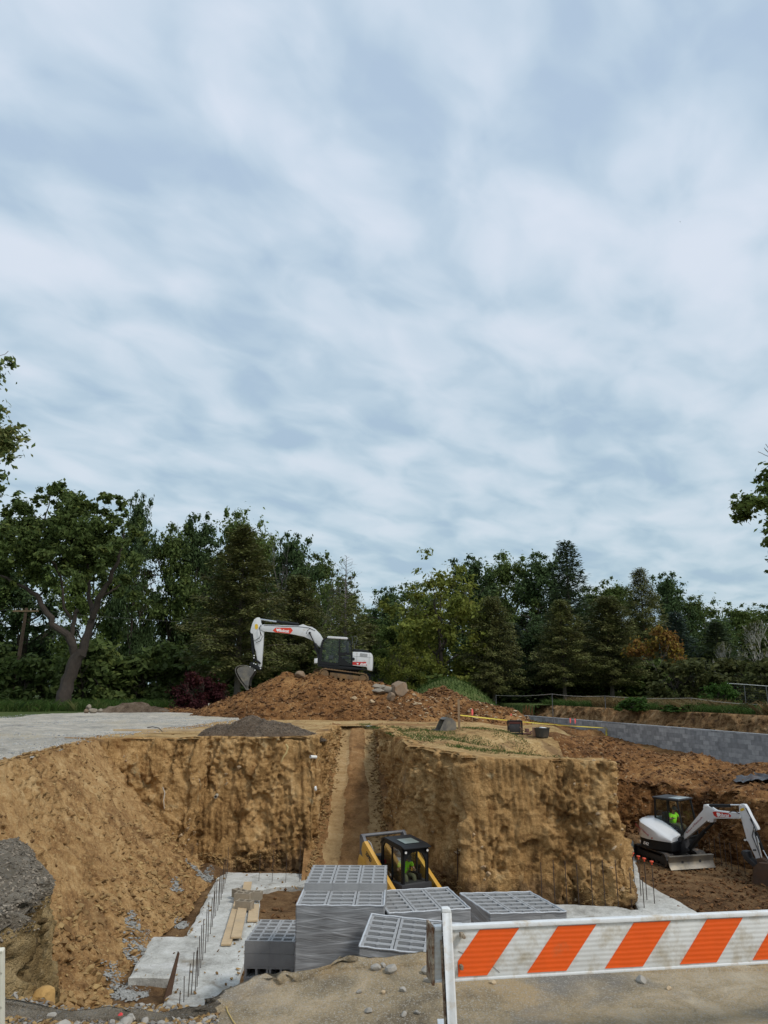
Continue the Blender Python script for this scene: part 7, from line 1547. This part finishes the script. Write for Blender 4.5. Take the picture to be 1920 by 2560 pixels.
for i, p in enumerate(pts): w = .022; tw = .6*math.sin(i*.7); V += [p+Vector((0, math.sin(tw)*w, math.cos(tw)*w)), p-Vector((0, math.sin(tw)*w, math.cos(tw)*w))]
mb.add(V, [(2*i, 2*i+2, 2*i+3, 2*i+1) for i in range(24)])
r_ = random.Random(4); c = PY(1517, 1833, q2.y-.06)
for k in range(9):
    p = [c+Vector((r_.uniform(-.10, .10), r_.uniform(-.05, .05), .25-j*.09+r_.uniform(-.03, .03))) for j in range(6)]; V = []
    for q_ in p: V += [q_, q_+Vector((.035, 0, .01))]
    mb.add(V, [(2*i, 2*i+2, 2*i+3, 2*i+1) for i in range(5)])
tag(mb.build('barrier_tape', M['tape']), 'yellow tape strung from the brown post to a tangled end', 'tape')
# loose bucket attachment
v = hit(1112, 1826, [ground]); e = empty('digging_bucket', v, R(12)); mb = MB(); pr = [(-.30, .0), (.28, .0), (.36, .10), (.34, .30), (.20, .44), (.0, .48), (-.10, .40)]
mb.prism(pr, -.34, -.31); mb.prism(pr, .31, .34)
for i in range(0, 6):
    a = Vector((pr[i][0], 0, pr[i][1])); b = Vector((pr[i+1][0], 0, pr[i+1][1])); d = (b-a).normalized(); n_ = Vector((-d.z, 0, d.x))*.014; mb.prism([((a+n_).x, (a+n_).z), ((b+n_).x, (b+n_).z), ((b-n_).x, (b-n_).z), ((a-n_).x, (a-n_).z)], -.31, .31)
mb.build('shell', M['m_bucket'], e); mb = MB()
for k in range(5): mb.box((-.36, -.28+k*.14, .02), (.16, .05, .035))
mb.build('tooth', M['m_dark'], e); mb = MB(); mb.box((.14, -.12, .50), (.18, .03, .14)); mb.box((.14, .12, .50), (.18, .03, .14)); mb.tube([(.14, -.16, .52), (.14, .16, .52)], .03, 8); mb.build('ear', M['m_muddy'], e)
tag(e, 'loose grey excavator bucket lying on the plateau by the brown post', 'bucket')
# generator / compactor pile
v = hit(1288, 1836, [ground]); e = empty('generator', v, R(-6)); e.scale = (1.25,)*3; mb = MB()
for (x, y) in ((-.22, -.16), (.22, -.16), (-.22, .16), (.22, .16)): mb.tube([(x, y, .0), (x, y, .42)], .016, 6)
for z in (.03, .42):
    for y in (-.16, .16): mb.tube([(-.22, y, z), (.22, y, z)], .016, 6)
    for x in (-.22, .22): mb.tube([(x, -.16, z), (x, .16, z)], .016, 6)
mb.build('frame', M['m_black'], e); mb = MB(); mb.box((0, 0, .20), (.36, .26, .26)); mb.tube([(-.1, -.14, .2), (-.1, .14, .2)], .11, 12); mb.build('engine', M['m_dark'], e, bevel=.02); mb = MB(); mb.box((0, 0, .375), (.40, .28, .09)); mb.build('fuel_tank', simple('faded_red', (.16, .05, .04), .6), e, bevel=.03)
tag(e, 'black framed generator with dull red tank, beside the black tub', 'generator')
v = hit(1318, 1837, [ground]); mb = MB(); mb.tube([(0, 0, .10), (.0, 0, .24)], .09, 10); mb.box((0, 0, .05), (.34, .22, .05)); mb.tube([(.1, 0, .1), (.3, 0, .16)], .03, 8); mb.tube([(-.08, 0, .12), (-.3, 0, .3)], .015, 6); o = mb.build('water_pump', simple('dirty_red_steel', (.15, .07, .05), .7), bevel=.005); o.location = v; tag(o, 'small reddish engine pump between generator and tub', 'pump')
def tub(px, Y, label, w=.30, h=.34, tilt=(0, 0)):
    v = hit(px, 1843, [ground]); e = empty('plastic_tub', v, rot=(tilt[0], tilt[1], 0)); mb = MB(); n = 20; pr = [(w*.78, 0), (w, h), (w+.02, h), (w+.02, h+.02), (w-.02, h+.02), (w*.76, .02)]
    V = [(r*math.cos(2*math.pi*k/n), r*.8*math.sin(2*math.pi*k/n), z) for r, z in pr for k in range(n)]; mb.add(V, [(j*n+k, j*n+(k+1) % n, (j+1)*n+(k+1) % n, (j+1)*n+k) for j in range(len(pr)-1) for k in range(n)]+[tuple(range(n))[::-1], tuple(range(5*n, 6*n))])
    mb.build('tub', simple('black_tub', (.03, .032, .03), .5, dirt=(.12, .09, .06), dirt_amt=.35), e, smooth=True); mb = MB(); mb.box((.05, -.05, h), (.26, .2, .07), (.1, .1, .4)); mb.build('white_bag', simple('white_bag', (.7, .7, .68), .7), e, bevel=.03); tag(e, label, 'tub'); return e
tub(1356, 26.2, 'black plastic tub with a white bag on top, on the plateau edge')
v = hit(1336, 1841, [ground]); mb = MB(); mb.box((0, 0, .17), (.12, .26, .36)); o = mb.build('cement_bag', simple('tan_paper', (.32, .19, .12), .9), bevel=.04); o.location = v; tag(o, 'brown bag leaning on the left of the black tub', 'bag')
# lumber, sticks, roots, pipes
a = PZ(284, 1830, .25); b = PZ(530, 1830, .25); mb = MB(); mb.box((0, 0, 0), ((b-a).length, .12, .07)); o = mb.build('board', M['plank'], bevel=.004, seg=1); o.location = ((a+b)/2); o.location.z = gz(o.location.x, o.location.y)+.13; o.rotation_euler = (0, 0, math.atan2(b.y-a.y, b.x-a.x)); tag(o, 'long pale board lying along the rim of the back wall', 'board')
a = PZ(362, 1842, .24); b = PZ(398, 1834, .24); mb = MB(); mb.box((0, 0, 0), ((b-a).length, .12, .04)); o = mb.build('board', M['plank'], bevel=.004, seg=1); o.location = ((a+b)/2); o.location.z = gz(o.location.x, o.location.y)+.12; o.rotation_euler = (0, R(4), math.atan2(b.y-a.y, b.x-a.x)); tag(o, 'short grey board lying crooked by the long rim board', 'board')
mb = MB(); ps = [PY(x, y, 25.7) for x, y in ((368, 1819), (382, 1817), (397, 1820), (406, 1829))]; mb.tube(ps, .016, 5); tag(mb.build('bent_stick', M['wire'], smooth=True), 'thin dark bent stick arching over the rim board', 'stick')
def pipe(px, py, Y, r, L, d, label, mat):
    v = PY(px, py, Y); mb = MB(); n = 16; d = Vector(d).normalized(); a = d.orthogonal().normalized(); b = d.cross(a); V = []
    for (rr, t) in ((r, -L), (r, 0), (r*.82, 0), (r*.82, -L*.8)):
        V += [v+d*t+(a*math.cos(2*math.pi*k/n)+b*math.sin(2*math.pi*k/n))*rr for k in range(n)]
    mb.add(V, [(j*n+k, j*n+(k+1) % n, (j+1)*n+(k+1) % n, (j+1)*n+k) for j in range(3) for k in range(n)]+[tuple(range(3*n, 4*n))[::-1]]); tag(mb.build('pipe', mat, smooth=True), label, 'pipe')
M['pvc'] = simple('white_pvc', (.72, .71, .66), .4)
pipe(776, 1892, 24.55, .05, .22, (-.75, -.6, .1), 'white plastic pipe stub sticking out of the back wall near its right corner', M['pvc']); pipe(539, 1992, 24.5, .05, .5, (.1, -1, 0), 'round pipe end flush in the middle of the back wall', simple('pipe_rim', (.42, .38, .30), .6))
mb = MB(); ps = [PY(x, y, 24.65-.01*i) for i, (x, y) in enumerate(((714, 1860), (720, 1868), (716, 1882), (708, 1893), (703, 1905)))]; mb.tube(ps, [.02, .03, .03, .02, .01], 6); tag(mb.build('root', simple('pale_root', (.55, .42, .18), .7), smooth=True), 'pale yellow root hanging on the upper right of the back wall', 'root')
mb = MB(); ps = [PY(x, y, 23.7) for x, y in ((407, 1968), (412, 1982), (409, 2000), (411, 2022))]; mb.tube(ps, [.012, .016, .014, .008], 5); tag(mb.build('root', M['stake_w'], smooth=True), 'thin pale root hanging on the left wall', 'root')
mb = MB(); ps = [PY(x, y, 41.2) for x, y in ((772, 1737), (770, 1748), (766, 1756))]; mb.tube(ps, [.04, .045, .03], 6); tag(mb.build('root', M['stake_w'], smooth=True), 'pale root stump sticking out of the big dirt mound', 'root')
v = PY(789, 1972, 24.6); rock('tarp_scrap', v, (.10, .06, .16), 9, simple('white_scrap', (.75, .75, .72), .6), 'small white scrap caught in the corner of the ramp', cat='scrap', sub=2)
# leaning wooden stake and grey sheet near small excavator
a = PY(1770, 2080, 26.4); b = PY(1757, 2132, 26.2); mb = MB(); mb.tube([a, b], .022, 5); tag(mb.build('leaning_stake', M['stake']), 'brown stake leaning against the right bank behind the small excavator', 'stake')
v = PZ(1568, 2122, -3.3); rock('grey_sheet', (v.x, v.y-.2, -3.25), (.7, .4, .5), 14, simple('crumpled_sheet', (.24, .25, .22), .7, var=.3), 'crumpled grey green sheet left of the small excavator', cat='sheet', sub=3)
# black plastic sheeting on right bank
P = []; nn = 26
for j in range(nn):
    for i in range(nn): x = 11.6+i*.11; y = 25.6+j*.10; P.append((x, y))
P = np.array(P); P3 = np.c_[P, P[:, 0]*0]; z = GH(P)+.10+.10*ridge(P3, 1.9, 3, 5)+.06*fbm(P3, 6, 3, 8); idx = np.arange(nn*nn).reshape(nn, nn); F = np.stack([idx[:-1, :-1], idx[:-1, 1:], idx[1:, 1:], idx[1:, :-1]], -1).reshape(-1, 4); c = P[F].mean(1)-P.mean(0); rr = np.hypot(c[:, 0], c[:, 1]*1.3)*(1+.5*fbm(np.c_[c, c[:, 0]*0], 1.3, 3, 3)); F = F[rr < 1.15]
tag(np_mesh('plastic_sheeting', np.c_[P, z], F, simple('black_film', (.022, .022, .026), .35, var=.3, dirt=(.09, .05, .03), dirt_amt=.4), smooth=True), 'crumpled black plastic sheeting on the right bank', 'sheeting')
# wooden rail with blue board by the mound
e = empty('wooden_fence', PY(522, 1765, 46)); e.location.z = gz(e.location.x, 46); mb = MB()
for x, h in ((0, .62), (.62, .70), (1.15, .85)): mb.box((x, 0, h/2), (.07, .05, h))
mb.build('post', M['stake_w'], e); mb = MB(); mb.box((.75, -.03, .66), (1.7, .03, .07), (0, R(-13), 0)); mb.build('rail', M['stake_w'], e); mb = MB(); mb.box((.30, -.05, .25), (.10, .03, .46), (0, .15, 0)); mb.box((.48, -.05, .30), (.10, .03, .52), (0, -.1, 0)); mb.build('blue_board', simple('blue_paint', (.08, .17, .36), .6), e); tag(e, 'low wooden rail with two blue boards at the left foot of the mound', 'fence')
# rope fence on the bank
e = empty('rope_fence', (0, 0, 0)); tops = []; fp = [(1240, 1738, 1758, 56), (1380, 1735, 1770, 50), (1512, 1740, 1768, 47), (1728, 1745, 1772, 42), (1930, 1762, 1790, 37)]
for (x, yt, yb, Y) in fp:
    t = PY(x, yt, Y); g = gz(t.x, Y); mb = MB(); mb.tube([(t.x, Y, g-.05), (t.x, Y, t.z+.02)], .022, 6); mb.build('post', M['m_grey'], e); tops.append(t)
mb = MB()
for a, b in zip(tops[:-1], tops[1:]): mb.tube([a.lerp(b, k/8)+Vector((0, 0, -.08*math.sin(math.pi*k/8))) for k in range(9)], .014, 4)
mb.build('rope', M['stake_w'], e); tag(e, 'thin rope fence on metal posts along the top of the grassy bank', 'fence')
# tall netting at the right edge
e = empty('netting_fence', (0, 0, 0)); mb = MB(); pts = [PY(x, y, Y) for x, y, Y in ((1812, 1708, 50), (1860, 1711, 49), (1915, 1715, 48), (1990, 1722, 46))]
for p in pts: mb.tube([(p.x, p.y, gz(p.x, p.y)), p], .03, 6)
mb.build('post', M['m_grey'], e); mb = MB(); mb.tube(pts, .018, 5); mb.build('top_cable', M['pvc'], e); mb = MB()
for a, b in zip(pts[:-1], pts[1:]):
    for k in range(1, 10): q_ = a.lerp(b, k/10); mb.tube([(q_.x, q_.y, gz(q_.x, q_.y)), q_], .004, 3)
    for k in range(1, 9): u = k/9; mb.tube([(a.x, a.y, .5+(a.z-.5)*u), (b.x, b.y, .5+(b.z-.5)*u)], .004, 3)
mb.build('net', M['wire'], e); tag(e, 'tall dark netting with white top cable at the right edge', 'fence')
# utility pole with wires
a = PY(66, 1520, 60); g = gz(a.x, 60); e = empty('utility_pole', (a.x, 60, g)); h = a.z-g; mb = MB(); mb.tube([(-.35, 0, 0), (0, 0, h)], [.17, .12], 10); mb.build('pole', simple('brown_pole', (.13, .085, .055), .9, var=.3), e, smooth=True); mb = MB(); mb.box((.02, -.1, h-.25), (2.0, .1, .12)); mb.build('crossarm', M['stake'], e); mb = MB()
for x in (-.8, -.3, .4, .9): mb.tube([(x, -.1, h-.2), (x, -.1, h-.05)], .05, 8)
mb.build('insulator', M['pvc'], e); mb = MB(); mb.tube([(-14, 1, h-.2), (-5, .4, h-.45), (-.8, -.1, h-.08)], .010, 4); mb.tube([(.9, -.1, h-.08), (3.2, 1.4, h-.4), (12, 9, h-.5)], .010, 4); mb.tube([(0, -.1, h-.5), (1.3, 1.0, h-1.4), (4.2, 3.4, h-3.6)], .008, 4); mb.build('cable', M['m_grey'], e)
tag(e, 'brown wooden utility pole with crossarm among the trees at the left', 'utility pole')
# grey house half hidden behind the excavator
hx = PY(975, 1640, 66); g = gz(hx.x, 66); e = empty('grey_house', (hx.x, 66, g)); M['hroof'] = simple('weathered_shingle', (.10, .095, .10), .9, var=.3, vscale=5); M['hwall'] = simple('grey_siding', (.17, .17, .18), .8, var=.1)
zr = hx.z-g; ze = zr*.42
mb = MB(); mb.box((.6, 1.5, ze/2), (6.5, 3.4, ze)); mb.build('wall', M['hwall'], e)
mb = MB(); mb.add([(-3.0, -.6, ze-.15), (4.2, -.6, ze-.15), (4.2, 1.5, zr), (-2.2, 1.5, zr), (4.2, 3.6, ze-.15), (-3.0, 3.6, ze-.15)], [(0, 1, 2, 3), (3, 2, 4, 5), (0, 3, 5), (1, 4, 2), (0, 5, 4, 1)])
for k in range(12): t_ = k/12; mb.box((.6, -.62+2.1*t_, ze-.13+(zr-ze+.15)*t_), (6.3-1.0*t_, .03, .035))
rf = mb.build('roof', M['hroof'], e)
mb = MB(); mb.add([(-.9, -.75, ze-.1), (1.5, -.75, ze-.1), (.3, -.75, ze+.95), (.3, 1.0, ze+.95), (-.9, 1.0, ze-.1), (1.5, 1.0, ze-.1)], [(0, 1, 2), (0, 2, 3, 4), (1, 5, 3, 2), (4, 3, 5)]); mb.build('gable', M['hwall'], rf)
mb = MB(); mb.box((1.0, -.22, ze*.5), (.9, .06, .9)); w_ = mb.build('window', M['pvc'], e); mb = MB(); mb.box((1.0, -.26, ze*.5), (.78, .03, .78)); mb.build('pane', M['m_black'], w_)
tag(e, 'grey house with shingled hip roof half hidden behind the excavator', 'house')
# bird in the sky
v = PY(1700, 555, 60); mb = MB(); mb.add([(-.0, 0, 0), (.06, .02, .12), (.02, 0, .05), (.10, 0, -.10), (.05, 0, -.02), (-.05, 0, .02)], [(0, 1, 2), (0, 2, 4), (2, 3, 4), (0, 5, 1)]); o = mb.build('bird', M['m_dark']); o.location = v; tag(o, 'tiny dark bird in the upper right of the sky', 'bird')
